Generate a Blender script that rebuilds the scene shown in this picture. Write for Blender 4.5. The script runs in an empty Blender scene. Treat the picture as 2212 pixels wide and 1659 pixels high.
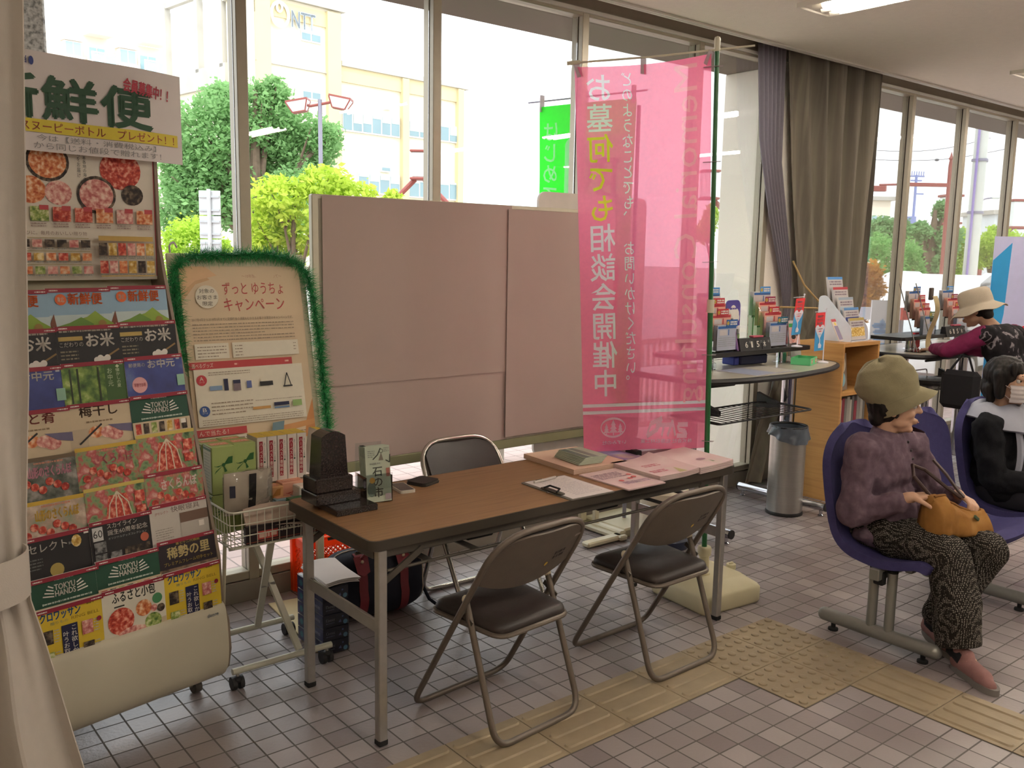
import bpy, bmesh, math, random
from mathutils import Vector, Matrix, noise
PI = math.pi
SC = bpy.context.scene
COL = SC.collection
random.seed(7)

# ------------------------------------------------------------------ camera
CAM = Vector((-2.83717775, -2.34137891, 1.6461955))
FPX, PITCH, ROLL, YAW = 1959.35, 0.144042077, 0.0176677182, 0.682232578
_fw = Vector((math.sin(YAW)*math.cos(PITCH), math.cos(YAW)*math.cos(PITCH), -math.sin(PITCH)))
_rt = Vector((math.cos(YAW), -math.sin(YAW), 0)); _up = _rt.cross(_fw)
_r = math.cos(ROLL)*_rt + math.sin(ROLL)*_up
_u = -math.sin(ROLL)*_rt + math.cos(ROLL)*_up
cam = bpy.data.cameras.new('camera'); camo = bpy.data.objects.new('camera', cam); COL.objects.link(camo)
cam.sensor_width = 36; cam.lens = FPX*36/2212; cam.clip_start = .05; cam.clip_end = 500
camo.matrix_world = Matrix(((_r.x, _u.x, -_fw.x, CAM.x), (_r.y, _u.y, -_fw.y, CAM.y), (_r.z, _u.z, -_fw.z, CAM.z), (0, 0, 0, 1)))
SC.camera = camo

# ------------------------------------------------------------------ sky, sun, exposure
W = bpy.data.worlds.new('sky'); SC.world = W; W.use_nodes = True
_bg = W.node_tree.nodes['Background']; _bg.inputs[0].default_value = (.93, .965, 1, 1); _bg.inputs[1].default_value = 2.0
_s = bpy.data.lights.new('sun', 'SUN'); _s.energy = .9; _s.angle = .02; _s.color = (1, .95, .86)
_so = bpy.data.objects.new('sun', _s); COL.objects.link(_so); _so.location = (-5, -10, 20)
_so.rotation_euler = Vector((.35, .62, -1.0)).to_track_quat('-Z', 'Y').to_euler()
SC.view_settings.view_transform = 'Standard'; SC.view_settings.look = 'None'
SC.view_settings.gamma = 1; SC.view_settings.use_curve_mapping = False
SC.view_settings.exposure = .66
SC.render.film_transparent = False
try:
    SC.cycles.max_bounces = 10; SC.cycles.transparent_max_bounces = 24; SC.cycles.use_denoising = True
    SC.cycles.sample_clamp_indirect = 8
except Exception: pass

# ------------------------------------------------------------------ materials
_M = {}
def lin(c): c /= 255; return c/12.92 if c <= .04045 else ((c+.055)/1.055)**2.4
def rgb(h):
    if isinstance(h, str): h = (int(h[0:2], 16), int(h[2:4], 16), int(h[4:6], 16))
    return tuple(lin(c) for c in h)+(1,)
def mat(name, col=None, rough=.6, metal=0, var=.05, scale=14, bump=0, spec=.4, emit=0, trans=0, stretch=None, bscale=None):
    """principled material whose colour is varied and whose surface is bumped by noise"""
    if name in _M: return _M[name]
    m = bpy.data.materials.new(name); m.use_nodes = True; _M[name] = m
    nt = m.node_tree; N = nt.nodes; L = nt.links; p = N['Principled BSDF']
    c = rgb(col)
    p.inputs['Roughness'].default_value = rough; p.inputs['Metallic'].default_value = metal
    p.inputs['Specular IOR Level'].default_value = spec
    p.inputs['Base Color'].default_value = c
    tc = None
    if var or bump:
        tc = N.new('ShaderNodeTexCoord'); mp = N.new('ShaderNodeMapping'); L.new(tc.outputs['Object'], mp.inputs[0])
        if stretch: mp.inputs['Scale'].default_value = stretch
    if var:
        n = N.new('ShaderNodeTexNoise'); n.inputs['Scale'].default_value = scale; n.inputs['Detail'].default_value = 4
        L.new(mp.outputs[0], n.inputs['Vector'])
        r = N.new('ShaderNodeMix'); r.data_type = 'RGBA'
        r.inputs[6].default_value = tuple(max(0, x*(1-2*var)) for x in c[:3])+(1,)
        r.inputs[7].default_value = tuple(min(1, x*(1+2*var)) for x in c[:3])+(1,)
        L.new(n.outputs['Fac'], r.inputs[0]); L.new(r.outputs[2], p.inputs['Base Color'])
    if bump:
        n2 = N.new('ShaderNodeTexNoise'); n2.inputs['Scale'].default_value = bscale or scale*3; n2.inputs['Detail'].default_value = 5
        L.new(mp.outputs[0], n2.inputs['Vector'])
        b = N.new('ShaderNodeBump'); b.inputs['Strength'].default_value = bump; b.inputs['Distance'].default_value = .01
        L.new(n2.outputs['Fac'], b.inputs['Height']); L.new(b.outputs[0], p.inputs['Normal'])
    if emit:
        p.inputs['Emission Color'].default_value = c; p.inputs['Emission Strength'].default_value = emit
    if trans:   # thin cloth or leaf: part of the light goes through
        t = N.new('ShaderNodeBsdfTranslucent'); t.inputs[0].default_value = c
        mx = N.new('ShaderNodeMixShader'); mx.inputs[0].default_value = trans
        out = N['Material Output']
        L.new(p.outputs[0], mx.inputs[1]); L.new(t.outputs[0], mx.inputs[2]); L.new(mx.outputs[0], out.inputs[0])
    return m
def sheer(name, col, see, trans=.6):
    """woven thin cloth: translucent, and `see` of the light passes between the threads"""
    if name in _M: return _M[name]
    m = bpy.data.materials.new(name); m.use_nodes = True; _M[name] = m
    nt = m.node_tree; N = nt.nodes; L = nt.links; N.remove(N['Principled BSDF']); c = rgb(col)
    d = N.new('ShaderNodeBsdfDiffuse'); t = N.new('ShaderNodeBsdfTranslucent'); tr = N.new('ShaderNodeBsdfTransparent')
    d.inputs[0].default_value = c; t.inputs[0].default_value = c
    tr.inputs[0].default_value = tuple(.5+.5*x for x in c[:3])+(1,)
    a = N.new('ShaderNodeMixShader'); b = N.new('ShaderNodeMixShader')
    a.inputs[0].default_value = trans
    n = N.new('ShaderNodeTexNoise'); n.inputs['Scale'].default_value = 60; tc = N.new('ShaderNodeTexCoord'); L.new(tc.outputs['Object'], n.inputs['Vector'])
    mr = N.new('ShaderNodeMapRange'); mr.inputs[3].default_value = max(0, see-.06); mr.inputs[4].default_value = see+.06; L.new(n.outputs['Fac'], mr.inputs[0])
    L.new(mr.outputs[0], b.inputs[0])
    L.new(d.outputs[0], a.inputs[1]); L.new(t.outputs[0], a.inputs[2]); L.new(a.outputs[0], b.inputs[1]); L.new(tr.outputs[0], b.inputs[2])
    L.new(b.outputs[0], N['Material Output'].inputs[0])
    return m
def glass(name, tint=(1, 1, 1), refl=1.0, rough=.0):
    if name in _M: return _M[name]
    m = bpy.data.materials.new(name); m.use_nodes = True; _M[name] = m
    nt = m.node_tree; N = nt.nodes; L = nt.links; N.remove(N['Principled BSDF'])
    tr = N.new('ShaderNodeBsdfTransparent'); tr.inputs[0].default_value = tuple(tint)+(1,)
    g = N.new('ShaderNodeBsdfGlossy'); g.inputs['Roughness'].default_value = rough
    f = N.new('ShaderNodeFresnel'); f.inputs[0].default_value = 1.45
    mu = N.new('ShaderNodeMath'); mu.operation = 'MULTIPLY'; mu.inputs[1].default_value = refl; L.new(f.outputs[0], mu.inputs[0])
    mx = N.new('ShaderNodeMixShader'); L.new(mu.outputs[0], mx.inputs[0]); L.new(tr.outputs[0], mx.inputs[1]); L.new(g.outputs[0], mx.inputs[2])
    L.new(mx.outputs[0], N['Material Output'].inputs[0])
    return m
def ramp_mat(name, stops, scale=30, rough=.6, kind='noise', bump=0, metal=0, spec=.4, coord='Object', stretch=None, detail=4):
    """colours picked along a noise or cell pattern"""
    if name in _M: return _M[name]
    m = bpy.data.materials.new(name); m.use_nodes = True; _M[name] = m
    nt = m.node_tree; N = nt.nodes; L = nt.links; p = N['Principled BSDF']
    p.inputs['Roughness'].default_value = rough; p.inputs['Metallic'].default_value = metal; p.inputs['Specular IOR Level'].default_value = spec
    tc = N.new('ShaderNodeTexCoord'); mp = N.new('ShaderNodeMapping'); L.new(tc.outputs[coord], mp.inputs[0])
    if stretch: mp.inputs['Scale'].default_value = stretch
    if kind == 'noise':
        n = N.new('ShaderNodeTexNoise'); n.inputs['Scale'].default_value = scale; n.inputs['Detail'].default_value = detail; o = n.outputs['Fac']
    else:
        n = N.new('ShaderNodeTexVoronoi'); n.inputs['Scale'].default_value = scale
        if kind == 'cell':
            sp = N.new('ShaderNodeSeparateColor'); L.new(n.outputs['Color'], sp.inputs[0]); o = sp.outputs[0]
        else: o = n.outputs['Distance']
    L.new(mp.outputs[0], n.inputs['Vector'])
    r = N.new('ShaderNodeValToRGB'); e = r.color_ramp.elements
    while len(e) < len(stops): e.new(.5)
    for el, (pos, c) in zip(e, stops): el.position = pos; el.color = rgb(c)
    L.new(o, r.inputs[0]); L.new(r.outputs[0], p.inputs['Base Color'])
    if bump:
        b = N.new('ShaderNodeBump'); b.inputs['Strength'].default_value = bump; b.inputs['Distance'].default_value = .01
        L.new(o, b.inputs['Height']); L.new(b.outputs[0], p.inputs['Normal'])
    return m
def ink(h): return mat('ink_'+h, h, rough=.55, var=.03, scale=40)

# ------------------------------------------------------------------ mesh building
class MB:
    """collects shapes, then links them as ONE mesh object"""
    def __init__(s): s.v = []; s.f = []; s.m = []; s.sm = []; s.mats = []; s.M = Matrix(); s.z = 0
    def mi(s, m):
        if m not in s.mats: s.mats.append(m)
        return s.mats.index(m)
    def add(s, vs, fs, m, smooth=False):
        o = len(s.v); i = s.mi(m); M = s.M
        s.v.extend(M @ Vector(p) for p in vs)
        for f in fs: s.f.append([o+k for k in f]); s.m.append(i); s.sm.append(smooth)
    def box(s, c, d, m, ch=0, R=None):
        """box of size d centred on c, edges chamfered by ch"""
        hx, hy, hz = d[0]/2, d[1]/2, d[2]/2
        ch = min(ch, hx*.9, hy*.9, hz*.9)
        c = Vector(c); R = R or Matrix.Identity(3)
        if ch <= 0:
            vs = [c+R@Vector((x*hx, y*hy, z*hz)) for x in (-1, 1) for y in (-1, 1) for z in (-1, 1)]
            s.add(vs, [(0, 1, 3, 2), (4, 6, 7, 5), (0, 4, 5, 1), (2, 3, 7, 6), (0, 2, 6, 4), (1, 5, 7, 3)], m); return
        vs = []; idx = {}
        for x in (-1, 1):
            for y in (-1, 1):
                for z in (-1, 1):
                    for a in range(3):
                        k = [hx, hy, hz]; k = [k[j]-(0 if j == a else ch) for j in range(3)]
                        idx[x, y, z, a] = len(vs); vs.append(c+R@Vector((x*k[0], y*k[1], z*k[2])))
        fs = []
        for a in range(3):
            b, e = (a+1) % 3, (a+2) % 3
            for t in (-1, 1):
                q = []
                for (p1, p2) in ((-1, -1), (1, -1), (1, 1), (-1, 1)):
                    k = [0, 0, 0]; k[a] = t; k[b] = p1; k[e] = p2; q.append(idx[k[0], k[1], k[2], a])
                fs.append(q if t > 0 else q[::-1])
            for p1 in (-1, 1):
                for p2 in (-1, 1):
                    q = []
                    for (t, ax) in ((-1, b), (1, b), (1, e), (-1, e)):
                        k = [0, 0, 0]; k[a] = t; k[b] = p1; k[e] = p2; q.append(idx[k[0], k[1], k[2], ax])
                    fs.append(q)
        for x in (-1, 1):
            for y in (-1, 1):
                for z in (-1, 1): fs.append([idx[x, y, z, a] for a in range(3)])
        s.add(vs, fs, m)
    def tube(s, pts, r, m, n=10, closed=False, flat=None, caps=True):
        """round tube along pts; r a number or a list; flat=(w,h) makes a rectangular bar instead"""
        P = [Vector(p) for p in pts]; k = len(P)
        T = []
        for i in range(k):
            a = P[(i-1) % k] if (closed or i > 0) else P[i]; b = P[(i+1) % k] if (closed or i < k-1) else P[i]
            t = (b-a); T.append(t.normalized() if t.length > 1e-9 else Vector((0, 0, 1)))
        up = Vector((0, 0, 1)) if abs(T[0].z) < .9 else Vector((0, 1, 0))
        nx = T[0].cross(up).normalized(); vs = []; fs = []
        for i in range(k):
            nx = (nx-T[i]*nx.dot(T[i])).normalized(); ny = T[i].cross(nx)
            ri = r[i] if isinstance(r, (list, tuple)) else r
            if flat:
                for (a, b) in ((-1, -1), (1, -1), (1, 1), (-1, 1)): vs.append(P[i]+nx*a*flat[0]/2+ny*b*flat[1]/2)
            else:
                for j in range(n):
                    a = 2*PI*j/n; vs.append(P[i]+nx*math.cos(a)*ri+ny*math.sin(a)*ri)
        n = 4 if flat else n
        for i in range(k if closed else k-1):
            i2 = (i+1) % k
            for j in range(n): fs.append((i*n+j, i*n+(j+1) % n, i2*n+(j+1) % n, i2*n+j))
        if caps and not closed: fs.append(tuple(range(n))[::-1]); fs.append(tuple((k-1)*n+j for j in range(n)))
        s.add(vs, fs, m, not flat)
    def cyl(s, a, b, r, m, n=16, r2=None): s.tube([a, b], [r, r if r2 is None else r2], m, n)
    def lathe(s, prof, m, c=(0, 0, 0), n=24, sx=1, sy=1):
        c = Vector(c); vs = []; fs = []; k = len(prof)
        for (r, z) in prof:
            for j in range(n): a = 2*PI*j/n; vs.append(c+Vector((r*sx*math.cos(a), r*sy*math.sin(a), z)))
        for i in range(k-1):
            for j in range(n): fs.append((i*n+j, i*n+(j+1) % n, (i+1)*n+(j+1) % n, (i+1)*n+j))
        if prof[0][0] > 1e-6: fs.append(tuple(range(n))[::-1])
        if prof[-1][0] > 1e-6: fs.append(tuple((k-1)*n+j for j in range(n)))
        s.add(vs, fs, m, True)
    def ball(s, c, r, m, n=12):
        r = (r, r, r) if not isinstance(r, (tuple, list)) else r
        prof = [(max(1e-7, math.sin(PI*i/n)), -math.cos(PI*i/n)) for i in range(n+1)]
        c = Vector(c); vs = []; fs = []; q = n*2
        for (a, z) in prof:
            for j in range(q): t = 2*PI*j/q; vs.append(c+Vector((a*math.cos(t)*r[0], a*math.sin(t)*r[1], z*r[2])))
        for i in range(n):
            for j in range(q): fs.append((i*q+j, i*q+(j+1) % q, (i+1)*q+(j+1) % q, (i+1)*q+j))
        s.add(vs, fs, m, True)
    def prism(s, poly, h, m, M=None, smooth=False):
        """polygon in XY pulled up by h along Z, placed by M"""
        k = len(poly); vs = [Vector((x, y, 0)) for x, y in poly]+[Vector((x, y, h)) for x, y in poly]
        if M: vs = [M@p for p in vs]
        s.add(vs, [tuple(range(k))[::-1], tuple(range(k, 2*k))], m)
        s.add(vs, [(i, (i+1) % k, k+(i+1) % k, k+i) for i in range(k)], m, smooth)
    def sheet(s, fn, nu, nv, t, m, smooth=True, m2=None):
        """a sheet of thickness t over fn(u,v)->point, u,v in 0..1; m2 colours the far side"""
        G = [[Vector(fn(i/nu, j/nv)) for j in range(nv+1)] for i in range(nu+1)]
        vs = []
        for sg in (1, -1):
            for i in range(nu+1):
                for j in range(nv+1):
                    du = G[min(i+1, nu)][j]-G[max(i-1, 0)][j]; dv = G[i][min(j+1, nv)]-G[i][max(j-1, 0)]
                    nn = du.cross(dv); nn = nn.normalized() if nn.length > 1e-12 else Vector((0, 0, 1))
                    vs.append(G[i][j]+nn*sg*t/2)
        o = (nu+1)*(nv+1); I = lambda i, j: i*(nv+1)+j
        top = []; bot = []; sd = []
        for i in range(nu):
            for j in range(nv):
                q = (I(i, j), I(i+1, j), I(i+1, j+1), I(i, j+1)); top.append(q); bot.append(tuple(o+k for k in q[::-1]))
        for i in range(nu):
            for j in (0, nv):
                q = (I(i, j), I(i+1, j), o+I(i+1, j), o+I(i, j)); sd.append(q if j else q[::-1])
        for j in range(nv):
            for i in (0, nu):
                q = (I(i, j), I(i, j+1), o+I(i, j+1), o+I(i, j)); sd.append(q[::-1] if i else q)
        b = len(s.v); s.v.extend(s.M@p for p in vs)
        for fs, mm, k in ((top, m, smooth), (bot, m2 or m, smooth), (sd, m, False)):
            i = s.mi(mm)
            for f in fs: s.f.append([b+q for q in f]); s.m.append(i); s.sm.append(k)
    # flat print on a face: local XY of s.M, each layer a little above the one before
    def lay(s): s.z += .00035; return s.z
    def poly(s, pts, m):
        z = s.lay(); s.add([(x, y, z) for x, y in pts], [tuple(range(len(pts)))], m)
    def rect(s, x0, y0, x1, y1, m): s.poly([(x0, y0), (x1, y0), (x1, y1), (x0, y1)], m)
    def disc(s, x, y, r, m, n=20, ry=None, star=0):
        ry = ry or r
        s.poly([(x+math.cos(2*PI*i/n)*r*(1+star*(i % 2)), y+math.sin(2*PI*i/n)*ry*(1+star*(i % 2))) for i in range(n)], m)
    def ring(s, x, y, r, w, m, n=28, ry=None):
        z = s.lay(); ry = ry or r; vs = []
        for k in (0, 1):
            for i in range(n): a = 2*PI*i/n; vs.append((x+math.cos(a)*(r-k*w), y+math.sin(a)*(ry-k*w), z))
        s.add(vs, [(i, (i+1) % n, n+(i+1) % n, n+i) for i in range(n)], m)
    def line(s, pts, w, m):
        for a, b in zip(pts, pts[1:]):
            d = Vector((b[0]-a[0], b[1]-a[1])); L = d.length or 1; n = (-d.y/L*w/2, d.x/L*w/2)
            s.poly([(a[0]-n[0], a[1]-n[1]), (b[0]-n[0], b[1]-n[1]), (b[0]+n[0], b[1]+n[1]), (a[0]+n[0], a[1]+n[1])], m); s.z -= .0003
        s.z += .0003
    def txt(s, t, x0, y0, x1, y1, m, bold=0, rot=0, flip=False):
        """t fitted into the rectangle; rot turns it (degrees), flip mirrors it left to right"""
        V, F = glyphs(t)
        xs = [p[0] for p in V]; ys = [p[1] for p in V]; a, b, c, d = min(xs), max(xs), min(ys), max(ys)
        w, h = (x1-x0), (y1-y0); cx, cy = (x0+x1)/2, (y0+y1)/2
        if rot in (90, -90): w, h = h, w
        z = s.lay(); R = math.radians(rot); cr, sr = math.cos(R), math.sin(R); e = bold*h
        for (ex, ey) in ((0, 0), (e, 0), (-e, 0), (0, e), (0, -e))[:5 if bold else 1]:
            vs = []
            for (x, y) in V:
                X = ((x-a)/(b-a)-.5)*w+ex if b > a else 0; Y = ((y-c)/(d-c)-.5)*h+ey if d > c else 0
                X, Y = X*cr-Y*sr, X*sr+Y*cr
                vs.append((cx+(-X if flip else X), cy+Y, z))
            s.add(vs, F, m)
    def vtxt(s, t, x0, y0, x1, y1, m, bold=0, flip=False):
        """t written downwards from y1 to y0 in a column x0..x1"""
        k = len(t); h = (y1-y0)/k; w = x1-x0; z = s.lay(); cx = (x0+x1)/2
        for i, ch in enumerate(t):
            if ch in ' \u3000': continue
            V, F = glyphs(ch, min(bold, .012)); vs = []; top = y1-i*h
            for (x, y) in V:
                X, Y = x-.5, y+.12-.5
                if ch in 'ー～〜': X, Y = Y, -X
                if ch in '、。': X += .6; Y += .6
                vs.append((cx+(-X if flip else X)*w, top-h/2+Y*h, z))
            s.add(vs, F, m)
    def greek(s, x0, y0, x1, y1, rows, m, fill=.55, seed=1):
        """rows of print too small to read"""
        R = random.Random(seed); h = (y1-y0)/rows; z = s.lay(); vs = []; fs = []
        for i in range(rows):
            y = y1-(i+.5)*h; x = x0; end = x1-(R.random()*.3*(x1-x0) if i % 4 == 3 else 0)
            while x < end:
                w = min((.25+R.random()*1.2)*h, end-x); hh = h*fill/2*(.75+.4*R.random()); o = len(vs)
                vs += [(x, y-hh, z), (x+w, y-hh, z), (x+w, y+hh, z), (x, y+hh, z)]; fs.append((o, o+1, o+2, o+3)); x += w+h*(.12+.2*R.random())
        if fs: s.add(vs, fs, m)
    def build(s, name, parent=None, loc=None, rz=0, label=None, cat=None, group=None, kind=None, angle=38, recalc=True, rot=None):
        me = bpy.data.meshes.new(name); me.from_pydata(s.v, [], s.f)
        for m in s.mats: me.materials.append(m)
        me.polygons.foreach_set('material_index', s.m); me.polygons.foreach_set('use_smooth', s.sm)
        if recalc and len(s.f) < 60000:
            bm = bmesh.new(); bm.from_mesh(me); bmesh.ops.recalc_face_normals(bm, faces=bm.faces); bm.to_mesh(me); bm.free()
        if any(s.sm): me.set_sharp_from_angle(angle=math.radians(angle))
        me.update()
        o = bpy.data.objects.new(name, me); COL.objects.link(o)
        if loc is not None: o.location = loc
        if rz: o.rotation_euler = (0, 0, rz)
        if rot: o.rotation_euler = rot
        if parent: o.parent = parent
        return tag(o, label, cat, group, kind)
_G = {}
def glyphs(t, bold=0):
    k = (t, bold)
    if k not in _G:
        cu = bpy.data.curves.new('glyphs', 'FONT'); cu.body = t; cu.resolution_u = 2; cu.offset = bold
        o = bpy.data.objects.new('glyphs', cu); COL.objects.link(o)
        me = bpy.data.meshes.new_from_object(o.evaluated_get(bpy.context.evaluated_depsgraph_get()))
        _G[k] = ([(v.co.x, v.co.y) for v in me.vertices], [tuple(p.vertices) for p in me.polygons])
        bpy.data.objects.remove(o); bpy.data.curves.remove(cu); bpy.data.meshes.remove(me)
    return _G[k]
def tag(o, label=None, cat=None, group=None, kind=None):
    if label: o['label'] = label
    if cat: o['category'] = cat
    if group: o['group'] = group
    if kind: o['kind'] = kind
    return o
def thing(name, label, cat, loc=(0, 0, 0), rz=0, group=None):
    o = bpy.data.objects.new(name, None); COL.objects.link(o); o.location = loc; o.rotation_euler = (0, 0, rz); o.empty_display_size = .1
    return tag(o, label, cat, group)
def copy_thing(o, loc, rz=0, label=None, group=None):
    def cp(a, par):
        c = a.copy(); COL.objects.link(c)
        if par: c.parent = par
        for ch in list(a.children): cp(ch, c)
        return c
    c = cp(o, None); c.location = loc; c.rotation_euler = (0, 0, rz)
    return tag(c, label, None, group)
def frame(o, x, y, n=None):
    """matrix that puts local XY onto the plane through o spanned by x and y"""
    x = Vector(x).normalized(); y = Vector(y).normalized(); n = x.cross(y).normalized(); o = Vector(o)
    return Matrix(((x.x, y.x, n.x, o.x), (x.y, y.y, n.y, o.y), (x.z, y.z, n.z, o.z), (0, 0, 0, 1)))
def fillet(pts, r, n=5, closed=False):
    """round the corners of a polyline"""
    P = [Vector(p) for p in pts]; out = []; k = len(P)
    for i in range(k):
        if not closed and i in (0, k-1): out.append(P[i]); continue
        a, b, c = P[(i-1) % k], P[i], P[(i+1) % k]; ri = r[i] if isinstance(r, (list, tuple)) else r
        d1 = (a-b); d2 = (c-b); l = min(ri, d1.length*.48, d2.length*.48); p = b+d1.normalized()*l; q = b+d2.normalized()*l
        for j in range(n+1):
            t = j/n; out.append((1-t)**2*p+2*t*(1-t)*b+t*t*q)
    return out
def rrect(w, h, r, n=5, cx=0, cy=0):
    out = []
    for (sx, sy, a0) in ((1, 1, 0), (-1, 1, 90), (-1, -1, 180), (1, -1, 270)):
        for j in range(n+1):
            a = math.radians(a0+90*j/n); out.append((cx+sx*(w/2-r)+r*math.cos(a), cy+sy*(h/2-r)+r*math.sin(a)))
    return out
def RX(a): return Matrix.Rotation(a, 3, 'X')
def RY(a): return Matrix.Rotation(a, 3, 'Y')
def RZ(a): return Matrix.Rotation(a, 3, 'Z')
# ------------------------------------------------------------------ room shell
def struct(mb, name, **k): return mb.build(name, kind='structure', **k)
def tile_mat(name, c1, c2, grout, size=.1, mortar=.0032, rough=.36, bump=.5):
    m = bpy.data.materials.new(name); m.use_nodes = True; _M[name] = m
    nt = m.node_tree; N = nt.nodes; L = nt.links; p = N['Principled BSDF']
    tc = N.new('ShaderNodeTexCoord'); b = N.new('ShaderNodeTexBrick'); L.new(tc.outputs['Object'], b.inputs['Vector'])
    b.offset = 0; b.inputs['Scale'].default_value = 1; b.inputs['Brick Width'].default_value = size; b.inputs['Row Height'].default_value = size
    b.inputs['Mortar Size'].default_value = mortar; b.inputs['Mortar Smooth'].default_value = .15; b.inputs['Bias'].default_value = -.1
    b.inputs['Color1'].default_value = rgb(c1); b.inputs['Color2'].default_value = rgb(c2); b.inputs['Mortar'].default_value = rgb(grout)
    n = N.new('ShaderNodeTexNoise'); n.inputs['Scale'].default_value = 1.3; n.inputs['Detail'].default_value = 3; L.new(tc.outputs['Object'], n.inputs['Vector'])
    mr = N.new('ShaderNodeMapRange'); mr.inputs[1].default_value = .3; mr.inputs[2].default_value = .7; mr.inputs[3].default_value = .85; mr.inputs[4].default_value = 1.12; L.new(n.outputs['Fac'], mr.inputs[0])
    mu = N.new('ShaderNodeMix'); mu.data_type = 'RGBA'; mu.blend_type = 'MULTIPLY'; mu.inputs[0].default_value = 1
    L.new(b.outputs['Color'], mu.inputs[6]); L.new(mr.outputs[0], mu.inputs[7]); L.new(mu.outputs[2], p.inputs['Base Color'])
    n2 = N.new('ShaderNodeTexNoise'); n2.inputs['Scale'].default_value = 75; n2.inputs['Detail'].default_value = 3; L.new(tc.outputs['Object'], n2.inputs['Vector'])
    s1 = N.new('ShaderNodeMath'); s1.operation = 'MULTIPLY'; s1.inputs[1].default_value = .5; L.new(n2.outputs['Fac'], s1.inputs[0])
    s2 = N.new('ShaderNodeMath'); s2.operation = 'SUBTRACT'; L.new(s1.outputs[0], s2.inputs[0]); L.new(b.outputs['Fac'], s2.inputs[1])
    bp = N.new('ShaderNodeBump'); bp.inputs['Strength'].default_value = bump; bp.inputs['Distance'].default_value = .004
    L.new(s2.outputs[0], bp.inputs['Height']); L.new(bp.outputs[0], p.inputs['Normal'])
    r2 = N.new('ShaderNodeMapRange'); r2.inputs[3].default_value = rough; r2.inputs[4].default_value = .85; L.new(b.outputs['Fac'], r2.inputs[0]); L.new(r2.outputs[0], p.inputs['Roughness'])
    p.inputs['Specular IOR Level'].default_value = .5
    return m
FLOOR = tile_mat('floor_tiles', '9c9290', '776b6b', '5f5955')
b = MB(); b.box((2.5, -3.7, -.1), (16, 10.9, .2), FLOOR); struct(b, 'floor')
CEIL = mat('ceiling_plaster', 'f3ece0', .9, var=.02, scale=30, bump=.25, bscale=120, spec=.1)
TRIM = mat('white_trim', 'd9d6cc', .5, var=.02)
BOXM = mat('curtain_recess', 'b3a999', .8, var=.04)
b = MB(); b.box((2.5, -3.85, 3.2), (16, 10.6, .3), CEIL); struct(b, 'ceiling')
b = MB(); b.box((2.5, 1.465, 3.06), (16, .02, .05), TRIM); b.box((2.5, 1.452, 3.043), (16, .03, .012), TRIM); struct(b, 'trim_1')
b = MB(); b.box((2.5, 1.62, 3.165), (16, .32, .08), BOXM); b.box((2.5, 1.66, 3.07), (16, .06, .16), BOXM); struct(b, 'trim_2')
WALL = mat('wall_plaster', 'd8cdbd', .9, var=.03, bump=.15, bscale=90)
for nm, c, d in (('wall_left', (-4.6, -3.7, 1.6), (.2, 11, 3.4)), ('wall_right', (10.4, -3.7, 1.6), (.2, 11, 3.4)), ('wall_back', (2.5, -9.0, 1.6), (16, .2, 3.4)), ('wall_front', (-3.42, 1.7, 1.6), (2.25, .2, 3.4))):
    b = MB(); b.box(c, d, WALL); struct(b, nm)
# kerb under the windows
KERB = mat('kerb_stone', '8b8378', .7, var=.1, scale=9, bump=.1)
b = MB(); b.box((-.15, 1.70, .045), (6.0, .2, .11), KERB, .004); b.box((6.6, 1.70, .045), (5.6, .2, .11), KERB, .004); struct(b, 'baseboard_front')
ALU = mat('aluminium_frame', 'a79e8d', .42, .45, var=.03, scale=30)
ALUD = mat('frame_gasket', '3d3733', .7, var=.05)
PANE = glass('window_glass', (.985, .995, .99), .55)
MUL = [-2.25, -1.205, -.180, .836, 1.855, 2.62, 3.72, 4.565, 5.508, 6.53, 7.55, 8.57, 9.4]
for i, x in enumerate(MUL):
    b = MB(); b.box((x+.025, 1.617, 1.56), (.05, .034, 2.92), ALU, .002); b.box((x+.025, 1.639, 1.56), (.034, .012, 2.92), ALUD); b.box((x+.025, 1.667, 1.56), (.05, .046, 2.92), ALU, .002)
    struct(b, 'trim_%d' % (i+3))
    if i and i != 6:
        x0 = MUL[i-1]+.05; w = x-x0
        b = MB()
        b.box((x0+w/2, 1.64, .125), (w, .08, .04), ALU, .003); b.box((x0+w/2, 1.64, 3.0), (w, .08, .045), ALU, .003)
        o = struct(b, 'window_%d' % i)
        g = MB(); g.box((x0+w/2, 1.645, 1.56), (w, .006, 2.84), PANE); g.build('pane', o)
b = MB(); b.box((2.5, 1.60, 3.005), (13.6, .03, .02), TRIM); struct(b, 'trim_20')
# pillar between the two window runs (behind the curtains) and the pillar outside it
CREAM = mat('cream_render', 'faf2e6', .9, var=.02, scale=20, bump=.25, bscale=130)
b = MB(); b.box((3.2, 1.665, 1.6), (1.06, .11, 3.0), CREAM); struct(b, 'wall_pillar')
b = MB(); b.box((3.5, 2.01, 1.4), (1.10, .50, 3.25), CREAM, .01); struct(b, 'wall_outside')
STONE = ramp_mat('speckled_stone', [(.35, '8d8a88'), (.5, 'd6d2cf'), (.65, 'f4f0ee')], 60, .6)
b = MB(); b.box((-2.35, 2.2, 1.4), (.9, .7, 3.25), STONE, .01); struct(b, 'wall_outside_left')
# eaves over the windows
EAVE = mat('eaves_concrete', '6d635a', .9, var=.06, scale=4)
b = MB(); b.box((2.5, 2.0, 3.14), (18, .5, .24), EAVE); struct(b, 'roof_eaves')
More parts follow.
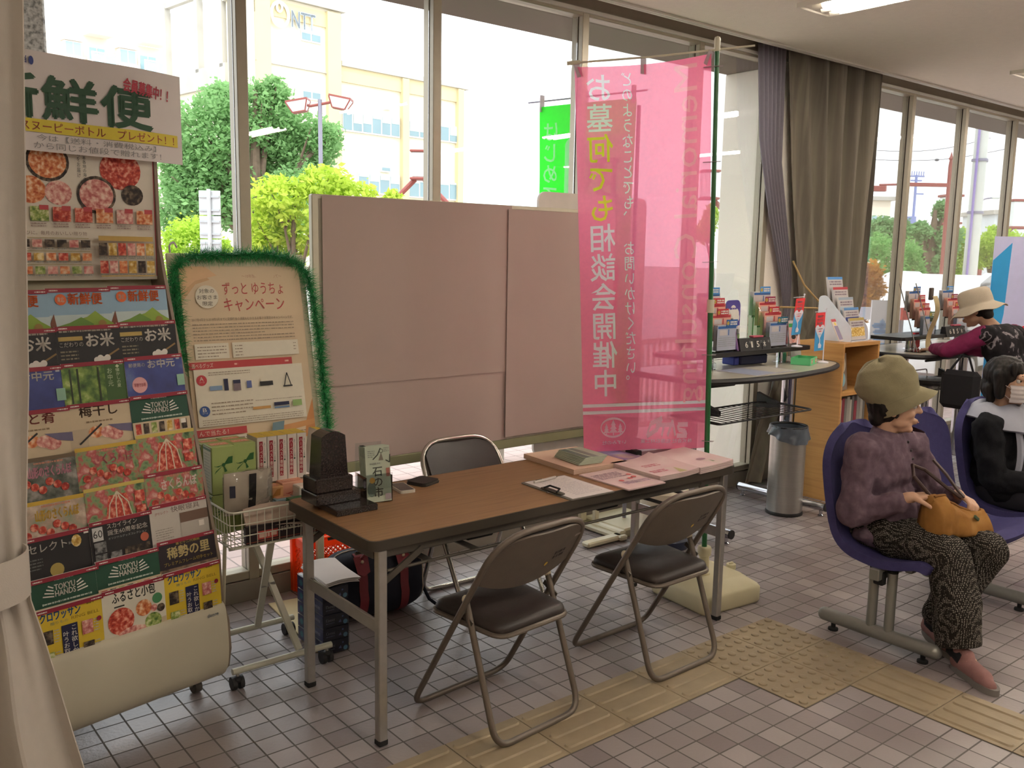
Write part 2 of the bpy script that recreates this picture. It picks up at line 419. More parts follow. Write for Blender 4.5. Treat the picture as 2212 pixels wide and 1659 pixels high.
# tactile paving
TACT = mat('tactile_tile', '93836a', .5, var=.13, scale=9, bump=.1, bscale=80)
def tactile(kind, d='x'):
    b = MB(); b.box((.15, -.15, .002), (.297, .297, .004), TACT, .001)
    if kind == 'dot':
        for i in range(5):
            for j in range(5): b.lathe([(.0175, 0), (.0155, .005), (.0105, .0062)], TACT, (.03+.06*i, -.03-.06*j, .004), 14)
    else:
        for i in range(4):
            p = -.0375-.075*i
            poly = rrect(.28, .034, .0165, 4, .15, p)
            if d == 'y': poly = [(-q[1], -q[0]) for q in poly]
            k = len(poly); cx = sum(q[0] for q in poly)/k; cy = sum(q[1] for q in poly)/k
            vs = [(x, y, .004) for x, y in poly]+[(x+(cx-x)*(.03 if d == 'x' else .3), y+(cy-y)*(.3 if d == 'x' else .03), .0095) for x, y in poly]
            b.add(vs, [tuple(range(k, 2*k))]+[(a, (a+1) % k, k+(a+1) % k, k+a) for a in range(k)], TACT, True)
    o = b.build('floor_tactile_tile', loc=(0, 0, 0), kind='structure'); return o
t0 = tactile('dot'); t1 = tactile('bar'); t2 = tactile('bar', 'y')
def putt(o, L):
    for k, (x, y) in enumerate(L):
        c = o if k == 0 else o.copy()
        if k: COL.objects.link(c)
        c.location = (x, y, 0)
putt(t0, [(0, 0), (.3, 0), (0, -.3), (.3, -.3)]); putt(t1, [(-.3*k, 0) for k in range(1, 10)]); putt(t2, [(.3, -.6-.3*k) for k in range(6)])

# ------------------------------------------------------------------ ceiling lights (the room's own lamps)
TUBE = mat('lamp_tube', 'fff7ea', .4, var=0, emit=34)
SHELL = mat('lamp_shell', 'efe9dd', .5, var=.01)
def ceiling_light(label):
    t = thing('ceiling_light', label, 'light', (0, 0, 3.05), 0, 'ceiling lights')
    b = MB(); b.box((0, -.005, .012), (.012, 1.26, .05), SHELL)
    b = MB()
    for sx in (-.148, .148): b.box((sx, 0, -.012), (.012, 1.25, .03), SHELL, .002)
    for sy in (-.62, .62): b.box((0, sy, -.012), (.308, .014, .03), SHELL, .002)
    for sy in (-.56, .56): b.box((0, sy, -.010), (.284, .11, .012), SHELL, .002)
    b.box((0, 0, -.003), (.30, 1.24, .006), SHELL); b.build('frame', t)
    for sx in (-.085, 0, .085):
        b = MB(); b.cyl((sx, -.5, -.022), (sx, .5, -.022), .015, TUBE, 12); b.build('lamp_tube', t)
        for sy in (-.53, .53):
            b = MB(); b.cyl((sx, sy-.03, -.02), (sx, sy+.03, -.02), .02, SHELL, 12); b.build('socket', t)
    return t
LIGHTS = [(1.87, .18), (1.87, -2.4), (4.6, .18), (4.6, -2.4), (7.3, .18), (7.3, -2.4), (-.9, -2.4), (-.9, -5), (1.87, -5), (4.6, -5), (7.3, -5), (-3.4, -2.4)]
l0 = None
for i, (x, y) in enumerate(LIGHTS):
    lb = 'recessed tube ceiling light cut by the top edge of the photo' if i == 0 else 'recessed tube ceiling light out of the photo, position row %d' % i
    if i == 0: l0 = ceiling_light(lb); l0.location.x = x; l0.location.y = y
    else: copy_thing(l0, (x, y, 3.05), 0, lb)
# ------------------------------------------------------------------ outside
def at(px, py, d): 
    """the point d metres in front of the lens along a picture ray"""
    return CAM+d*(_fw+_r*(px-1106)/FPX-_u*(py-829.5)/FPX)
PAVE = tile_mat('paving_outside', 'c9aca4', 'b39c97', '8f817c', .15, .005, .6, .3)
ASPH = mat('asphalt', 'a7a19c', .9, var=.06, scale=5)
b = MB(); b.box((3, 5.2, -.06), (40, 6.8, .1), PAVE); struct(b, 'ground_paving')
b = MB(); b.box((10, 60, -.12), (180, 120, .1), ASPH); struct(b, 'ground_road')
SOIL = mat('planting_soil', '6d5c45', .95, var=.15)

# --- leaves and trees
def leaf_mat(n, c): return mat(n, c, .55, var=.30, scale=2.6, trans=.5, spec=.25)
def leaves(name, blobs, n, size, m, parent, seed=1, shell=.55, per=1):
    R = random.Random(seed); vs = []; fs = []
    tot = sum(b[3]*b[4]*b[5] for b in blobs)**.5
    wts = [(b[3]*b[4]*b[5])**.67 for b in blobs]; sw = sum(wts)
    for bl, w in zip(blobs, wts):
        for _ in range(int(n*w/sw)):
            while 1:
                p = Vector((R.uniform(-1, 1), R.uniform(-1, 1), R.uniform(-1, 1)))
                if .05 < p.length < 1: break
            p = p.normalized()*(shell*.8+(1-shell*.8)*R.random()**.7)*(.88+.45*noise.noise(Vector((p.x*2+bl[0], p.y*2+bl[1], p.z*2+bl[2]))))
            c = Vector((bl[0]+p.x*bl[3], bl[1]+p.y*bl[4], bl[2]+p.z*bl[5]))
            a = Vector((R.gauss(0, 1), R.gauss(0, 1), R.gauss(0, .6)-.3)).normalized(); q = a.cross(Vector((R.gauss(0, 1), R.gauss(0, 1), R.gauss(0, 1)))).normalized()
            s = size*(.6+.8*R.random()); o = len(vs)
            vs += [c-a*s*.5, c+q*s*.28, c+a*s*.6, c-q*s*.28]; fs.append((o, o+1, o+2, o+3))
    mb = MB(); mb.v = vs; mb.f = fs; mb.m = [0]*len(fs); mb.sm = [False]*len(fs); mb.mats = [m]
    return mb.build(name, parent, recalc=False)
BARK = mat('bark', '6e5d4e', .9, var=.2, scale=12, bump=.4)
def tree(name, label, base, blobs, n, size, m, trunk_r=.12, cat='tree', group=None, seed=1, branches=True, shell=.55):
    """base on the ground; blobs (x,y,z,rx,ry,rz) relative to it"""
    t = thing(name, label, cat, base, 0, group)
    b = MB(); top = max(bl[2] for bl in blobs)
    b.tube([(0, 0, -.05), (.02, 0, top*.35), (-.03, .03, top*.7), (0, 0, top)], [trunk_r*1.25, trunk_r, trunk_r*.7, trunk_r*.25], BARK, 9)
    if branches:
        for bl in blobs:
            z0 = min(bl[2]*.55, top*.5); b.tube([(0, 0, z0), (bl[0]*.5, bl[1]*.5, (z0+bl[2])*.52), (bl[0], bl[1], bl[2])], [trunk_r*.55, trunk_r*.35, trunk_r*.12], BARK, 6)
            for k in range(3):
                a = k*2.1+bl[0]; b.tube([(bl[0]*.6, bl[1]*.6, bl[2]*.85), (bl[0]+math.cos(a)*bl[3]*.7, bl[1]+math.sin(a)*bl[4]*.7, bl[2]+bl[5]*.35)], [trunk_r*.25, trunk_r*.06], BARK, 5)
    b.build('trunk', t)
    leaves('foliage', blobs, n, size, m, t, seed, shell)
    return t
def ground(px, d): p = at(px, 560, d); return Vector((p.x, p.y, -.07))
def pblobs(base, d, L):
    """picture-space crown lumps (px,py,rx,ry px) turned into lumps round the trunk"""
    k = d/FPX; out = []
    for i, (x, y, rx, ry) in enumerate(L):
        p = at(x, y, d+(((i*7) % 5)-2)*.28*rx*k)-base; out.append((p.x, p.y, p.z, rx*k, rx*k*.9, ry*k))
    return out
GRN = leaf_mat('leaf_green', '7fb566'); DGR = leaf_mat('leaf_deep_green', '8db878'); LIME = leaf_mat('leaf_lime', 'b6d852'); YEL = leaf_mat('leaf_yellow_green', 'c3df58'); PINE = leaf_mat('leaf_pine', '84b276'); ORG = leaf_mat('leaf_rust', 'd39a3c')
D = 19
g = ground(560, D)
tree('broadleaf_tree', 'tall spreading green tree in front of the pale office building', g, pblobs(g, D, [(450, 300, 90, 100), (560, 270, 110, 100), (650, 330, 90, 90), (430, 420, 85, 95), (530, 420, 120, 100), (640, 430, 80, 80), (700, 300, 50, 50), (480, 220, 60, 50), (380, 360, 50, 90), (380, 470, 45, 60), (590, 200, 45, 40)]), 34000, .105, DGR, .16, seed=3)
D = 10.5
g = ground(640, D)
tree('maple_tree', 'low yellow-green maple tree just outside behind the whiteboard', g, pblobs(g, D, [(600, 430, 70, 60), (700, 400, 75, 50), (640, 510, 80, 70), (570, 500, 45, 60), (770, 430, 60, 45), (740, 480, 80, 60), (850, 430, 28, 22), (560, 560, 60, 60)]), 7500, .075, YEL, .05, seed=5)
D = 12
g = ground(425, D)
tree('round_shrub', 'clipped round lime green shrub under the tall tree', g, pblobs(g, D, [(420, 560, 72, 95), (480, 590, 40, 80)]), 9500, .055, LIME, .05, cat='shrub', seed=6, branches=False, shell=.8)
D = 17
for i, (x, y, rx, ry, m, lb) in enumerate(((1895, 575, 62, 70, GRN, 'dome-shaped green shrub beside the patterned curtain edge'), (1962, 600, 40, 80, GRN, 'cone-shaped bright green shrub left of the pine tree'))):
    g = ground(x, D+i); tree('cone_shrub', lb, g, pblobs(g, D+i, [(x, y, rx, ry), (x, y+50, rx*1.15, ry*.8), (x, y-ry*.6, rx*.55, ry*.5)]), 7500, .065, m, .05, cat='shrub', seed=8+i, branches=False, shell=.82)
D = 10
g = ground(1880, D); tree('rust_shrub', 'rust orange leafy shrub at the foot of the window beside the curtain', g, pblobs(g, D, [(1875, 620, 42, 60), (1850, 650, 50, 60)]), 4500, .045, ORG, .04, cat='shrub', seed=12, branches=False, shell=.75)
D = 23
g = ground(2012, D)
tree('pine_tree', 'open-branched pine tree behind the angled red lamp arch', g, pblobs(g, D, [(1985, 500, 34, 26), (2035, 455, 26, 24), (2000, 545, 40, 30), (2045, 520, 36, 36), (1940, 500, 36, 40), (2035, 570, 30, 26), (1905, 500, 40, 40)]), 9500, .10, PINE, .17, seed=14)
for i, (x, D, L) in enumerate(((2150, 24, [(2155, 525, 48, 42), (2125, 545, 36, 40), (2185, 545, 42, 46)]), (2082, 26, [(2080, 540, 26, 50), (2070, 580, 26, 36)]), (2205, 22, [(2215, 560, 36, 40)]))):
    g = ground(x, D); tree('clipped_tree', ('clipped round tree right of the concrete utility pole', 'narrow leafy tree left of the concrete utility pole', 'clipped tree at the right edge of the photo')[i], g, pblobs(g, D, L), 6500, .085, LIME, .14, seed=20+i, group='clipped trees across the road', shell=.75)
D = 8
g = ground(1538, 30); tree('distant_tree', 'small green tree seen between the pole and the outside pillar', g, pblobs(g, 30, [(1535, 470, 22, 34), (1520, 500, 30, 30)]), 900, .16, LIME, .1, seed=28)
HEDGE = leaf_mat('leaf_hedge', 'cfd23f')
p = at(2030, 605, 20); t = thing('hedge', 'low yellow clipped hedge below the pine tree', 'hedge', (p.x, p.y, -.07), math.radians(-38))
b = MB(); b.box((0, 0, .45), (1.9, .6, .8), SOIL); b.build('stems', t)
leaves('foliage', [(x, 0, .62, .42, .42, .45) for x in (-1, -.6, -.2, .2, .6, 1)], 6000, .05, HEDGE, t, 31, .8)

# --- the pale office building
HB = math.atan2(.13, .99); BD = 58.0
P0 = at(738, 280, BD); FX = Vector((math.cos(HB), math.sin(HB), 0)); FN = Vector((math.sin(HB), -math.cos(HB), 0))
def onface(px, py, o=None):
    o = o or P0; d = (at(px, py, 1)-CAM); t = (o-CAM).dot(FN)/d.dot(FN); q = CAM+d*t; return ((q-o).dot(FX), q.z)
WCREAM = mat('office_wall', 'e2d9c2', .9, var=.02, scale=.6); WBAND = mat('office_band', 'd3c49c', .9, var=.03, scale=.6); WCOP = mat('office_coping', 'b9b5ac', .8, var=.1, scale=.8)
WFRM = mat('office_window_frame', 'cfd2cf', .5); WGL = mat('office_window_glass', '7f99a0', .15, var=.12, scale=.5, spec=.6); WBL = mat('office_blind', 'b9cbc4', .7)
ob = thing('office_building', 'large cream office building with a round emblem and letters on its tower', 'building', (P0.x, P0.y, 0), HB)
def part(n, m, *boxes, parent=ob):
    b = MB()
    for c, d in boxes: b.box(c, d, m)
    return b.build(n, parent)
sL, _ = onface(552, 150); sR = onface(1003, 250)[0]; zS = onface(738, 152)[1]; zT = onface(738, 27)[1]; zW = onface(738, 140)[1]; s38 = 0.0
part('tower_wall', WCREAM, (((sL+s38)/2, 1.6, zT/2), (s38-sL, 3.2, zT)))
part('wing_wall', WCREAM, (((s38+sR)/2, 6.2, zW/2), (sR-s38, 12, zW)))
part('coping', WCOP, (((sL+s38)/2, 1.5, zT+.1), (s38-sL+.4, 3.6, .3)), (((s38+sR)/2+.2, 6, zW+.1), (sR-s38+.4, 12.2, .3)), (((sL+s38)/2, -.06, zS-.35), (s38-sL, .1, .08)))
z2 = onface(866, 200)[1]
part('upper_band', WBAND, (((s38+sR)/2, .13, (zW+z2)/2), (sR-s38, .14, zW-z2-.1)), (((sL+s38)/2, -.04, zT-.7), (s38-sL, .1, .9)))
pl = [onface(x, 250)[0] for x in (719, 875, 994)]
part('pilaster', WBAND, ((pl[0], -.12, zT/2-.1), (1.0, .3, zT-.2)), ((sL+.45, -.12, zT/2-.1), (.9, .3, zT-.2)))
part('pilaster', WBAND, ((pl[1], .05, zW/2-.05), (.55, .35, zW-.1)), ((pl[2], .05, zW/2-.05), (.55, .35, zW-.1)))
def owin(x0, y0, x1, y1, n, dep=0.0, seed=0):
    a, za = onface(x0, y0); c, zc = onface(x1, y1); zb = onface(x0, y1)[1]; z1 = za; z0 = onface((x0+x1)/2, (y1))[1]
    f = MB(); w = c-a; h = z1-z0
    f.box((a+w/2, dep, z0+h/2), (w, .16, h), WFRM); o = f.build('window', ob)
    g = MB(); R = random.Random(seed)
    for i in range(n):
        cx = a+w*(i+.5)/n; pw = w/n-.12; g.box((cx, dep-.06, z0+h/2), (pw, .08, h-.2), WGL)
        q = R.random()*.7
        if n > 2: g.box((cx, dep-.09, z1-.1-(h-.2)*q/2), (pw, .05, (h-.2)*q), WBL)
    g.build('pane', o)
owin(649, 66, 692, 92, 2); owin(652, 193, 692, 216, 2)
owin(825, 220, 845, 236, 1, .13); owin(741, 236, 865, 290, 6, .13, 1); owin(885, 258, 992, 303, 5, .13, 2)
owin(775, 371, 865, 420, 4, .13, 3); owin(885, 386, 992, 430, 5, .13, 4); owin(825, 358, 845, 372, 1, .13)
EMB = mat('emblem_white', 'f7f5ef', .5)
c0 = onface(601, 32); k = BD/FPX*1.22; b = MB(); b.M = Matrix(((1, 0, 0, c0[0]), (0, 0, -1, -.1), (0, 1, 0, c0[1]), (0, 0, 0, 1)))
def torus2(b, cx, cy, rx, ry, w, m):
    b.tube([(cx+math.cos(2*PI*i/30)*rx, cy+math.sin(2*PI*i/30)*ry, .1) for i in range(30)], w, m, 8, closed=True)
torus2(b, 0, 0, 16*k, 19*k, 2.6*k, EMB); torus2(b, -1*k, 11*k, 5*k, 7*k, 1.9*k, EMB); b.build('emblem', ob)
n0 = onface(626, 55); n1 = onface(677, 46)
b = MB(); b.M = Matrix(((1, 0, 0, 0), (0, 0, -1, -.1), (0, 1, 0, 0), (0, 0, 0, 1))); b.z = .12
b.txt('NTT', n0[0], n0[1]-.1, n1[0], n0[1]+.85, mat('sign_steel', 'aab4bd', .35, .4), .03); b.build('sign_letters', ob)
# side block that runs back from the tower's left corner
part('side_wall', WCREAM, ((sL+3, 7.1, (zS-.4)/2), (6, 7.8, zS-.4)))
part('side_parapet', WCOP, ((sL-.05, 7.1, zS-.75), (.3, 7.9, 1.3)))
zf = zS+4.4
part('roof_frame', WCOP, ((sL, 7.1, zf), (.35, 8.2, .35)), ((sL, 3.6, zS+2), (.4, .4, 4.6)), ((sL, 6.6, zS+2), (.4, .4, 4.6)), ((sL, 10.9, zS+2), (.4, .4, 4.6)))
part('roof_screen', mat('roof_panel', 'f6f3ec', .7), ((sL+.25, 7.1, zS+1.9), (.1, 7.6, 4.2)))

# --- pink apartment house
PA = at(230, 110, 80); WPNK = mat('apartment_wall', 'f2dccd', .9, var=.02, scale=.5); APT = mat('apartment_trim', 'fbeee2', .8); AGL = mat('apartment_glass', '9fbfc9', .2, var=.1, scale=.4); RAILG = mat('balcony_panel', 'a9cdd6', .3, var=.05)
oa = thing('apartment_building', 'pink apartment building with bay windows and glass balconies above the food poster', 'building', (PA.x, PA.y, 0), HB)
fa = lambda x, y: onface(x, y, PA)
a0 = fa(60, 100)[0]; a1 = fa(358, 100)[0]; zt = fa(150, 68)[1]
part('wall', WPNK, (((a0+a1)/2, 5.6, zt/2), (a1-a0, 10, zt)), parent=oa)
for i, (bx0, by0, bx1, by1, dx0, dy0, dx1, dy1, rx0, rx1, ry) in enumerate(((140, 92, 176, 118, 198, 104, 232, 132, 192, 244, 118), (258, 110, 294, 136, 308, 122, 343, 152, 306, 358, 136))):
    p0 = fa(bx0, by1); p1 = fa(bx1, by0); w = p1[0]-p0[0]; h = p1[1]-p0[1]
    part('bay_window', APT, ((p0[0]+w/2, .35, p0[1]-.15), (w+.3, 1.3, .25)), ((p0[0]+w/2, .35, p1[1]+.1), (w+.2, 1.2, .15)), parent=oa)
    o = MB(); o.box((p0[0]+w/2, .4, p0[1]+h/2), (w, .9, h), APT); o = o.build('window', oa)
    g = MB()
    for s in (.27, .73): g.box((p0[0]+w*s, -.06, p0[1]+h/2), (w*.4, .06, h*.85), AGL)
    g.build('pane', o)
    q0 = fa(dx0, dy1); q1 = fa(dx1, dy0); w = q1[0]-q0[0]; h = q1[1]-q0[1]
    d = MB(); d.box((q0[0]+w/2, .58, q0[1]+h/2), (w+.3, .1, h), APT); d = d.build('balcony_door', oa)
    g = MB()
    for s in (.25, .75): g.box((q0[0]+w*s, .5, q0[1]+h/2), (w*.42, .06, h*.9), AGL)
    g.build('pane', d)
    r0 = fa(rx0, ry)[0]; r1 = fa(rx1, ry)[0]; zr = fa((rx0+rx1)/2, ry)[1]
    part('canopy', APT, (((r0+r1)/2-.2, -.1, q1[1]+1.1), (r1-r0, 1.5, .5)), parent=oa)
    bb = MB(); bb.box(((r0+r1)/2, -.7, zr-.75), (r1-r0, .08, 1.3), RAILG); bb.box(((r0+r1)/2, -.7, zr), (r1-r0+.1, .12, .12), APT)
    for s in (0, .5, 1): bb.box((r0+(r1-r0)*s, -.7, zr-.7), (.12, .12, 1.5), APT)
    bb.box(((r0+r1)/2, 0, zr-1.5), (r1-r0+.1, 1.5, .25), APT); bb.build('balcony', oa)
pt = fa(228, 75); b = MB(); b.cyl((pt[0], 1, zt), (pt[0], 1, zt+2.6), .06, WCOP, 6)
for z in (.9, 1.6, 2.2): b.box((pt[0]+.35, 1, zt+z), (1.3, .08, .08), WFRM)
b.box((pt[0]+.6, .9, zt+1.3), (.6, .3, .6), WFRM); b.build('aerial', oa)

# --- street furniture
RED = mat('red_steel', '94504a', .5, var=.06); GREY = mat('grey_steel', '8d8b9a', .5, .3); LAMPW = mat('lamp_glass', 'e8f0ef', .4)
D = 14; top = at(691, 215, D); base = Vector((top.x, top.y, -.07)); k = D/FPX
t = thing('street_lamp', 'double-headed red street lamp in front of the office building', 'street lamp', base, -YAW)
H = top.z+.07
b = MB(); b.cyl((0, 0, 0), (0, 0, H), 4.6*k, GREY, 10); b.build('pole', t)
for sx, (x0, y0) in ((-1, (645, 229)), (1, (735, 221))):
    cx = (x0-691)*k; cz = H-(y0-215)*k
    b = MB(); b.tube([(0, 0, H-10*k), (cx*.45, 0, cz), (cx*.75, 0, cz+4*k)], 3*k, RED, 8); b.build('arm', t)
    b = MB()
    w = 23*k; ang = sx*.18; Rm = RY(ang)
    def fr(w1, w2, z1, z2, m):
        vs = [Rm@Vector((sx*s*w1, q*w1*.8, z1)) for s, q in ((-1, -1), (1, -1), (1, 1), (-1, 1))]+[Rm@Vector((sx*s*w2, q*w2*.8, z2)) for s, q in ((-1, -1), (1, -1), (1, 1), (-1, 1))]
        b.add([v+Vector((cx, 0, cz)) for v in vs], [(0, 1, 2, 3), (4, 5, 6, 7), (0, 1, 5, 4), (1, 2, 6, 5), (2, 3, 7, 6), (3, 0, 4, 7)], m)
    fr(w*.62, w, -12*k, 8*k, LAMPW); fr(w*1.04, w*1.04, 8*k, 12*k, RED); fr(w*.66, w*.66, -14*k, -12*k, RED)
    for s, q in ((-1, -1), (1, -1), (1, 1), (-1, 1)):
        b.tube([Vector((cx, 0, cz))+Rm@Vector((s*w*.62, q*w*.5, -12*k)), Vector((cx, 0, cz))+Rm@Vector((s*w, q*w*.8, 8*k))], 1.6*k, RED, 5)
    b.build('lamp_head', t)
SIGNB = mat('sign_back', 'c3c6c8', .5, .35, var=.04)
D = 9.5; k = D/FPX; p = at(452, 465, D); t = thing('traffic_sign', 'grey back of a tall road sign on a post', 'sign', (p.x, p.y, -.07), -YAW)
b = MB(); b.cyl((0, 0, 0), (0, 0, p.z+70*k), 4.5*k, SIGNB, 10); b.build('post', t)
for z0, z1 in ((398, 450), (452, 500), (502, 533)):
    b = MB(); b.box((0, .03, p.z-((z0+z1)/2-465)*k), (46*k, .02, (z1-z0)*k), SIGNB, .003)
    for q in (.25, .8): b.box((0, .012, p.z-(z0+(z1-z0)*q-465)*k), (44*k, .02, 4*k), mat('sign_rail', 'aeb2b5', .4, .5))
    b.build('sign_panel', t)
def lantern(label, x, y, D, arms, rz=None):
    """lantern box carried by two sloping red arms on bent posts"""
    k = D/FPX; p = at(x, y, D); t = thing('lantern_arch', label, 'street lamp', (p.x, p.y, -.07), -YAW if rz is None else rz, 'red lantern arches')
    z = p.z+.07; b = MB(); b.box((0, 0, z), (34*k, 34*k, 54*k), LAMPW, .02); b.build('lantern', t)
    b = MB(); b.box((0, 0, z+29*k), (40*k, 40*k, 5*k), RED, .01); b.box((0, 0, z-29*k), (40*k, 40*k, 5*k), RED, .01); b.build('lantern_cap', t)
    for sx in arms:
        b = MB(); b.tube(fillet([(sx*10*k, 0, z-30*k), (sx*68*k, 0, z-88*k), (sx*72*k, 0, z-150*k), (sx*72*k, 0, 0)], .1, 4), 5.5*k, RED, 8); b.build('arm', t)
    return t
lantern('white box lantern on sloping red arms above the whiteboard', 907, 357, 13, (-1, 1))
lantern('small box lantern on red arms left of the utility pole', 2052, 453, 26, (-1, 1))
lantern('box lantern on red arms half hidden by the pink banner pole', 1532, 400, 24, (1,))
lantern('box lantern at the right edge of the photo', 2197, 463, 27, (-1,))
lantern('box lantern arch half hidden by the brown curtain', 1850, 452, 24, (1,))
CONC = mat('concrete_pole', 'c9cdc6', .8, var=.05, scale=4)
D = 18; k = D/FPX; p = at(2103, 500, D); t = thing('utility_pole', 'thick pale concrete utility pole outside the right windows', 'pole', (p.x, p.y, -.07))
b = MB(); b.cyl((0, 0, 0), (0, 0, 7), 15*k, CONC, 18, 13*k); b.build('pole', t)
for y in (345, 455):
    b = MB(); z = p.z-(y-500)*k; b.cyl((0, 0, z), (0, 0, z+.05), 16.5*k, GREY, 18); b.box((.22, 0, z+.02), (.2, .04, .03), GREY); b.build('clamp', t)
b = MB(); b.cyl((-15*k-.03, -.02, 1), (-15*k-.03, -.02, 5.6), .025, mat('violet_pipe', '8f7fb8', .5), 8); b.build('conduit', t)
D = 15; k = D/FPX; p = at(2050, 400, D); t = thing('ornamental_post', 'red post with a spear finial and crossbar', 'post', (p.x, p.y, -.07), -YAW)
z = p.z+.07; b = MB(); b.cyl((0, 0, 0), (0, 0, z+42*k), 4.5*k, RED, 10); b.build('post', t)
b = MB(); b.lathe([(0, 72*k), (3*k, 60*k), (5*k, 56*k), (3*k, 52*k), (4*k, 44*k), (4*k, 40*k)][::-1], RED, (0, 0, z), 10); b.build('finial', t)
b = MB(); b.box((-45*k, 0, z), (104*k, 6*k, 8*k), RED, .005); b.box((-150*k, 0, z-10*k), (30*k, 10*k, 12*k), RED, .01); b.tube([(-100*k, 0, z), (-150*k, 0, z-2*k)], 2.5*k, RED, 6); b.build('crossbar', t)
D = 26; k = D/FPX; p = at(2122, 430, D); t = thing('street_light', 'thin arm street light right of the utility pole', 'street lamp', (p.x, p.y, -.07), -YAW)
b = MB(); b.tube(fillet([(0, 0, 0), (0, 0, p.z+.07), (20*k, 0, p.z+8*k)], .2, 4), 1.6*k, GREY, 8); b.build('pole', t)
b = MB(); b.box((28*k, 0, p.z+9*k), (18*k, 8*k, 6*k), LAMPW, .03); b.build('lamp_head', t)
D = 45; k = D/FPX; p = at(1972, 480, D); t = thing('power_pole', 'distant blue-grey power pole with a transformer', 'pole', (p.x, p.y, -.12), -YAW)
BLG = mat('blue_grey_steel', '8590bf', .6); z = p.z+.12
b = MB(); b.cyl((0, 0, 0), (0, 0, z+100*k), 3*k, BLG, 8); b.build('pole', t)
b = MB(); b.cyl((-4*k, 0, z-6*k), (-4*k, 0, z+12*k), 10*k, BLG, 12); b.build('transformer', t)
b = MB()
for q, y, w in ((97, 0, 34), (88, 0, 24), (60, 10, 16)): b.box((y*k, 0, z+q*k), (w*k, 3*k, 3*k), BLG)
for q in range(-3, 4): b.box((q*5*k, 0, z+103*k), (1.6*k, 1.6*k, 9*k), BLG)
b.build('crossarm', t)
WIRE = mat('black_wire', '6d6d70', .6)
for i, (a, c, lb) in enumerate((((1895, 325, 40), (2140, 298, 40), 'upper power line crossing the right windows'), ((1890, 345, 40), (2190, 318, 40), 'lower power line crossing the right windows'))):
    p, q = at(*a), at(*c); b = MB(); b.tube([p+(q-p)*(j/8)-Vector((0, 0, .25*math.sin(PI*j/8))) for j in range(9)], .015, WIRE, 5)
    if i: b.ball(p+(q-p)*.45-Vector((0, 0, .25)), (.1, .1, .06), WIRE, 6)
    b.build('power_line', None, label=lb, cat='cable', group='power lines')
# low houses across the road
for i, (x0, x1, y0, D, c, lb) in enumerate(((1880, 1925, 432, 60, 'efe3cf', 'low cream house with a flat roof beside the brown curtain'), (2150, 2260, 462, 55, 'dfe6ea', 'pale grey building at the right edge of the photo'), (1925, 2075, 512, 65, 'e9d8cf', 'low pinkish house behind the pine tree'))):
    p0 = at(x0, y0, D); p1 = at(x1, y0, D); k = D/FPX; t = thing('house', lb, 'building', ((p0.x+p1.x)/2, (p0.y+p1.y)/2, -.12), -YAW)
    w = (p1-p0).length; h = p0.z+.12; m = mat('house_wall_%d' % i, c, .9, var=.04, scale=1)
    b = MB(); b.box((0, 2, h/2), (w, 4, h), m); b.build('wall', t)
    b = MB(); b.box((0, 2, h+.1), (w+.5, 4.6, .25), WCOP); b.build('roof', t)
    for s in (-.25, .25):
        b = MB(); b.box((w*s, -.03, h-1.5), (w*.22, .1, 1.0), AGL); b.build('window', t)

# --- cars
TYRE = mat('tyre', '26262a', .8); HUB = mat('hub', 'b9bcc0', .35, .7)
def car(label, loc, rz, body, name='car', s=1.0):
    t = thing(name, label, 'car', loc, rz)
    prof = [(-2.1, .35), (-2.12, .7), (-1.95, .9), (-1.2, 1.0), (-.65, 1.42), (-.2, 1.52), (.9, 1.5), (1.45, 1.35), (1.95, .98), (2.1, .85), (2.12, .4), (1.9, .28), (-1.9, .28)]
    pr = [Vector((x*s, y*s)) for x, y in prof]; rows = [(-.80, .8), (-.84, 1), (-.70, 1.0), (.70, 1.0), (.84, 1), (.80, .8)]
    b = MB(); vs = []; fs = []; k = len(pr)
    for yy, sc in ((-.62, .93), (-.82, 1), (.82, 1), (.62, .93)):
        for p in pr:
            up = max(0, p.y/s-.95)
            vs.append((p.x*(sc if abs(yy) < .7 else 1), yy*s*(1-.28*up) if abs(yy) > .7 else yy*s, p.y+(0.035*s if abs(yy) < .7 and p.y > 1*s else 0)))
    for r in range(3):
        for i in range(k): fs.append((r*k+i, r*k+(i+1) % k, (r+1)*k+(i+1) % k, (r+1)*k+i))
    fs += [tuple(range(k))[::-1], tuple(3*k+i for i in range(k))]
    b.add(vs, fs, body, True); b.build('body', t, angle=50)
    b = MB(); GL = mat('car_glass', '3d4a52', .1, spec=.7)
    for sy in (-1, 1):
        for poly in ([(-1.02, 1.02), (-.6, 1.36), (.1, 1.42), (.1, 1.0)], [(.18, 1.0), (.18, 1.42), (.85, 1.40), (1.35, 1.25), (1.5, 1.02)]):
            vs = [(x*s, sy*(.83-.24*max(0, y-.95))*s, y*s) for x, y in poly]; b.add(vs+[(v[0], v[1]-sy*.05, v[2]) for v in vs], [(0, 1, 2, 3, 4)[:len(vs)], tuple(range(len(vs), 2*len(vs)))]+[(i, (i+1) % len(vs), len(vs)+(i+1) % len(vs), len(vs)+i) for i in range(len(vs))], GL)
    b.build('window', t)
    for x in (-1.32, 1.32):
        for y in (-.78, .78):
            b = MB(); b.cyl((x*s, (y-.1)*s, .31*s), (x*s, (y+.1)*s, .31*s), .31*s, TYRE, 20); b.cyl((x*s, (y-.105)*s, .31*s), (x*s, (y+.105)*s, .31*s), .19*s, HUB, 16); b.build('wheel', t)
    b = MB()
    for y in (-.62, .62): b.box((-2.08*s, y*s, .72*s), (.1*s, .3*s, .14*s), LAMPW, .02)
    b.build('headlight', t); return t
WCAR = mat('white_car_paint', 'eef0f2', .25, var=.01, spec=.6)
p = at(1985, 660, 12.5); car('white car parked close outside the right windows', (p.x+.6, p.y, -.07), .12, WCAR)
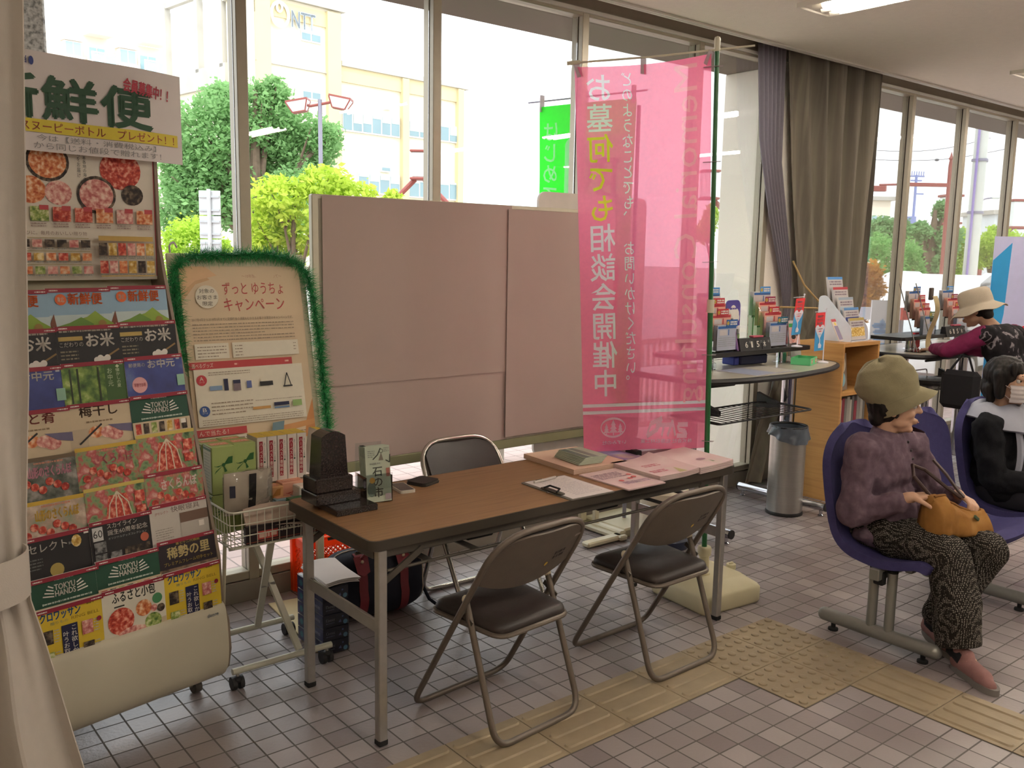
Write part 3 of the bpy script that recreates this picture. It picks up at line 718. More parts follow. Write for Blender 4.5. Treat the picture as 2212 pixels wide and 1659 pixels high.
p = at(2000, 585, 34); car('grey car parked far off behind the pine tree', (p.x, p.y, -.07), -.5, mat('grey_car_paint', '777f8a', .3, spec=.6), 'car')
# --- fence of slats outside, below the whiteboard
SLAT = mat('fence_slat', 'd9c6ba', .7, var=.05); t = thing('slat_fence', 'low pale slat fence outside seen under the whiteboard', 'fence', (1.6, 3.25, -.01))
b = MB()
for z in (.12, .88): b.box((0, 0, z), (5.0, .03, .05), SLAT, .004)
b.build('rail', t)
for i in range(66):
    b = MB() if i == 0 else None
    if b: b.box((0, 0, .5), (.026, .02, .8), SLAT, .003); sl = b.build('slat', t); sl.location.x = -2.45
    else: c = sl.copy(); COL.objects.link(c); c.location.x = -2.45+i*.0754
for x in (-2.5, 0, 2.5):
    b = MB(); b.box((x, .03, .48), (.07, .07, .96), mat('fence_post', 'c9c4bc', .6), .005); b.build('post', t)
# ------------------------------------------------------------------ folding table and chairs
def wood_mat(name, c1, c2, scale=3, rough=.4, stretch=(1, 14, 14), bump=.05):
    m = ramp_mat(name, [(.3, c1), (.55, c2), (.7, c1)], scale, rough, bump=bump, stretch=stretch, detail=7); return m
LAM = wood_mat('table_laminate', '7d5b3c', '94704b', 2.2, .36, (1.2, 26, 26))
EDGE = mat('table_edge', '413a31', .45, var=.05)
STEEL = mat('chrome_steel', 'b4b1ab', .3, .8, var=.08, scale=25)
STEELD = mat('dark_steel', '5b554d', .45, .5, var=.05)
RUB = mat('black_rubber', '1d1c1c', .8)
TX0, TX1, TY0, TY1, TZ = -1.41, .475, .115, .748, .715
t = thing('folding_table', 'long folding table with a brown wood-grain top and steel legs', 'table', ((TX0+TX1)/2, (TY0+TY1)/2, 0))
tw, td = TX1-TX0, TY1-TY0
b = MB(); b.prism(rrect(tw-.012, td-.012, .03, 6), .0308, LAM, Matrix.Translation((0, 0, TZ-.0305))); top = b.build('tabletop', t)
b = MB(); b.prism(rrect(tw, td, .034, 6), .034, EDGE, Matrix.Translation((0, 0, TZ-.0345)), True); b.build('edge_band', top, angle=50)
lx = (-.90, .866); ly = (-.30, .222)
for x in lx:
    for y in ly:
        b = MB(); b.box((x, y, .345), (.032, .032, .67), STEEL, .003); lg = b.build('leg', t)
        b = MB(); b.box((x, y, .011), (.036, .036, .022), RUB, .004); b.build('foot_cap', lg)
    b = MB(); b.box((x, (ly[0]+ly[1])/2, .41), (.012, ly[1]-ly[0], .045), STEEL, .002); b.build('leg_crossbar', t)
    s = 1 if x < 0 else -1
    for y in ly:
        b = MB(); b.tube([(x, y, .56), (x+s*.16, y, .655)], .01, STEELD, flat=(.008, .022)); b.build('brace', t)
for y in (-.285, .285):
    b = MB(); b.box((-.01, y, .664), (tw-.10, .022, .034), STEELD, .003); b.build('apron', t)
for x in (-.905, .9):
    b = MB(); b.box((x, 0, .662), (.03, td-.07, .032), STEELD, .003); b.build('apron', t)
for y in (-.29, -.08, .12):
    b = MB(); b.tube([(-.87, y, .60), (.85, y, .60)], .006, STEELD, 8); b.build('shelf_rod', t)
for x in (-.7, -.5, .5, .7):
    b = MB(); b.box((x, -.085, .60), (.03, .43, .006), STEELD, .001); b.build('shelf_bar', t)
for x in (-.45, .2):
    b = MB(); b.box((x, -.235, .635), (.12, .025, .03), RUB, .006); b.build('catch', t)

VINYL = mat('dark_vinyl', '37302d', .42, var=.12, scale=8, bump=.05, bscale=200, spec=.35)
PAINT = mat('brown_grey_paint', '6e645a', .42, .35, var=.06, scale=30)
CHROME = mat('worn_chrome', 'c2beb6', .22, .9, var=.05)
IVORY = mat('ivory_plastic', 'd5c9ae', .5)
PLATE = mat('chair_back_shell', '645a50', .5, .15, var=.08, scale=20, bump=.05, bscale=250)
def folding_chair(name, label, loc, rz, frame_m, tape=False, group='folding chairs at the long table'):
    t = thing(name, label, 'chair', loc, rz, group)
    b = MB(); A = fillet([(-.228, .213, .0125), (.228, .213, .0125), (.222, -.232, .745), (-.222, -.232, .745)], [.07, .07, .15, .15], 7, True)
    b.tube(A, .0115, frame_m, 10, closed=True); fa = b.build('back_frame', t)
    b = MB(); B = fillet([(-.198, -.045, .478), (-.203, -.213, .0125), (.203, -.213, .0125), (.198, -.045, .478)], [.0, .07, .07, .0], 7)
    b.tube(B, .0115, frame_m, 10); fb = b.build('leg_frame', t)
    for sx in (-1, 1):
        b = MB(); b.ball((sx*.198, -.043, .481), (.0135, .0135, .016), IVORY, 6); b.build('end_cap', fb)
        b = MB(); b.tube([(sx*.223, -.05, .436), (sx*.199, -.055, .45)], .006, STEELD, 8); b.tube([(sx*.205, -.085, .405), (sx*.205, -.02, .44), (sx*.212, -.045, .43)], .005, STEELD, flat=(.004, .02)); b.build('hinge', t)
    # seat
    base = [(-.165, -.185), (.165, -.185), (.192, .155), (-.192, .155)]
    out = [p for p in fillet([(x, y, 0) for x, y in base], .05, 6, True)]
    def rings(b, L, m, cy=-.015):
        k = len(out); vs = []; fs = []
        for s, z in L:
            for p in out: vs.append((p.x*s, cy+(p.y-cy)*s, z+.02*(p.y)))
        for r in range(len(L)-1):
            for i in range(k): fs.append((r*k+i, r*k+(i+1) % k, (r+1)*k+(i+1) % k, (r+1)*k+i))
        fs += [tuple(range(k))[::-1], tuple((len(L)-1)*k+i for i in range(k))]; b.add(vs, fs, m, True)
    b = MB(); rings(b, [(.96, .386), (1.0, .391), (1.0, .403), (.975, .414), (.9, .4215), (.7, .4265), (.4, .429), (.15, .43)], VINYL); b.build('seat_cushion', t, angle=60)
    b = MB(); b.tube([(p.x*1.01, p.y*1.01, .383+.02*p.y) for p in out], .009, frame_m, 8, closed=True); b.build('seat_frame', t)
    # back panel between the tubes
    ax = Vector((0, -.445, .7325)).normalized(); nrm = Vector((0, .7325, .445)).normalized()
    def P(u, v, off=0):
        x = (u*2-1)*.212; q = abs(u*2-1); lo = .555-.035*(1-q*q); hi = .741
        c = max(0, (abs(x)-.075)/.137)
        if c > 0: hi = .741-.095*(1-math.sqrt(max(0, 1-c*c)))
        z = lo+(hi-lo)*v; s = (z-.0125)/.7325
        return Vector((x, .213-.445*s, z))-nrm*(.024*(1-q*q)-off)
    b = MB(); b.sheet(lambda u, v: P(u, v), 20, 8, .007, PLATE); sh = b.build('back_shell', t, angle=50)
    b = MB(); b.sheet(lambda u, v: P(.03+.94*u, .03+.94*v, .011+.012*math.sin(PI*min(1, max(0, v)))*math.sin(PI*u)), 20, 8, .014, VINYL); b.build('back_cushion', t, angle=60)
    b = MB(); o = P(.78, .42, -.0042); ex = (P(.8, .42)-P(.76, .42)).normalized(); ex = -ex
    b.M = frame(o, ex, -ax*-1 if ax.z > 0 else ax); b.disc(.055, -.028, .009, mat('yellow_dot', 'd9b43a', .5)); b.greek(-.03, -.02, .03, .022, 2, mat('stencil_ink', '1f1b18', .6), .7, 3)
    b.build('sticker', sh, recalc=False)
    if tape:
        b = MB(); o = P(.93, .8, -.0045); b.M = frame(o, ex, ax); b.rect(-.024, -.006, .024, .006, mat('pale_tape', 'a09488', .5)); b.build('tape_strip', sh, recalc=False)
    return t
folding_chair('folding_chair', 'brown-grey folding chair with a pale tape strip on its back, nearest the camera', (-.905, .085, 0), math.radians(4.5), PAINT, True)
folding_chair('folding_chair', 'brown-grey folding chair in front of the pink banner base, right of the taped chair', (-.125, .082, 0), math.radians(1), PAINT)
folding_chair('folding_chair', 'chrome folding chair behind the table facing the camera', (-.315, .972, 0), PI-.03, CHROME)

# ------------------------------------------------------------------ whiteboard, second board, banner
PAPER = mat('pinkish_paper', 'bba79e', .85, var=.03, scale=3, bump=.15, bscale=7, trans=.06)
BOARD = mat('board_back', 'c9c2b2', .6); OLIVE = mat('olive_board', '8b8a68', .6, var=.05)
CRM = mat('cream_steel', 'd8d0b4', .45, .1)
t = thing('whiteboard', 'wide standing whiteboard covered with white paper in front of the window', 'board', (-.01, 1.41, 0))
b = MB(); b.box((0, 0, 1.245), (1.84, .018, 1.25), BOARD); pn = b.build('panel', t)
b = MB(); b.box((0, -.006, .625), (1.86, .03, .05), OLIVE, .004); b.build('bottom_rail', t)
b = MB(); b.box((0, 0, 1.877), (1.9, .03, .022), mat('board_frame', 'd9d3bd', .45, .2), .004); b.build('top_rail', t)
for x in (-.935, .935):
    b = MB(); b.box((x, 0, 1.24), (.034, .034, 1.29), mat('board_frame'), .004); b.build('side_rail', t)
    b = MB(); b.box((x*.975, .03, .34), (.034, .03, .66), CRM, .004); b.build('leg', t)
    b = MB(); b.box((x*.975, -.075, .035), (.05, .26, .03), CRM, .008); ft = b.build('foot', t)
    for yy in (-.18, .03):
        b = MB(); b.ball((x*.975, yy, .013), (.02, .02, .013), RUB, 6); b.build('glide', ft)
def paper(label, x0, x1, z0, z1, y, seed, curl=0):
    R = random.Random(seed)
    def f(u, v):
        x = x0+(x1-x0)*u; z = z0+(z1-z0)*v
        return Vector((x, y-.003-.0022*noise.noise(Vector((x*5, z*2, seed)))-(curl*(1-v)**3 if curl else 0)-.003*max(0, math.sin(x*22+seed))*(1-v)**2, z))
    b = MB(); b.sheet(f, 30, 26, .0006, PAPER); return b.build('paper_sheet', None, label=label, cat='paper', group='paper sheets taped over the whiteboard')
paper('large white paper sheet over the upper left of the whiteboard', -.915, .172, 1.02, 1.885, 1.391, 1)
paper('lower left white paper sheet on the whiteboard behind the chrome chair', -.885, .165, .652, 1.05, 1.395, 2)
paper('right-hand white paper sheet on the whiteboard beside the pink banner', .145, .91, .665, 1.868, 1.386, 5)
t = thing('standing_board', 'round-cornered white board on a cream stand behind the whiteboard', 'board', (.876, 1.50, 0))
b = MB(); b.M = frame((0, .012, 1.24), (1, 0, 0), (0, 0, 1)); b.prism(rrect(.86, 1.48, .05, 6), .016, mat('white_board', 'd8cfc6', .5)); b.build('panel', t)
b = MB(); b.box((0, .03, .55), (.05, .03, 1.02), CRM, .004); b.build('post', t)
b = MB(); b.box((0, -.06, .02), (.06, .54, .03), CRM, .008); b.build('foot', t)
b = MB(); b.box((-.13, -.28, .02), (.28, .06, .03), CRM, .008); b.build('foot', t)
GREENP = mat('green_pole', '2c6b3c', .35, var=.04, spec=.5); WPLA = mat('ivory_cap', 'ddd6bf', .5); TANK = mat('tank_plastic', 'cfc6a4', .5, var=.03, bump=.03)
t = thing('banner_stand', 'green banner pole on a square cream water tank base', 'banner stand', (.582, .345, 0))
b = MB()
def tank(L, m):
    vs = []; fs = []; n = 0
    for (w, z, r) in L: vs += [(x, y, z) for x, y in rrect(w, w, r, 5)]
    n = len(rrect(1, 1, .1, 5))
    for i in range(len(L)-1):
        for j in range(n): fs.append((i*n+j, i*n+(j+1) % n, (i+1)*n+(j+1) % n, (i+1)*n+j))
    fs += [tuple(range(n))[::-1], tuple((len(L)-1)*n+j for j in range(n))]; b.add(vs, fs, m, True)
b.M = Matrix.Rotation(-.10, 4, 'Z'); tank([(.37, 0, .03), (.385, .012, .035), (.385, .075, .035), (.372, .088, .04), (.30, .115, .05), (.27, .128, .05), (.25, .131, .05)], TANK); b.build('water_tank', t, angle=60)
b = MB(); b.lathe([(.024, .118), (.024, .14), (.022, .142)], TANK, (.155, -.03, 0), 20); b.ball((.155, -.03, .145), (.018, .007, .008), TANK, 6); b.build('filler_cap', t)
b = MB(); b.lathe([(.032, .128), (.032, .14), (.026, .145), (.024, .22), (.032, .226), (.034, .26), (.029, .268), (.017, .268)], TANK, (-.045, -.02, 0), 12); b.build('socket', t)
pb = Vector((-.045, -.02, .2)); ptp = Vector((-.121, -.013, 2.565))
b = MB(); b.tube([pb, pb+(ptp-pb)*.52], .0125, GREENP, 12); b.tube([pb+(ptp-pb)*.50, ptp], .0105, GREENP, 12); b.build('pole', t)
b = MB(); q = pb+(ptp-pb)*.515; b.tube([q-Vector((0, 0, .03)), q+Vector((0, 0, .03))], .017, WPLA, 12); b.build('pole_clamp', t)
b = MB(); b.lathe([(.013, -.03), (.014, .02), (.012, .03), (.003, .034)], WPLA, ptp, 12); b.build('pole_cap', t)
bd = Vector((-.80, .55, -.12)).normalized()
b = MB(); cb = ptp+Vector((0, 0, -.02)); b.tube([cb-bd*.17, cb+bd*.30-Vector((0, 0, .006)), cb+bd*.655], .0045, WPLA, 8); b.build('crossbar', t)
b = MB(); e = cb+bd*.655; b.tube([e-bd*.045, e+bd*.012], .009, WPLA, 8); b.build('bar_clip', t)
BPINK = sheer('pink_banner_cloth', 'ff86ac', .24, .85); BWHT = sheer('banner_white_print', 'f3eef6', .2, .65); BYEL = sheer('banner_yellow_print', 'e8e23c', .18, .65); BPALE = sheer('banner_pale_print', 'ffa9b8', .2, .65)
TIE = sheer('banner_tie', 'cfc4c6', .2, .4)
def bpt(u, v, off=0):
    """u: 0 pole edge .. 1 free edge, v: 0 bottom .. 1 top (metres-free)"""
    pe = Vector((.545, .335, .75)).lerp(Vector((.443, .352, 2.525)), v)
    fe = Vector((.012, .632, .742)).lerp(Vector((-.052, .690, 2.452)), v)
    p = pe.lerp(fe, u); n = Vector((-.5, -.86, 0)).normalized()
    sag = -.018*math.sin(PI*u)*v**6
    w = .010*math.sin(u*9+v*2)*(.35+.65*(1-v))+.006*math.sin(u*3.4-v*5)
    return p+n*(w+off)+Vector((0, 0, sag))
t = thing('banner', 'tall translucent pink banner with mirrored white lettering hanging on the green pole', 'banner', bpt(.5, 0))
O = bpt(.5, 0)
PRINTS = []
class Ban(MB):
    def put(s, off=.0016): s.v = [bpt(1-max(0, min(1, p.x)), p.y, off+p.z*.3)-O for p in s.v]
def bt(fn, name, m, off=.0016):
    b = Ban(); fn(b, m); b.put(off); return b.build(name, t, recalc=False)
def pr(m, fn):
    b = MB(); fn(b, m); PRINTS.append(([(v.x, v.y) for v in b.v], b.f, m))
def vcol(text, xa, xb, ya, yb, bold=0): return lambda b, m: b.vtxt(text, xa, ya, xb, yb, m, bold, True)
def f4(b, m):
    V, F = glyphs('Memorial Consulting'); xs = [p[0] for p in V]; a, c = min(xs), max(xs)
    b.add([(.945-.225*((y+.2)/.92), .985-(x-a)/(c-a)*.86, 0) for x, y in V], F, m)
def f6(b, m):
    for y in (.124, .105): b.add([(0, y-.0045, 0), (1, y-.0045, 0), (1, y+.0045, 0), (0, y+.0045, 0)], [(0, 1, 2, 3)], m)
pr(BWHT, vcol('お墓　　　相談会開催中', .075, .275, .147, .985, .01)); pr(BYEL, vcol('　　何でも　　　　　　', .075, .275, .147, .985, .01)); pr(BWHT, vcol('どのようなことでも、　お問いかけください。', .335, .425, .165, .985, .006)); pr(BPALE, f4); pr(BWHT, f6)
from mathutils.geometry import delaunay_2d_cdt
cv = []; ce = []
NXG, NYG = 20, 46
for iy in range(NYG+1):
    for ix in range(NXG+1): cv.append(Vector((ix/NXG, iy/NYG)))
G_ = lambda ix, iy: iy*(NXG+1)+ix
ce += [(G_(k, 0), G_(k+1, 0)) for k in range(NXG)]+[(G_(k, NYG), G_(k+1, NYG)) for k in range(NXG)]+[(G_(0, k), G_(0, k+1)) for k in range(NYG)]+[(G_(NXG, k), G_(NXG, k+1)) for k in range(NYG)]
bands = {}
for V, F, m in PRINTS:
    o = len(cv); cv += [Vector(q) for q in V]; cnt = {}
    for f in F:
        for x, y in zip(f, f[1:]+f[:1]): k = (min(x, y), max(x, y)); cnt[k] = cnt.get(k, 0)+1
        P = [V[q] for q in f]; ys = [q[1] for q in P]
        for k in range(int(min(ys)*200), int(max(ys)*200)+1): bands.setdefault(k, []).append((P, m))
    ce += [(o+x, o+y) for (x, y), c in cnt.items() if c == 1]
cv2, _e, tri, *_ = delaunay_2d_cdt(cv, ce, [], 0, 1e-6)
def inside(P, x, y):
    c = False
    for (x1, y1), (x2, y2) in zip(P, P[1:]+P[:1]):
        if (y1 > y) != (y2 > y) and x < (x2-x1)*(y-y1)/(y2-y1)+x1: c = not c
    return c
b = MB(); b.mi(BPINK); b.v = [bpt(1-max(0, min(1, v.x)), v.y)-O for v in cv2]
for f in tri:
    x = sum(cv2[q].x for q in f)/3; y = sum(cv2[q].y for q in f)/3; m = BPINK
    for P, mm in bands.get(int(y*200), ()):
        if inside(P, x, y): m = mm; break
    b.f.append(list(f)); b.m.append(b.mi(m)); b.sm.append(True)
b.build('cloth', t, recalc=False, angle=80)
def f5(b, m):
    b.ring(.23, .064, .10, .006, m, 30, .028)
    for cx, s in ((.23, 1), (.175, .7), (.285, .7)):
        for k in range(3): y0 = .05+.010*k*s; b.poly([(cx-(.036-.008*k)*s, y0), (cx+(.036-.008*k)*s, y0), (cx, y0+.016*s)], m)
        b.rect(cx-.004, .043, cx+.004, .052, m)
    b.txt('いずみの杜', .14, .018, .33, .029, m, .01, flip=True)
    for pts in ([(.50, .036), (.53, .07), (.62, .084), (.585, .055), (.50, .036)], [(.57, .066), (.70, .066)], [(.635, .066), (.615, .036)], [(.66, .036), (.70, .078), (.72, .036)], [(.82, .066), (.74, .066), (.745, .052), (.80, .048), (.81, .036), (.73, .036)]):
        b.line(pts, .013, m)
    b.txt('株式会社 佐藤石材工業', .45, .017, .85, .028, m, .01, flip=True)
bt(f5, 'logo_print', BWHT)
for i, (u, v) in enumerate(((0, .985), (.5, .985), (1, .985))):
    b = MB(); p = bpt(u, .995)-O; q = bpt(min(.96, max(.04, u)), .975, .002)-O
    b.tube([q, p+Vector((0, 0, .035 if i else .02))], .01, TIE, flat=(.035, .0012)); b.build('tie_loop', t)
for v in (.97, .74, .49, .25, .02):
    b = MB(); p = bpt(.06, v, .002)-O; s = (v*1.775+.55)/2.365; q = Vector((.582, .345, 0))+pb+(ptp-pb)*s-O
    b.tube([p, q+(q-p).normalized()*.02-Vector((0, .012, 0))], .01, TIE, flat=(.03, .0014)); b.build('tie_loop', t)
# ------------------------------------------------------------------ things on the table
GRAN = ramp_mat('dark_granite', [(.4, '1f1918'), (.55, '2e2624'), (.72, '453b37')], 220, .16, spec=.6)
t = thing('gravestone_model', 'small polished dark granite gravestone model on the table corner', 'model', (-1.31, .53, TZ))
b = MB(); b.box((.028, -.005, .012), (.165, .19, .024), GRAN, .003); b.build('plinth', t)
b = MB(); b.box((-.002, .045, .045), (.178, .125, .042), GRAN, .003); b.build('step', t)
b = MB(); b.box((-.012, .048, .0925), (.15, .105, .053), GRAN, .004); b.build('pedestal', t)
b = MB(); vs = []; n = 9
for y, k in ((-.0, 1), (.088, 1)):
    vs += [(-.066, y, .119), (.044, y, .119)]
    for i in range(n): u = i/(n-1); vs.append((.036-.094*u, y+(.004 if y < .01 else -.004), .268+.018*math.sin(PI*u)))
m = n+2; b.add(vs, [tuple(range(m)), tuple(range(m, 2*m))[::-1]]+[(i, (i+1) % m, m+(i+1) % m, m+i) for i in range(m)], GRAN); b.build('headstone', t)
SAGE = mat('sage_paper', 'b9c2ae', .6); INKD = ink('33352f'); ACR = glass('clear_acrylic', (.93, .96, .97), 1.6); GREYI = ink('8c9087')
t = thing('brochure_holder', 'clear stand of pale green brochures reading 石の市 beside the gravestone model', 'brochure holder', (-1.146, .515, TZ), -.12)
b = MB(); b.box((0, -.004, .055), (.104, .003, .11), ACR); b.box((0, .10, .105), (.104, .003, .21), ACR); b.box((0, .048, .0015), (.104, .105, .003), ACR)
for sx in (-.052, .052): b.box((sx, .048, .05), (.002, .105, .1), ACR)
b.build('holder', t)
for i in range(6):
    b = MB(); y = .004+i*.011; b.M = frame((0, y, .108), (1, 0, 0), (0, .12, 1)); b.box((0, 0, -.002), (.098, .208-.003*i, .0035), SAGE)
    if i == 0:
        b.vtxt('石の市', -.024, -.088, .018, .03, INKD, .012); b.disc(-.03, -.055, .017, ink('66756a'), 18, .028); b.disc(-.026, -.022, .011, ink('d8a23c'))
        b.line([(-.02, .055), (.0, .072), (.012, .096)], .004, INKD); b.poly([(.002, .05), (.022, .05), (.014, .08)], ink('7d7468')); b.ring(.014, .085, .008, .002, INKD, 14)
        b.greek(-.04, .062, -.012, .09, 4, GREYI, .5, 2); b.greek(.024, .08, .045, .098, 3, GREYI, .5, 3); b.greek(-.034, .035, .01, .045, 1, GREYI, .6, 4)
        b.line([(.03, .05), (.046, .04), (.048, .07)], .004, INKD); b.rect(.03, -.012, .044, .02, ink('a1665a')); b.rect(.022, -.098, .047, -.075, ink('9b8f93'))
    else: b.rect(-.047, .06, -.03, .1, INKD)
    b.build('brochure', t, recalc=False)
BLK = mat('black_leather', '211e1d', .5, var=.1, scale=60, bump=.1); PHW = mat('phone_rim', 'd8d2c6', .3, .3); SCR = mat('dark_screen', '3d3836', .12, spec=.6)
t = thing('phone', 'white-edged mobile phone lying on the table beside the brochures', 'phone', (-.976, .625, TZ), 1.40)
b = MB(); b.prism(rrect(.128, .064, .01, 5), .011, PHW, None, True); b.build('body', t); b = MB(); b.M = Matrix.Translation((0, 0, .0113)); b.prism(rrect(.112, .056, .006, 4), .0006, SCR); b.build('screen', t)
b = MB(); b.prism(rrect(.11, .098, .018, 6), .007, BLK, None, True); b.M = Matrix.Translation((0, 0, .0075)); b.prism(rrect(.106, .094, .017, 6), .007, BLK, None, True); b.M = Matrix.Identity(4); b.box((0, -.048, .0072), (.09, .003, .006), mat('wallet_stitch', '3c3733', .6), .001)
b.build('wallet', None, (-.855, .66, TZ), .35, 'black leather wallet on the table in front of the chrome chair', 'wallet')
PAPW = mat('white_paper', 'e4dcd8', .8, var=.02, scale=12); GREYB = mat('grey_board', '6b665f', .6)
t = thing('clipboard', 'grey clipboard with a white form at the front of the table', 'clipboard', (-.425, .265, TZ), -.035)
b = MB(); b.prism(rrect(.232, .318, .012, 4), .004, GREYB); b.build('board', t)
b = MB(); b.M = Matrix.Translation((.006, 0, .0045)); b.box((0, 0, 0), (.212, .300, .0012), PAPW); b.z = .0006; b.greek(-.06, -.12, .08, .12, 14, ink('b8aeb4'), .25, 9); b.build('form', t, recalc=False)
b = MB(); b.box((-.10, -.03, .009), (.026, .125, .007), STEELD, .003); b.tube([(-.113, -.03-.04, .014), (-.09, -.03-.03, .022), (-.09, -.03+.03, .022), (-.113, -.03+.04, .014)], .004, RUB, 8); b.tube([(-.118, -.05, .006), (-.124, -.03, .005), (-.118, -.02, .006)], .0018, CHROME, 6); b.build('clip', t)
b = MB(); b.tube([(-.07, 0, .0), (.06, 0, .0)], [.0055, .0055], mat('clear_pen', 'c5bcb4', .3), 10); b.tube([(.06, 0, 0), (.072, 0, 0)], [.004, .001], STEELD, 8); b.tube([(-.06, 0, .006), (-.025, 0, .0065)], .0015, STEELD, 6)
b.build('pen', None, (-.435, .385, TZ+.0112), .12, 'clear pen lying across the clipboard form', 'pen')
PINKP = mat('pale_pink_paper', 'e2b9b6', .6, var=.05, scale=6); ENV = mat('peach_envelope', 'ddbba5', .75, var=.04, scale=5)
def stack(name, label, cat, loc, rz, w, d, h, m, side=None, fn=None, curl=0, group=None):
    """a bound or loose pile of paper with one corner lifting"""
    def f(u, v): x = (u-.5)*w; y = (v-.5)*d; return Vector((x, y, h/2+curl*max(0, u-.55)**2*5*(.4+.6*v)))
    b = MB(); b.sheet(f, 14, 10, h, m)
    for k in range(3): b.box((0, 0, h*(.2+.3*k)), (w+.0015, d+.0015, .0007), side or m)
    if fn: b.z = h+.0004; fn(b)
    return b.build(name, None, loc, rz, label, cat, group, recalc=not fn)
def fx(b): pass
stack('envelope', 'large peach paper envelope under the small striped booklets', 'envelope', (-.09, .58, TZ), -.06, .31, .36, .022, ENV, ink('8a8378'))
for i in range(6):
    b = MB(); b.box((0, 0, 0), (.125, .19, .0045), SAGE); b.box((-.045, 0, .0006), (.03, .186, .0044), ink('6d7a72')); b.box((.0, 0, .0006), (.03, .186, .0042), GREYI)
    b.build('booklet', None, (-.12+.004*i, .53-.002*i, TZ+.0275+i*.0056), -.14+.012*i, 'small sage striped booklet on the peach envelope, %s of its pile' % ('bottom', 'second', 'third', 'fourth', 'fifth', 'top')[i], 'booklet', 'small booklets on the envelope')
VIO = ramp_mat('purple_cover', [(.35, '6d568f'), (.55, '9b84b0'), (.7, 'cbb59f')], 6, .4)
stack('brochure', 'purple photo brochure behind the small booklets', 'brochure', (.125, .575, TZ), -.12, .20, .255, .014, VIO)
MAU = mat('mauve_cover', '8f6f78', .45, var=.06, scale=4)
def bind(b): b.M = Matrix.Translation((0, 0, b.z)); b.z = .0004; b.txt('CHRONI', -.02, .02, .13, .075, ink('c9aab2'), 0)
t = thing('binder', 'mauve brochure binder with a thick black spine at the back of the pile', 'binder', (.335, .60, TZ), -.08)
b = MB(); b.box((.01, 0, .014), (.21, .26, .024), MAU, .002); b.M = Matrix.Translation((0, 0, .0264)); b.txt('HRON', -.06, -.02, .09, .03, ink('c9aab2')); b.build('cover', t, recalc=False)
b = MB(); b.box((-.105, 0, .016), (.035, .266, .031), RUB, .004); b.build('spine', t); b = MB(); b.box((-.1235, -.03, .016), (.002, .05, .03), ink('cfc9c2')); b.build('spine_label', t)
def fly(b): b.greek(-.09, .02, .06, .10, 5, ink('9a7f88'), .6, 4); b.greek(-.05, -.09, .09, -.05, 3, ink('a688a0'), .5, 5); [b.disc(x, y, .012, ink('d96f6b'), 12) for x, y in ((-.03, -.03), (.03, -.02), (.07, .03), (.06, -.01))]
PNK2 = ramp_mat('pink_flyer', [(.35, 'e6d2cd'), (.6, 'd9bcbb'), (.75, 'cfc8b4')], 5, .6)
stack('flyer', 'flat pink event flyer at the front of the table right of the clipboard', 'flyer', (-.148, .232, TZ), -.02, .212, .295, .006, PNK2, None, fly)
def mg(b): b.greek(-.06, -.01, .05, .03, 2, ink('c56a77'), .6, 7); b.greek(-.10, -.10, -.01, -.06, 2, ink('c8727e'), .6, 8); b.poly([(.01, -.14), (.104, -.145), (.104, -.03), (.05, -.06)], ink('b7ad78'))
stack('magazine', 'pink magazine with an olive corner on top of the brochure pile', 'magazine', (.085, .262, TZ), -.03, .24, .30, .022, PNK2, ink('8f8a77'), mg, .02)
def rm(b): b.poly([(.03, -.11), (.1, -.12), (.11, -.02), (.05, -.05)], ink('5f7a45')); b.poly([(.07, -.03), (.115, -.04), (.115, .04)], ink('b5d0dc')); b.disc(.02, -.05, .028, ink('a5808a'), 20, .016)
stack('magazine', 'pink and green magazine pile at the right end of the table', 'magazine', (.315, .262, TZ), .03, .235, .31, .028, PNK2, ink('7c7a66'), rm, .015)
# ------------------------------------------------------------------ magazine rack with its catalogues
IVRY = mat('rack_ivory', 'cbc4ae', .5, var=.02, scale=6); RIM = mat('rack_rim', '8a7b6a', .5); POCK = mat('rack_pocket', 'b8ae92', .4)
RT = [(.300, 1.505), (.250, 1.381), (.212, 1.262), (.186, 1.128), (.146, .995), (.102, .865), (.078, .757), (.037, .635), (.004, .532)]
RA = math.radians(11); RO = Vector((-1.66, .77, 0)); RUX = Vector((math.cos(RA), math.sin(RA), 0)); RUY = Vector((-math.sin(RA), math.cos(RA), 0))
def onrack(a, s, z): return RO+RUX*a+RUY*s+Vector((0, 0, z))
t = thing('magazine_rack', 'ivory wheeled catalogue rack with nine stepped rows and a curved front panel', 'rack', RO, RA)
RX0, RX1 = -2.33, -1.645
def W2L(x, y, z): return (x+1.645, y, z)
side = [(.41, 2.02), (.355, 2.02), (.345, 1.65), (.322, 1.56), (.012, .54), (.0, .37), (-.034, .306), (-.044, .2), (-.026, .125), (.03, .07), (.10, .07), (.42, .5)]
for x in (RX0-.012, RX1):
    b = MB(); M = Matrix(((0, 0, 1, x+1.645), (1, 0, 0, 0), (0, 1, 0, 0), (0, 0, 0, 1))); b.prism(side, .012, RIM, M); b.build('side_panel', t)
b = MB(); pr = [(.022, .375), (-.028, .37), (-.042, .3), (-.048, .2), (-.038, .13), (-.004, .085), (.05, .075)]
P = fillet([(0, y, z) for y, z in pr], .05, 4)
vs = []
for p in P: vs += [W2L(RX0, p.y, p.z), W2L(RX1, p.y, p.z)]
for p in P: vs += [W2L(RX0, p.y+.012, p.z+.004), W2L(RX1, p.y+.012, p.z+.004)]
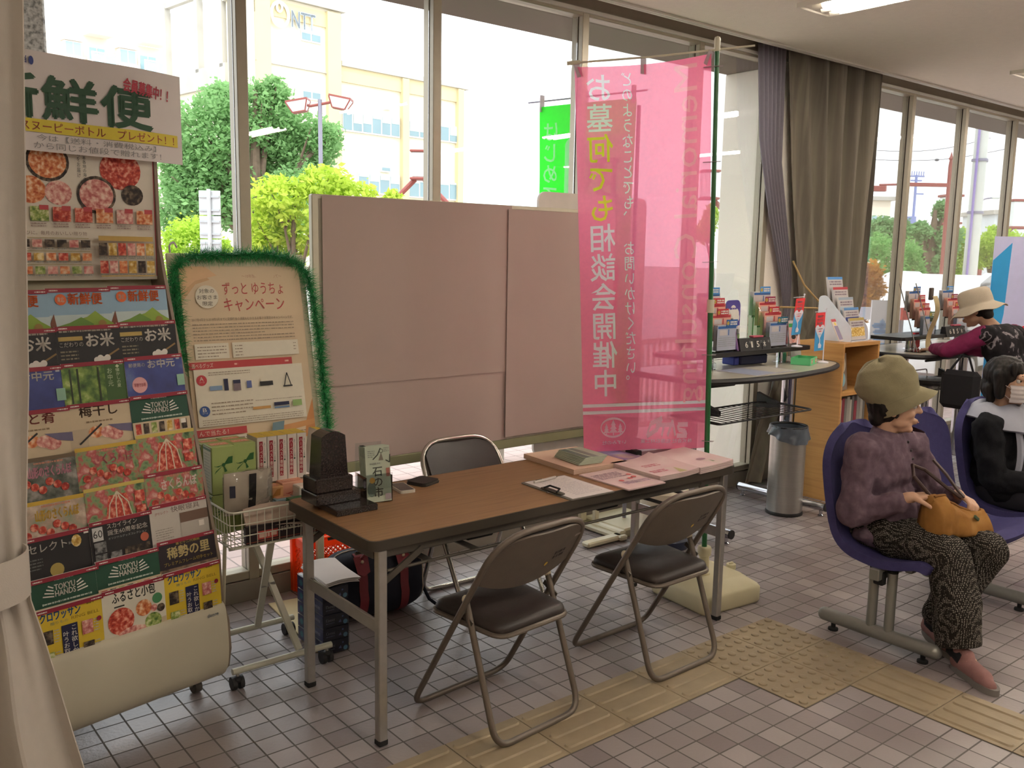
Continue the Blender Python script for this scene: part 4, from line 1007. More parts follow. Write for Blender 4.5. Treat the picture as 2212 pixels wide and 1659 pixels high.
k = len(P); fs = [(2*i, 2*i+1, 2*i+3, 2*i+2) for i in range(k-1)]+[(2*k+2*i, 2*k+2*i+2, 2*k+2*i+3, 2*k+2*i+1) for i in range(k-1)]+[(0, 1, 2*k+1, 2*k), (2*k-2, 2*k-1, 4*k-1, 4*k-2)]+[(2*i, 2*i+2, 2*k+2*i+2, 2*k+2*i) for i in range(k-1)]+[(2*i+1, 2*i+3, 2*k+2*i+3, 2*k+2*i+1) for i in range(k-1)]
b.add(vs, fs, IVRY, True); fp = b.build('front_panel', t, angle=60)
b = MB(); b.M = frame(W2L(-1.70, -.0365, .345), (1, 0, 0), (0, .05, 1)); b.txt('deore', -.022, -.007, .022, .007, ink('8f9ba6'), .01); b.build('maker_mark', fp, recalc=False)
b = MB(); b.box(W2L((RX0+RX1)/2, .372, 1.78), (RX1-RX0, .02, .48), IVRY); b.build('header_board', t)
b = MB(); b.M = frame(W2L((RX0+RX1)/2, .25, .97), (1, 0, 0), (0, .298, 1)); b.box((0, .0, 0), (RX1-RX0, 1.42, .01), POCK); b.build('back_panel', t)
for (y, z) in RT[:-1]:
    b = MB(); b.box(W2L((RX0+RX1)/2, y+.035, z-.285), (RX1-RX0, .08, .006), POCK); b.build('pocket_floor', t)
for x in (RX0+.06, RX1-.05):
    for y in (.09, .36):
        b = MB(); b.cyl(W2L(x, y, .055), W2L(x, y, .09), .01, STEEL, 10); b.tube([W2L(x-.014, y, .06), W2L(x-.014, y+.015, .025)], .005, STEEL, flat=(.02, .004)); cs = b.build('caster', t)
        b = MB(); b.cyl(W2L(x-.013, y+.015, .026), W2L(x+.013, y+.015, .026), .026, mat('caster_grey', '55524d', .6), 16); b.build('wheel', cs)
MRED = ink('8e2233'); WHT = ink('e6e0d6'); CRMI = ink('cdbb9c')
def food(n, a, c, d, s=70): return ramp_mat('food_'+n, [(.34, a), (.5, c), (.66, d)], s, .6)
F_OR = food('salmon', 'b5502c', 'd98a55', 'efd2b0'); F_RED = food('red', '8e1f1f', 'c24a35', 'e6a58d'); F_GRN = food('greens', '4a6a2f', '92a452', 'd9dba8'); F_DK = food('dark', '1c1815', '3c2f26', '7a6a55'); F_PK = food('pink', 'b45b58', 'd99b8f', 'f0d5c5'); F_GLD = food('gold', 'a87a2c', 'd1ad55', 'eedfb0')
FOREST = ramp_mat('forest_print', [(.3, '24381d'), (.45, '4f7030'), (.6, '86a04a'), (.72, 'c5cf8a')], 26, .5); CHERRY = ramp_mat('cherry_print', [(.3, '33512f'), (.45, '7f9a6a'), (.55, 'b34a4c'), (.7, 'dcb3a5')], 30, .5); DUSK = ramp_mat('blue_print', [(.3, '2b2f66'), (.55, '3f4a8d'), (.75, '6d83ad')], 9, .5)
YELC = ink('d9bb36'); NAVY = ink('1f2344'); BLUEI = ink('2f5f9a'); BLKC = ink('211f20'); ORGI = ink('d8662c')
def redbar(b, w, h): b.rect(-w/2, h/2-.014, w/2, h/2, MRED); b.greek(-w/2+.012, h/2-.010, -w/2+.04, h/2-.005, 1, WHT, .8, 3); b.greek(w/2-.04, h/2-.010, w/2-.006, h/2-.005, 1, WHT, .7, 4)
def c_sky(b, w, h):
    b.rect(-w/2, -h/2, w/2, h/2-.014, ink('93b3c9')); b.rect(-w/2, .0, w/2, .045, ink('c0d0cf')); b.poly([(-w/2, .005), (-.05, .01), (-.02, .026), (.02, .036), (.05, .056), (.08, .03), (w/2, .012), (w/2, -h/2), (-w/2, -h/2)], ink('8aa63e')); b.poly([(-w/2, .0), (-.04, .018), (.0, .036), (.04, .012), (.04, -h/2), (-w/2, -h/2)], ink('6a8f38')); b.poly([(-w/2, .0), (w/2, .004), (w/2, -h/2), (-w/2, -h/2)], ink('7d9a3a'))
    b.poly([(-w/2, .006), (-w/2+.02, .05), (-w/2+.026, .0)], ink('7c4a34')); b.disc(.07, .01, .014, ink('9a7c3c'))
    b.disc(-.062, .097, .019, ORGI); b.txt('東北', -.073, .088, -.051, .106, WHT, .01); b.txt('新鮮便', -.038, .079, .077, .118, ORGI, .03)
def c_rice(b, w, h):
    b.rect(-w/2, -h/2, w/2, h/2-.014, BLKC); b.greek(-.095, .113, .08, .123, 1, ink('a89f8f'), .6, 5); b.rect(-.1, .086, -.02, .1, ink('b39a55')); b.txt('こだわりの', -.098, .066, -.02, .081, WHT, .005); b.txt('お米', -.01, .062, .086, .108, WHT, .03); b.greek(-.098, .02, -.04, .056, 3, ink('857b66'), .4, 6); b.line([(.03, .012), (.1, .05)], .006, ink('8c6f45')); [b.disc(.02+.012*i, .016+.006*(i % 2), .011, WHT, 12) for i in range(4)]
def c_blue(b, w, h):
    b.rect(-w/2, -h/2, w/2, h/2-.014, DUSK); b.txt('郵便局の', -.095, .098, -.035, .112, WHT, .01); b.txt('お中元', -.025, .09, .078, .12, WHT, .02); b.rect(.085, .115, .098, .128, ink('b9bec9')); b.disc(-.062, .035, .028, ink('dba3a4')); b.txt('早割でお得', -.083, .028, -.041, .042, ink('b0454a'), .01); b.rect(.08, .02, w/2, .06, ink('8fb7a0'))
def c_forest(b, w, h):
    b.rect(-w/2, -h/2, w/2, h/2-.014, FOREST); b.rect(.035, -h/2, w/2, h/2-.014, ink('3f5e2c')); [b.rect(x, .0, x+.006, h/2-.02, ink('2f3a22')) for x in (-.085, -.06, .01)]; b.vtxt('お中元', .042, .045, .062, .11, ink('b9c8a0'), 0); b.vtxt('◆懐かしの夏', .073, .04, .088, .12, ink('c3d0ac'), 0); b.rect(.088, .118, .1, .13, ink('9aa58e'))
def c_ume(txt, c):
    def f(b, w, h):
        b.rect(-w/2, -h/2, w/2, h/2-.014, CRMI); b.rect(-w/2, -h/2, -w/2+.06, .05, ink('bfae93')); b.txt(txt, -.07, .088, .06, .125, c, .02); b.greek(-.05, .066, .04, .075, 1, ink('8f7a5c'), .6, 6); [b.disc(x, y, .026, F_PK if i else F_OR, 16, .02) for i, (x, y) in enumerate(((-.02, .035), (.02, .03), (.045, .02)))]; b.poly([(.02, .055), (w/2, .05), (w/2, .02), (.06, .03)], ink('6b6580')); b.line([(-.08, .0), (.0, .06)], .006, BLKC)
    return f
def c_hands(b, w, h):
    b.rect(-w/2, -h/2, w/2, h/2-.014, ink('1f4a36')); b.greek(-.03, .117, .03, .123, 1, WHT, .6, 4)
    for y, T in ((.088, 'TOKYU'), (.068, 'HANDS')): b.txt(T, -.032, y, .032, y+.018, WHT, .03)
    for s in (-1, 1): [b.line([(s*.036, .070+i*.009), (s*(.07-.006*i), .076+i*.010)], .004, WHT) for i in range(4)]
    b.greek(-.075, .048, .08, .056, 1, ink('b9c4b6'), .7, 8); b.rect(-w/2, -h/2, w/2, .042, CRMI)
    for i in range(7): b.rect(-.1+.029*i, .0, -.08+.029*i, .036, (F_RED, F_DK, F_GRN, F_DK, F_GLD, F_RED, F_DK)[i])
    b.rect(.07, .02, .09, .036, WHT)
def c_bag(b, w, h):
    b.rect(-w/2, -h/2, w/2, h/2, CHERRY); b.rect(-w/2, h/2-.012, w/2, h/2, ink('c9b45c')); b.poly([(-.05, .0), (.05, .0), (.035, .1), (-.03, .1)], F_RED)
    for x in (-.04, -.01, .02, .05): b.line([(x, .0), (x*.7, .07), (.0, .11)], .004, ink('d7cdb4'))
    b.rect(.06, .06, .095, .1, F_RED); b.rect(.06, .02, .095, .05, F_RED)
def c_cherry(title, c, top='8e2233', base=None):
    def f(b, w, h):
        b.rect(-w/2, -h/2, w/2, h/2, base or CHERRY); b.rect(-w/2, h/2-.013, w/2, h/2, ink(top)); b.txt(title, -.05, .07, .085, .105, c, .03); b.greek(-.03, .112, .06, .12, 1, ink('c98a72'), .7, 3); [b.disc(-.08+.023*i, .03+.012*((i*5) % 3), .013, F_RED, 14) for i in range(7)]
    return f
def c_sky60(b, w, h):
    b.rect(-w/2, -h/2, w/2, h/2-.014, BLKC); b.rect(-.1, .07, -.065, .115, ink('c9c9c6')); b.txt('60', -.098, .08, -.067, .105, BLKC); b.txt('スカイライン', -.05, .103, .055, .119, WHT, .008); b.txt('誕生60周年記念', -.05, .08, .09, .098, WHT, .01); b.txt('オリジナルグッズコレクション', -.05, .066, .085, .074, ink('a9a9a6')); b.disc(.075, .05, .015, ink('b05a42')); [b.rect(-.1+.05*(i % 2), -.05+.04*(i//2), -.06+.05*(i % 2), -.015+.04*(i//2), ramp_mat('mono_photo', [(.4, '2a2a2c'), (.6, '8a8a88')], 50, .5)) for i in range(5)]; b.rect(.0, -.02, .09, .03, F_DK)
def c_sel(b, w, h):
    b.rect(-w/2, -h/2, w/2, h/2-.014, BLKC); b.txt('セレクト', -.09, .085, .03, .112, WHT, .01); b.greek(.035, .09, .07, .1, 1, ink('8a8a86'), .8, 3); b.disc(.06, .098, .016, F_GLD, 12, .02); b.greek(-.095, .03, -.05, .07, 4, ink('6d6d6a'), .4, 4); b.disc(-.01, .02, .022, ink('ae9a52'), 16); b.rect(-.04, -.012, .03, .004, ink('ae9a52')); b.rect(.085, .115, .1, .13, WHT)
def c_sleep(b, w, h):
    b.rect(-w/2, -h/2, w/2, h/2-.014, ink('c3bcb2')); b.txt('快眠寝具', -.03, .098, .08, .118, ink('5c4a44'), .0); b.txt('JPセレクト', -.09, .096, -.04, .108, ink('a2615c')); b.rect(.0, .055, w/2, .09, ink('6b5344')); b.rect(.0, .0, w/2, .055, ink('b4ada3')); b.greek(-.095, .0, -.03, .05, 6, ink('8d857c'), .3, 3); b.rect(.07, .03, .09, .05, WHT)
def c_kise(b, w, h):
    b.rect(-w/2, -h/2, w/2, h/2-.014, ink('2a2126')); b.txt('第七十二代横綱', -.04, .112, .05, .122, ink('c2a94f')); b.txt('稀勢の里', -.075, .068, .085, .108, ink('d9c68c'), .03); b.txt('プレミアムフレーム切手セット', -.09, .045, .095, .058, ink('c2a94f'), .01); b.rect(-w/2, -.04, w/2, .035, F_GLD if 0 else ramp_mat('brown_photo', [(.35, '4a3a30'), (.6, '9a8268')], 30, .6))
def c_croi(b, w, h):
    b.rect(-w/2, -h/2, w/2, h/2-.014, YELC); b.txt('クロワッサン', -.09, .092, .035, .122, BLUEI, .03); b.txt('贈りもの', -.06, .078, -.005, .088, ink('7d8a6a')); b.txt('RING BELL', .005, .08, .095, .09, ink('8f7a22')); b.txt('春夏号', .055, .115, .08, .122, BLKC); b.rect(-.028, -.12, .022, .068, NAVY); b.vtxt('これ欲しか', .0, -.03, .02, .064, WHT, 0); b.vtxt('叶うお取り', -.026, -.045, -.006, .048, WHT, 0)
    for x0, y0, m in ((-.09, .02, F_DK), (.035, .02, F_PK), (-.09, -.05, F_GRN), (.035, -.05, F_DK)): b.rect(x0, y0, x0+.035, y0+.045, m); b.greek(x0+.038, y0, x0+.055, y0+.045, 5, ink('b8b3a2'), .4, 3)
    b.disc(.09, .06, .008, MRED)
def c_furu(b, w, h):
    b.rect(-w/2, -h/2, w/2, h/2-.014, ink('dcd6c4')); b.txt('ふるさと小包', -.075, .085, .075, .122, INKD, .02); b.rect(-.07, .07, -.035, .075, INKD); b.disc(.08, .065, .018, ink('4c8a5c')); b.disc(-.05, .022, .045, F_RED, 22); b.disc(.03, .045, .028, F_OR, 20); b.disc(-.01, -.04, .06, F_PK, 22, .035); b.disc(.06, -.01, .03, F_GRN, 18); b.disc(.065, .035, .012, F_PK); b.disc(.09, .03, .014, F_DK)
MAGS = [
 [('sky blue and green-hill catalogue titled 新鮮便', c_sky)]*3,
 [('black catalogue titled お米 with a heap of rice', c_rice)]*3,
 [('dark blue catalogue titled お中元 in the left column', c_blue), ('forest green catalogue titled お中元 in the middle column', c_forest), ('dark blue catalogue titled お中元 in the right column', c_blue)],
 [('cream catalogue with brush title 子と肴 in the left column', c_ume('子と肴', ink('8a4038'))), ('cream pickled plum catalogue titled 梅干し in the middle column', c_ume('梅干し', ink('59402f'))), ('dark green winged-logo catalogue high in the right column', c_hands)],
 [('dark catalogue with pink cherry title in the left column', c_cherry('山形のさくらんぼ', ink('cf8fa0'), '6b5a44', food('mix', '3a4536', '6d6f66', 'a8a29a', 24))), ('pale catalogue with a red fruit sprig in the middle column', c_cherry('さくらんぼ', ink('c26a70'), 'c9a63c')), ('green catalogue with a netted melon bag in the right column', c_bag)],
 [('yellow-lettered cherry catalogue titled 山形のさくらんぼ in the left column', c_cherry('山形のさくらんぼ', ink('d8b04a'), 'c9a63c', food('mist', '8c9a80', 'b59f8c', 'd7c7b5', 22))), ('green catalogue with a netted melon bag in the middle column', c_bag), ('bright cherry catalogue titled さくらんぼ in the right column', c_cherry('さくらんぼ', ink('f0dfd8')))],
 [('black catalogue titled セレクト with a gold figure', c_sel), ('black catalogue about the 60th anniversary of スカイライン', c_sky60), ('pale grey bedding catalogue titled 快眠寝具', c_sleep)],
 [('dark green winged-logo catalogue low in the left column', c_hands), ('dark green winged-logo catalogue low in the middle column', c_hands), ('brown and gold catalogue titled 稀勢の里', c_kise)],
 [('yellow クロワッサン catalogue in the bottom left pocket', c_croi), ('white ふるさと小包 catalogue in the bottom middle pocket', c_furu), ('yellow クロワッサン catalogue in the bottom right pocket', c_croi)]]
R = random.Random(4)
COLW = [-.539, -.327, -.1155]
for r, (y, z) in enumerate(RT):
    for c in range(3):
        lb, fn = MAGS[r][c]
        if r < 2: lb += (', left column', ', middle column', ', right column')[c]+(' of the top row' if r == 0 else ' of the second row')
        w, h = .218, .27
        dz = (-.014, -.008, .0)[c]*(1.6 if 3 < r < 8 else .6)
        ph = .02 if r == 8 else 0
        b = MB(); b.box((0, -.01, -.005), (w, h-.02, .008), PAPW); b.rect(-w/2, -h/2, w/2, h/2, WHT); fn(b, w, h)
        if fn not in (c_bag,) and r not in (4, 5) or (r == 5 and c == 2): redbar(b, w, h)
        tilt = math.radians(9 if r < 8 else 4); up = RUY*math.sin(tilt)+Vector((0, 0, math.cos(tilt)))
        o = onrack(COLW[c]+R.uniform(-.003, .003), y-.008, z+dz)-up*h/2
        L = o-up*h/2
        for i, p in enumerate(b.v): pass
        b.build('catalogue', None, o, 0, lb, 'catalogue', 'catalogues in the wheeled rack', recalc=False, rot=(PI/2-tilt, 0, RA+R.uniform(-.02, .02)))
# posters fixed above the catalogues
b = MB(); W_, H_ = .66, .48
b.M = Matrix.Identity(4); b.box((0, 0, -.001), (W_, .40, .002), WHT); b.rect(-W_/2, -.2, W_/2, .2, ink('ded6c6'))
b.rect(W_/2-.018, -.19, W_/2-.006, .2, ink('c2485a'))
R = random.Random(9)
b.rect(-.33, .0, -.165, .19, ink('4a3a34'))
for (x, y, r, m, dk) in ((-.06, .13, .062, F_OR, 1), (.19, .12, .075, F_RED, 0), (-.12, .05, .05, F_OR, 0), (-.03, .045, .045, F_PK, 0), (.10, .045, .06, F_PK, 1), (.23, .05, .04, F_DK, 0), (-.25, .12, .05, F_RED, 0), (-.25, .04, .045, F_OR, 0)):
    if dk: b.disc(x, y, r*1.15, F_DK, 24, r*.9)
    b.disc(x, y, r, m, 22, r*.75)
b.vtxt('日本各地の海の幸', .055, .07, .068, .165, INKD); b.vtxt('旬をお届け', .035, .09, .048, .165, INKD)
for i in range(7): b.rect(-.2+.073*i, -.035, -.14+.073*i, .005, (F_RED, F_GRN, F_RED, F_RED, F_OR, F_PK, F_OR)[i]); b.rect(-.17+.073*i, -.004, -.14+.073*i, .009, ink('b8474a')); b.greek(-.2+.073*i, -.052, -.15+.073*i, -.038, 2, ink('a08a80'), .5, i)
b.txt('たのしみ、届くたびに。毎月のおいしい贈り物', -.27, -.073, .055, -.062, ink('8a7060'))
for row in range(3):
    b.line([(-.16, -.081-.037*row), (.06, -.081-.037*row)], .002, ink('a59a6a'))
    for i in range(9): b.rect(-.29+.04*i, -.107-.037*row, -.258+.04*i, -.086-.037*row, (F_DK, F_RED, F_OR, F_PK, F_GLD, F_GRN, F_DK, F_OR, F_PK)[(i*3+row) % 9]); b.greek(-.29+.04*i, -.114-.037*row, -.26+.04*i, -.108-.037*row, 1, GREYI, .5, i)
b.rect(.085, -.086, .285, -.072, ink('c2a257'))
for row in range(2):
    for i in range(6): b.rect(.085+.034*i, -.128-.052*row, .114+.034*i, -.092-.052*row, (F_DK, F_GLD, F_RED, F_PK, F_OR, F_GLD)[(i+row*2) % 6]); b.greek(.085+.034*i, -.139-.052*row, .113+.034*i, -.13-.052*row, 2, GREYI, .5, i)
b.line([(.085, -.188), (.285, -.188)], .003, ink('c2a257'))
b.v = [Vector((v.x, v.y*1.2, v.z)) for v in b.v]; b.build('food_poster', None, onrack(-.315, .3605, 1.765), 0, 'poster crowded with seafood photos at the top of the catalogue rack', 'poster', recalc=False, rot=(PI/2, 0, RA))
GRNI = ink('2c5136'); YB = ink('d9c53c')
class Bend(MB): pass
b = Bend(); b.z = .002
b.txt('新鮮便', -.42, -.052, .155, .085, GRNI, .035); b.txt('会員募集中！！', .05, .065, .225, .11, ink('b23a4a'), .03, rot=-6)
zb = b.lay(); xs = [-.45+.712*i/24 for i in range(25)]; b.add([(x, y, zb) for x in xs for y in (-.098, -.056)], [(2*i, 2*i+2, 2*i+3, 2*i+1) for i in range(24)], YB); b.txt('スヌーピーボトル　プレゼント！！', -.30, -.092, .245, -.062, ink('a4503c'), .01)
b.txt('今は【送料・消費税込み】', -.25, -.124, .165, -.104, ink('8c8a88')); b.txt('から同じお値段で贈れます！', -.26, -.15, .185, -.128, ink('8c8a88')); b.disc(-.255, .125, .008, ink('3a4a8a'), 12, .014); b.txt('ご当', -.30, .115, -.27, .138, ink('3a4a8a'), .02)
def curlp(x, y): return .035*max(0, (x-.05)/.24)**2*(.8+.2*y)-.004*math.sin(x*14)
pts = b.v; b.v = [Vector((p.x, p.y, p.z-curlp(p.x, p.y)+.0015)) for p in pts]
def sf(u, v): x = -.48+.765*u; y = -.158+.316*v; return Vector((x, y, -curlp(x, y)))
b.sheet(sf, 40, 6, .001, PAPW)
b.build('paper_sign', None, onrack(-.175, .318, 2.105), 0, 'white paper sign reading 新鮮便 fixed at the top of the catalogue rack', 'sign', recalc=False, rot=(PI/2, 0, RA))
for x in (-.5, -.1):
    b = MB(); b.box((0, .022, 0), (.02, .04, .012), STEELD, .002); b.build('clip', None, onrack(x, .322, 2.0), RA, 'small clip holding the paper sign to the rack header, %s' % ('left one' if x < -.3 else 'right one'), 'clip', 'clips behind the paper sign')
# ------------------------------------------------------------------ wire cart and what it carries
WPAINT = mat('white_wire', 'cfcdbb', .4, .1); CAST = mat('caster_black', '242223', .6)
CX, CY = -1.412, .96
t = thing('wire_basket_cart', 'white wire basket on crossed folding legs with black casters', 'cart', (CX, CY, 0))
bx, by, z0, z1 = .205, .195, .552, .690
b = MB()
def loop(z, r, k=1.0): b.tube(fillet([(-bx*k, -by*k, z), (bx*k, -by*k, z), (bx*k, by*k, z), (-bx*k, by*k, z)], .03, 4, True), r, WPAINT, 7, closed=True)
loop(z1, .004); loop(z0, .003, .97); loop(z0+.09, .0022, .995); loop(z0+.045, .0022, .985)
n = 13
for i in range(n+1):
    u = -1+2*i/n
    for s in (-1, 1):
        b.tube([(u*bx*.94, s*by, z1), (u*bx*.92, s*by*.97, z0), (u*bx*.92, 0, z0-.001)], .0018, WPAINT, 5); b.tube([(s*bx, u*by*.94, z1), (s*bx*.97, u*by*.92, z0)], .0018, WPAINT, 5)
for i in range(8): v = -1+2*i/7; b.tube([(-bx*.95, v*by*.93, z0), (bx*.95, v*by*.93, z0)], .0018, WPAINT, 5)
b.build('basket', t)
for s in (-1, 1):
    b = MB(); b.tube([(.055-.016*s, s*.160, .085), (-.02-.016*s, -s*.160, .545)], .01, WPAINT, flat=(.026, .012)); b.build('leg', t)
    b = MB(); b.tube([(-.205, s*.172, .075), (.205, s*.172, .075)], .0125, WPAINT, 12); b.build('base_tube', t)
    for q in (-1, 1):
        b = MB(); b.cyl((q*.185, s*.172, .045), (q*.185, s*.172, .075), .007, STEEL, 8); b.ball((q*.185, s*.172, .042), (.016, .02, .014), CAST, 6); cs = b.build('caster', t)
        b = MB()
        for w in (-.014, .014): b.cyl((q*.185+w-.008, s*.172+.008, .0255), (q*.185+w+.008, s*.172+.008, .0255), .0252, CAST, 16)
        b.build('wheel', cs)
b = MB(); b.cyl((-.01, 0, .315), (.045, 0, .315), .008, STEEL, 10); b.build('pivot', t)
for q in (-1, 1):
    b = MB(); b.tube([(-.2, q*.16, .546), (.2, q*.16, .546)], .007, WPAINT, 8); b.build('top_rail', t)
def gift(name, label, c, d, m, bow, rz=0, txtc=None, group=None, side=False):
    """small gift box with a printed ribbon bow on its front"""
    b = MB(); w, dd, h = d; b.box((0, 0, h/2), d, m, .002)
    b.M = frame((0, -dd/2, h/2), (1, 0, 0), (0, 0, 1)); b.z = .0006
    if bow:
        y = h*.12 if h > .1 else 0
        for s in (1, -1):
            b.poly([(0, y), (s*.020, y+.018*s+.010), (s*.036, y+.016*s+.014), (s*.034, y+.004*s-.001)], bow)
        b.poly([(0, y), (.004, y-.03), (.014, y-.026)], bow); b.poly([(0, y), (-.03, y-.022), (-.036, y-.034)], bow); b.disc(0, y, .007, bow, 10)
    b.M = frame((0, 0, h), (1, 0, 0), (0, 1, 0)); b.z = .0006; b.rect(-w*.38, -dd*.2, w*.38, dd*.22, ink('d98a6c')); b.greek(-w*.34, -dd*.12, w*.34, dd*.14, 2, ink('e8c9b0'), .5, 3)
    if side:
        b.M = frame((-w/2, 0, h/2), (0, -1, 0), (0, 0, 1)); b.z = .0006; b.rect(-dd*.42, -h*.46, dd*.42, h*.47, ink('d3dcc6')); b.rect(-dd*.42, h*.40, dd*.42, h*.45, ink('4c7d5a')); b.greek(-dd*.3, -h*.4, dd*.3, h*.36, 12, ink('a5b3a0'), .25, 4)
    return b.build(name, None, c, rz, label, 'box', group, recalc=False)
GBX = mat('green_gift_box', '9fae6a', .55, var=.03); GBW = ink('2c5e2f'); OBX = mat('orange_gift_box', 'dba873', .55, var=.03); PBX = mat('pink_gift_box', 'dda287', .55, var=.03); BBX = mat('blue_gift_box', '8fa9b3', .55, var=.03)
ZB = z0+.006
# bags and boxes: x,y absolute
gift('gift_box', 'green ribbon gift box at the lower left of the cart, under the taller stack', (CX-.155, CY+.045, ZB), (.085, .10, .155), GBX, GBW, 0, side=True, group='green gift boxes')
gift('gift_box', 'green ribbon gift box at the upper left end of the cart', (CX-.150, CY+.045, ZB+.157), (.088, .10, .185), GBX, GBW, -.03, side=True, group='green gift boxes')
gift('gift_box', 'green ribbon gift box right of the leftmost one in the cart', (CX-.060, CY+.06, ZB+.157), (.088, .10, .185), GBX, GBW, 0, group='green gift boxes')
gift('gift_box', 'plain green gift box supporting the right-hand green box', (CX-.063, CY+.06, ZB), (.084, .10, .155), GBX, None, 0, group='green gift boxes')
gift('gift_box', 'green gift box behind the leftmost green box', (CX-.150, CY+.148, ZB+.09), (.088, .09, .245), GBX, None, 0, side=True, group='green gift boxes')
gift('gift_box', 'green gift box behind the other green boxes', (CX-.058, CY+.158, ZB+.09), (.088, .085, .245), GBX, None, 0, group='green gift boxes')
SLIM = mat('slim_box_white', 'd8cfc4', .55, var=.02); YT = ink('d2b23f'); CRIM = ink('93222f')
SLH, SLZ = .185, ZB+.165
words_ = ('first', 'second', 'third', 'fourth', 'fifth')
for i in range(6):
    b = MB(); w, d, h = .040, .10, SLH; b.box((0, 0, h/2), (w, d, h), SLIM, .0015); b.M = frame((0, 0, h), (1, 0, 0), (0, 1, 0)); b.z = .0004; b.rect(-w/2, -d/2, w/2, d/2, YT)
    b.M = frame((0, -d/2, 0), (1, 0, 0), (0, 0, 1)); b.z = .0006; b.rect(-.012, .02, .003, h-.016, CRIM); b.vtxt('ハーベスト香味めん', -.011, .022, .002, h-.02, ink('e3cfc0'), .02); b.vtxt('あごだし風', .0065, .09, .0135, h-.02, ink('6b6a66')); b.disc(.009, .085, .004, ink('3a5340'), 8)
    lean = 0 if i < 5 else .16
    b.build('slim_box', None, (CX+.021+.0425*i+(.026 if i == 5 else 0), CY+.085+(0 if i < 5 else -.004), SLZ), 0, 'white noodle box with a crimson label, %s' % (words_[i]+' from the left in the row' if i < 5 else 'leaning at the right end of the row'), 'box', 'white boxes with crimson labels', recalc=False, rot=(0, lean, 0))
b = MB(); b.box((0, 0, .08), (.24, .11, .155), mat('plain_carton', 'b9a58c', .8, var=.04), .002); b.build('carton', None, (CX+.115, CY+.095, ZB), 0, 'plain carton holding up the row of white noodle boxes', 'box')
gift('gift_box', 'orange gift box with a brown bow below the white noodle boxes', (CX+.030, CY+.002, ZB+.085), (.095, .068, .075), OBX, ink('b0793a'), -.03)
gift('gift_box', 'pink gift box with a red bow right of the orange one', (CX+.126, CY+.008, ZB+.093), (.098, .066, .075), PBX, ink('b2463f'), -.03)
gift('gift_box', 'blue gift box with a navy bow below the orange one', (CX+.072, CY-.040, ZB+.055), (.085, .055, .062), BBX, ink('2f5573'), -.02)
gift('gift_box', 'blue gift box half behind the grey cloth bag', (CX-.012, CY-.038, ZB+.052), (.08, .055, .06), BBX, None, .02)
for i, (x, y, w, h) in enumerate(((.03, -.015, .2, .083), (.075, -.055, .17, .05))):
    b = MB(); b.box((0, 0, h/2), (w, .06 if i else .08, h), mat('plain_carton'), .002); b.build('carton', None, (CX+x, CY+y+(0.0 if not i else .012), ZB), 0, ('plain carton under the orange and pink gift boxes', 'plain carton under the blue gift boxes')[i], 'box')
b = MB(); b.box((.13, 0, .05), (.07, .11, .1), SLIM, .004); b.build('white_box', None, (CX+.025, CY-.03, ZB+.06), 0, 'white box at the right end of the cart behind the gravestone', 'box')
CLOTHB = mat('pale_cloth', 'c6baab', .85, var=.05, scale=10, bump=.1); PLAST = glass('plastic_film', (.98, .98, .97), .7, .1); BAND = mat('black_band', '1f1d1e', .7)
def bag(b, w, h, d, m, seed):
    def f(u, v): 
        x = (u-.5)*w; z = v*h; bul = math.sin(PI*u)**.5*math.sin(PI*min(1, v*1.05+.02))**.5
        return Vector((x, -d/2*bul+.004*noise.noise(Vector((x*30, z*30, seed))), z))
    b.sheet(f, 14, 14, .002, m)
    b.sheet(lambda u, v: Vector((f(u, v).x, -f(u, v).y, f(u, v).z)), 14, 14, .002, m)
t = thing('folded_bag', 'grey folded cloth bag with a black stripe and navy tag in clear film', 'bag', (CX-.098, CY-.105, ZB+.10))
b = MB(); bag(b, .185, .16, .05, CLOTHB, 1); b.build('cloth', t)
b = MB(); b.sheet(lambda u, v: Vector((-.012+.028*u+.008*v, -.0262+.0035*abs(v-.5)*2, .008+v*.145)), 3, 8, .001, BAND); b.build('stripe', t)
b = MB(); b.sheet(lambda u, v: Vector((-.079+.020*u, -.0235+.006*(1-u), .07+.045*v)), 2, 3, .001, mat('navy_tag', '2c2d3c', .7)); b.build('tag', t)
b = MB(); bag(b, .195, .168, .06, PLAST, 2); b.build('film', t)
t = thing('wrapped_bag', 'pale folded bag in clear film lying at the front of the cart basket', 'bag', (CX-.025, CY-.155, ZB+.012))
b = MB(); b.M = Matrix.Rotation(-.05, 4, 'Z'); 
def wb(u, v): return Vector(((u-.5)*.215, -.028+.05*v+.012*math.sin(v*3), .03+.105*v*(1-.25*v)+.012*math.sin(PI*u)))
b.sheet(wb, 12, 10, .014, mat('blush_cloth', 'd2bbab', .8, var=.04)); b.build('cloth', t)
b = MB(); b.sheet(lambda u, v: wb(u, v)+Vector((0, -.013, .006)), 10, 8, .001, PLAST); b.build('film', t)
TIN = mat('dark_tin', '2a2124', .4, .2)
b = MB(); b.box((0, 0, .034), (.30, .024, .068), TIN, .003); b.M = frame((0, -.012, .034), (1, 0, 0), (0, 0, 1)); b.z = .0006; b.rect(-.105, -.02, -.025, .012, ink('b3473e')); b.greek(-.10, -.015, -.03, .007, 1, ink('d8b7a5'), .8, 2); b.txt('BEAMS DESIGN', -.012, .0, .125, .016, ink('c9bdb0'), .0); b.line([(-.15, -.026), (.15, -.026)], .003, ink('8f4a3c'))
b.build('tin_box', None, (CX+.005, CY-.176, ZB), 0, 'dark tin box lettered BEAMS DESIGN at the front of the cart', 'box', recalc=False)
GFOIL = mat('green_foil', '1d6a3f', .35, var=.2, scale=30)
t = thing('folded_bags', 'pile of dark green folded bags in the cart beside the gravestone', 'bags', (CX+.105, CY-.125, ZB+.075))
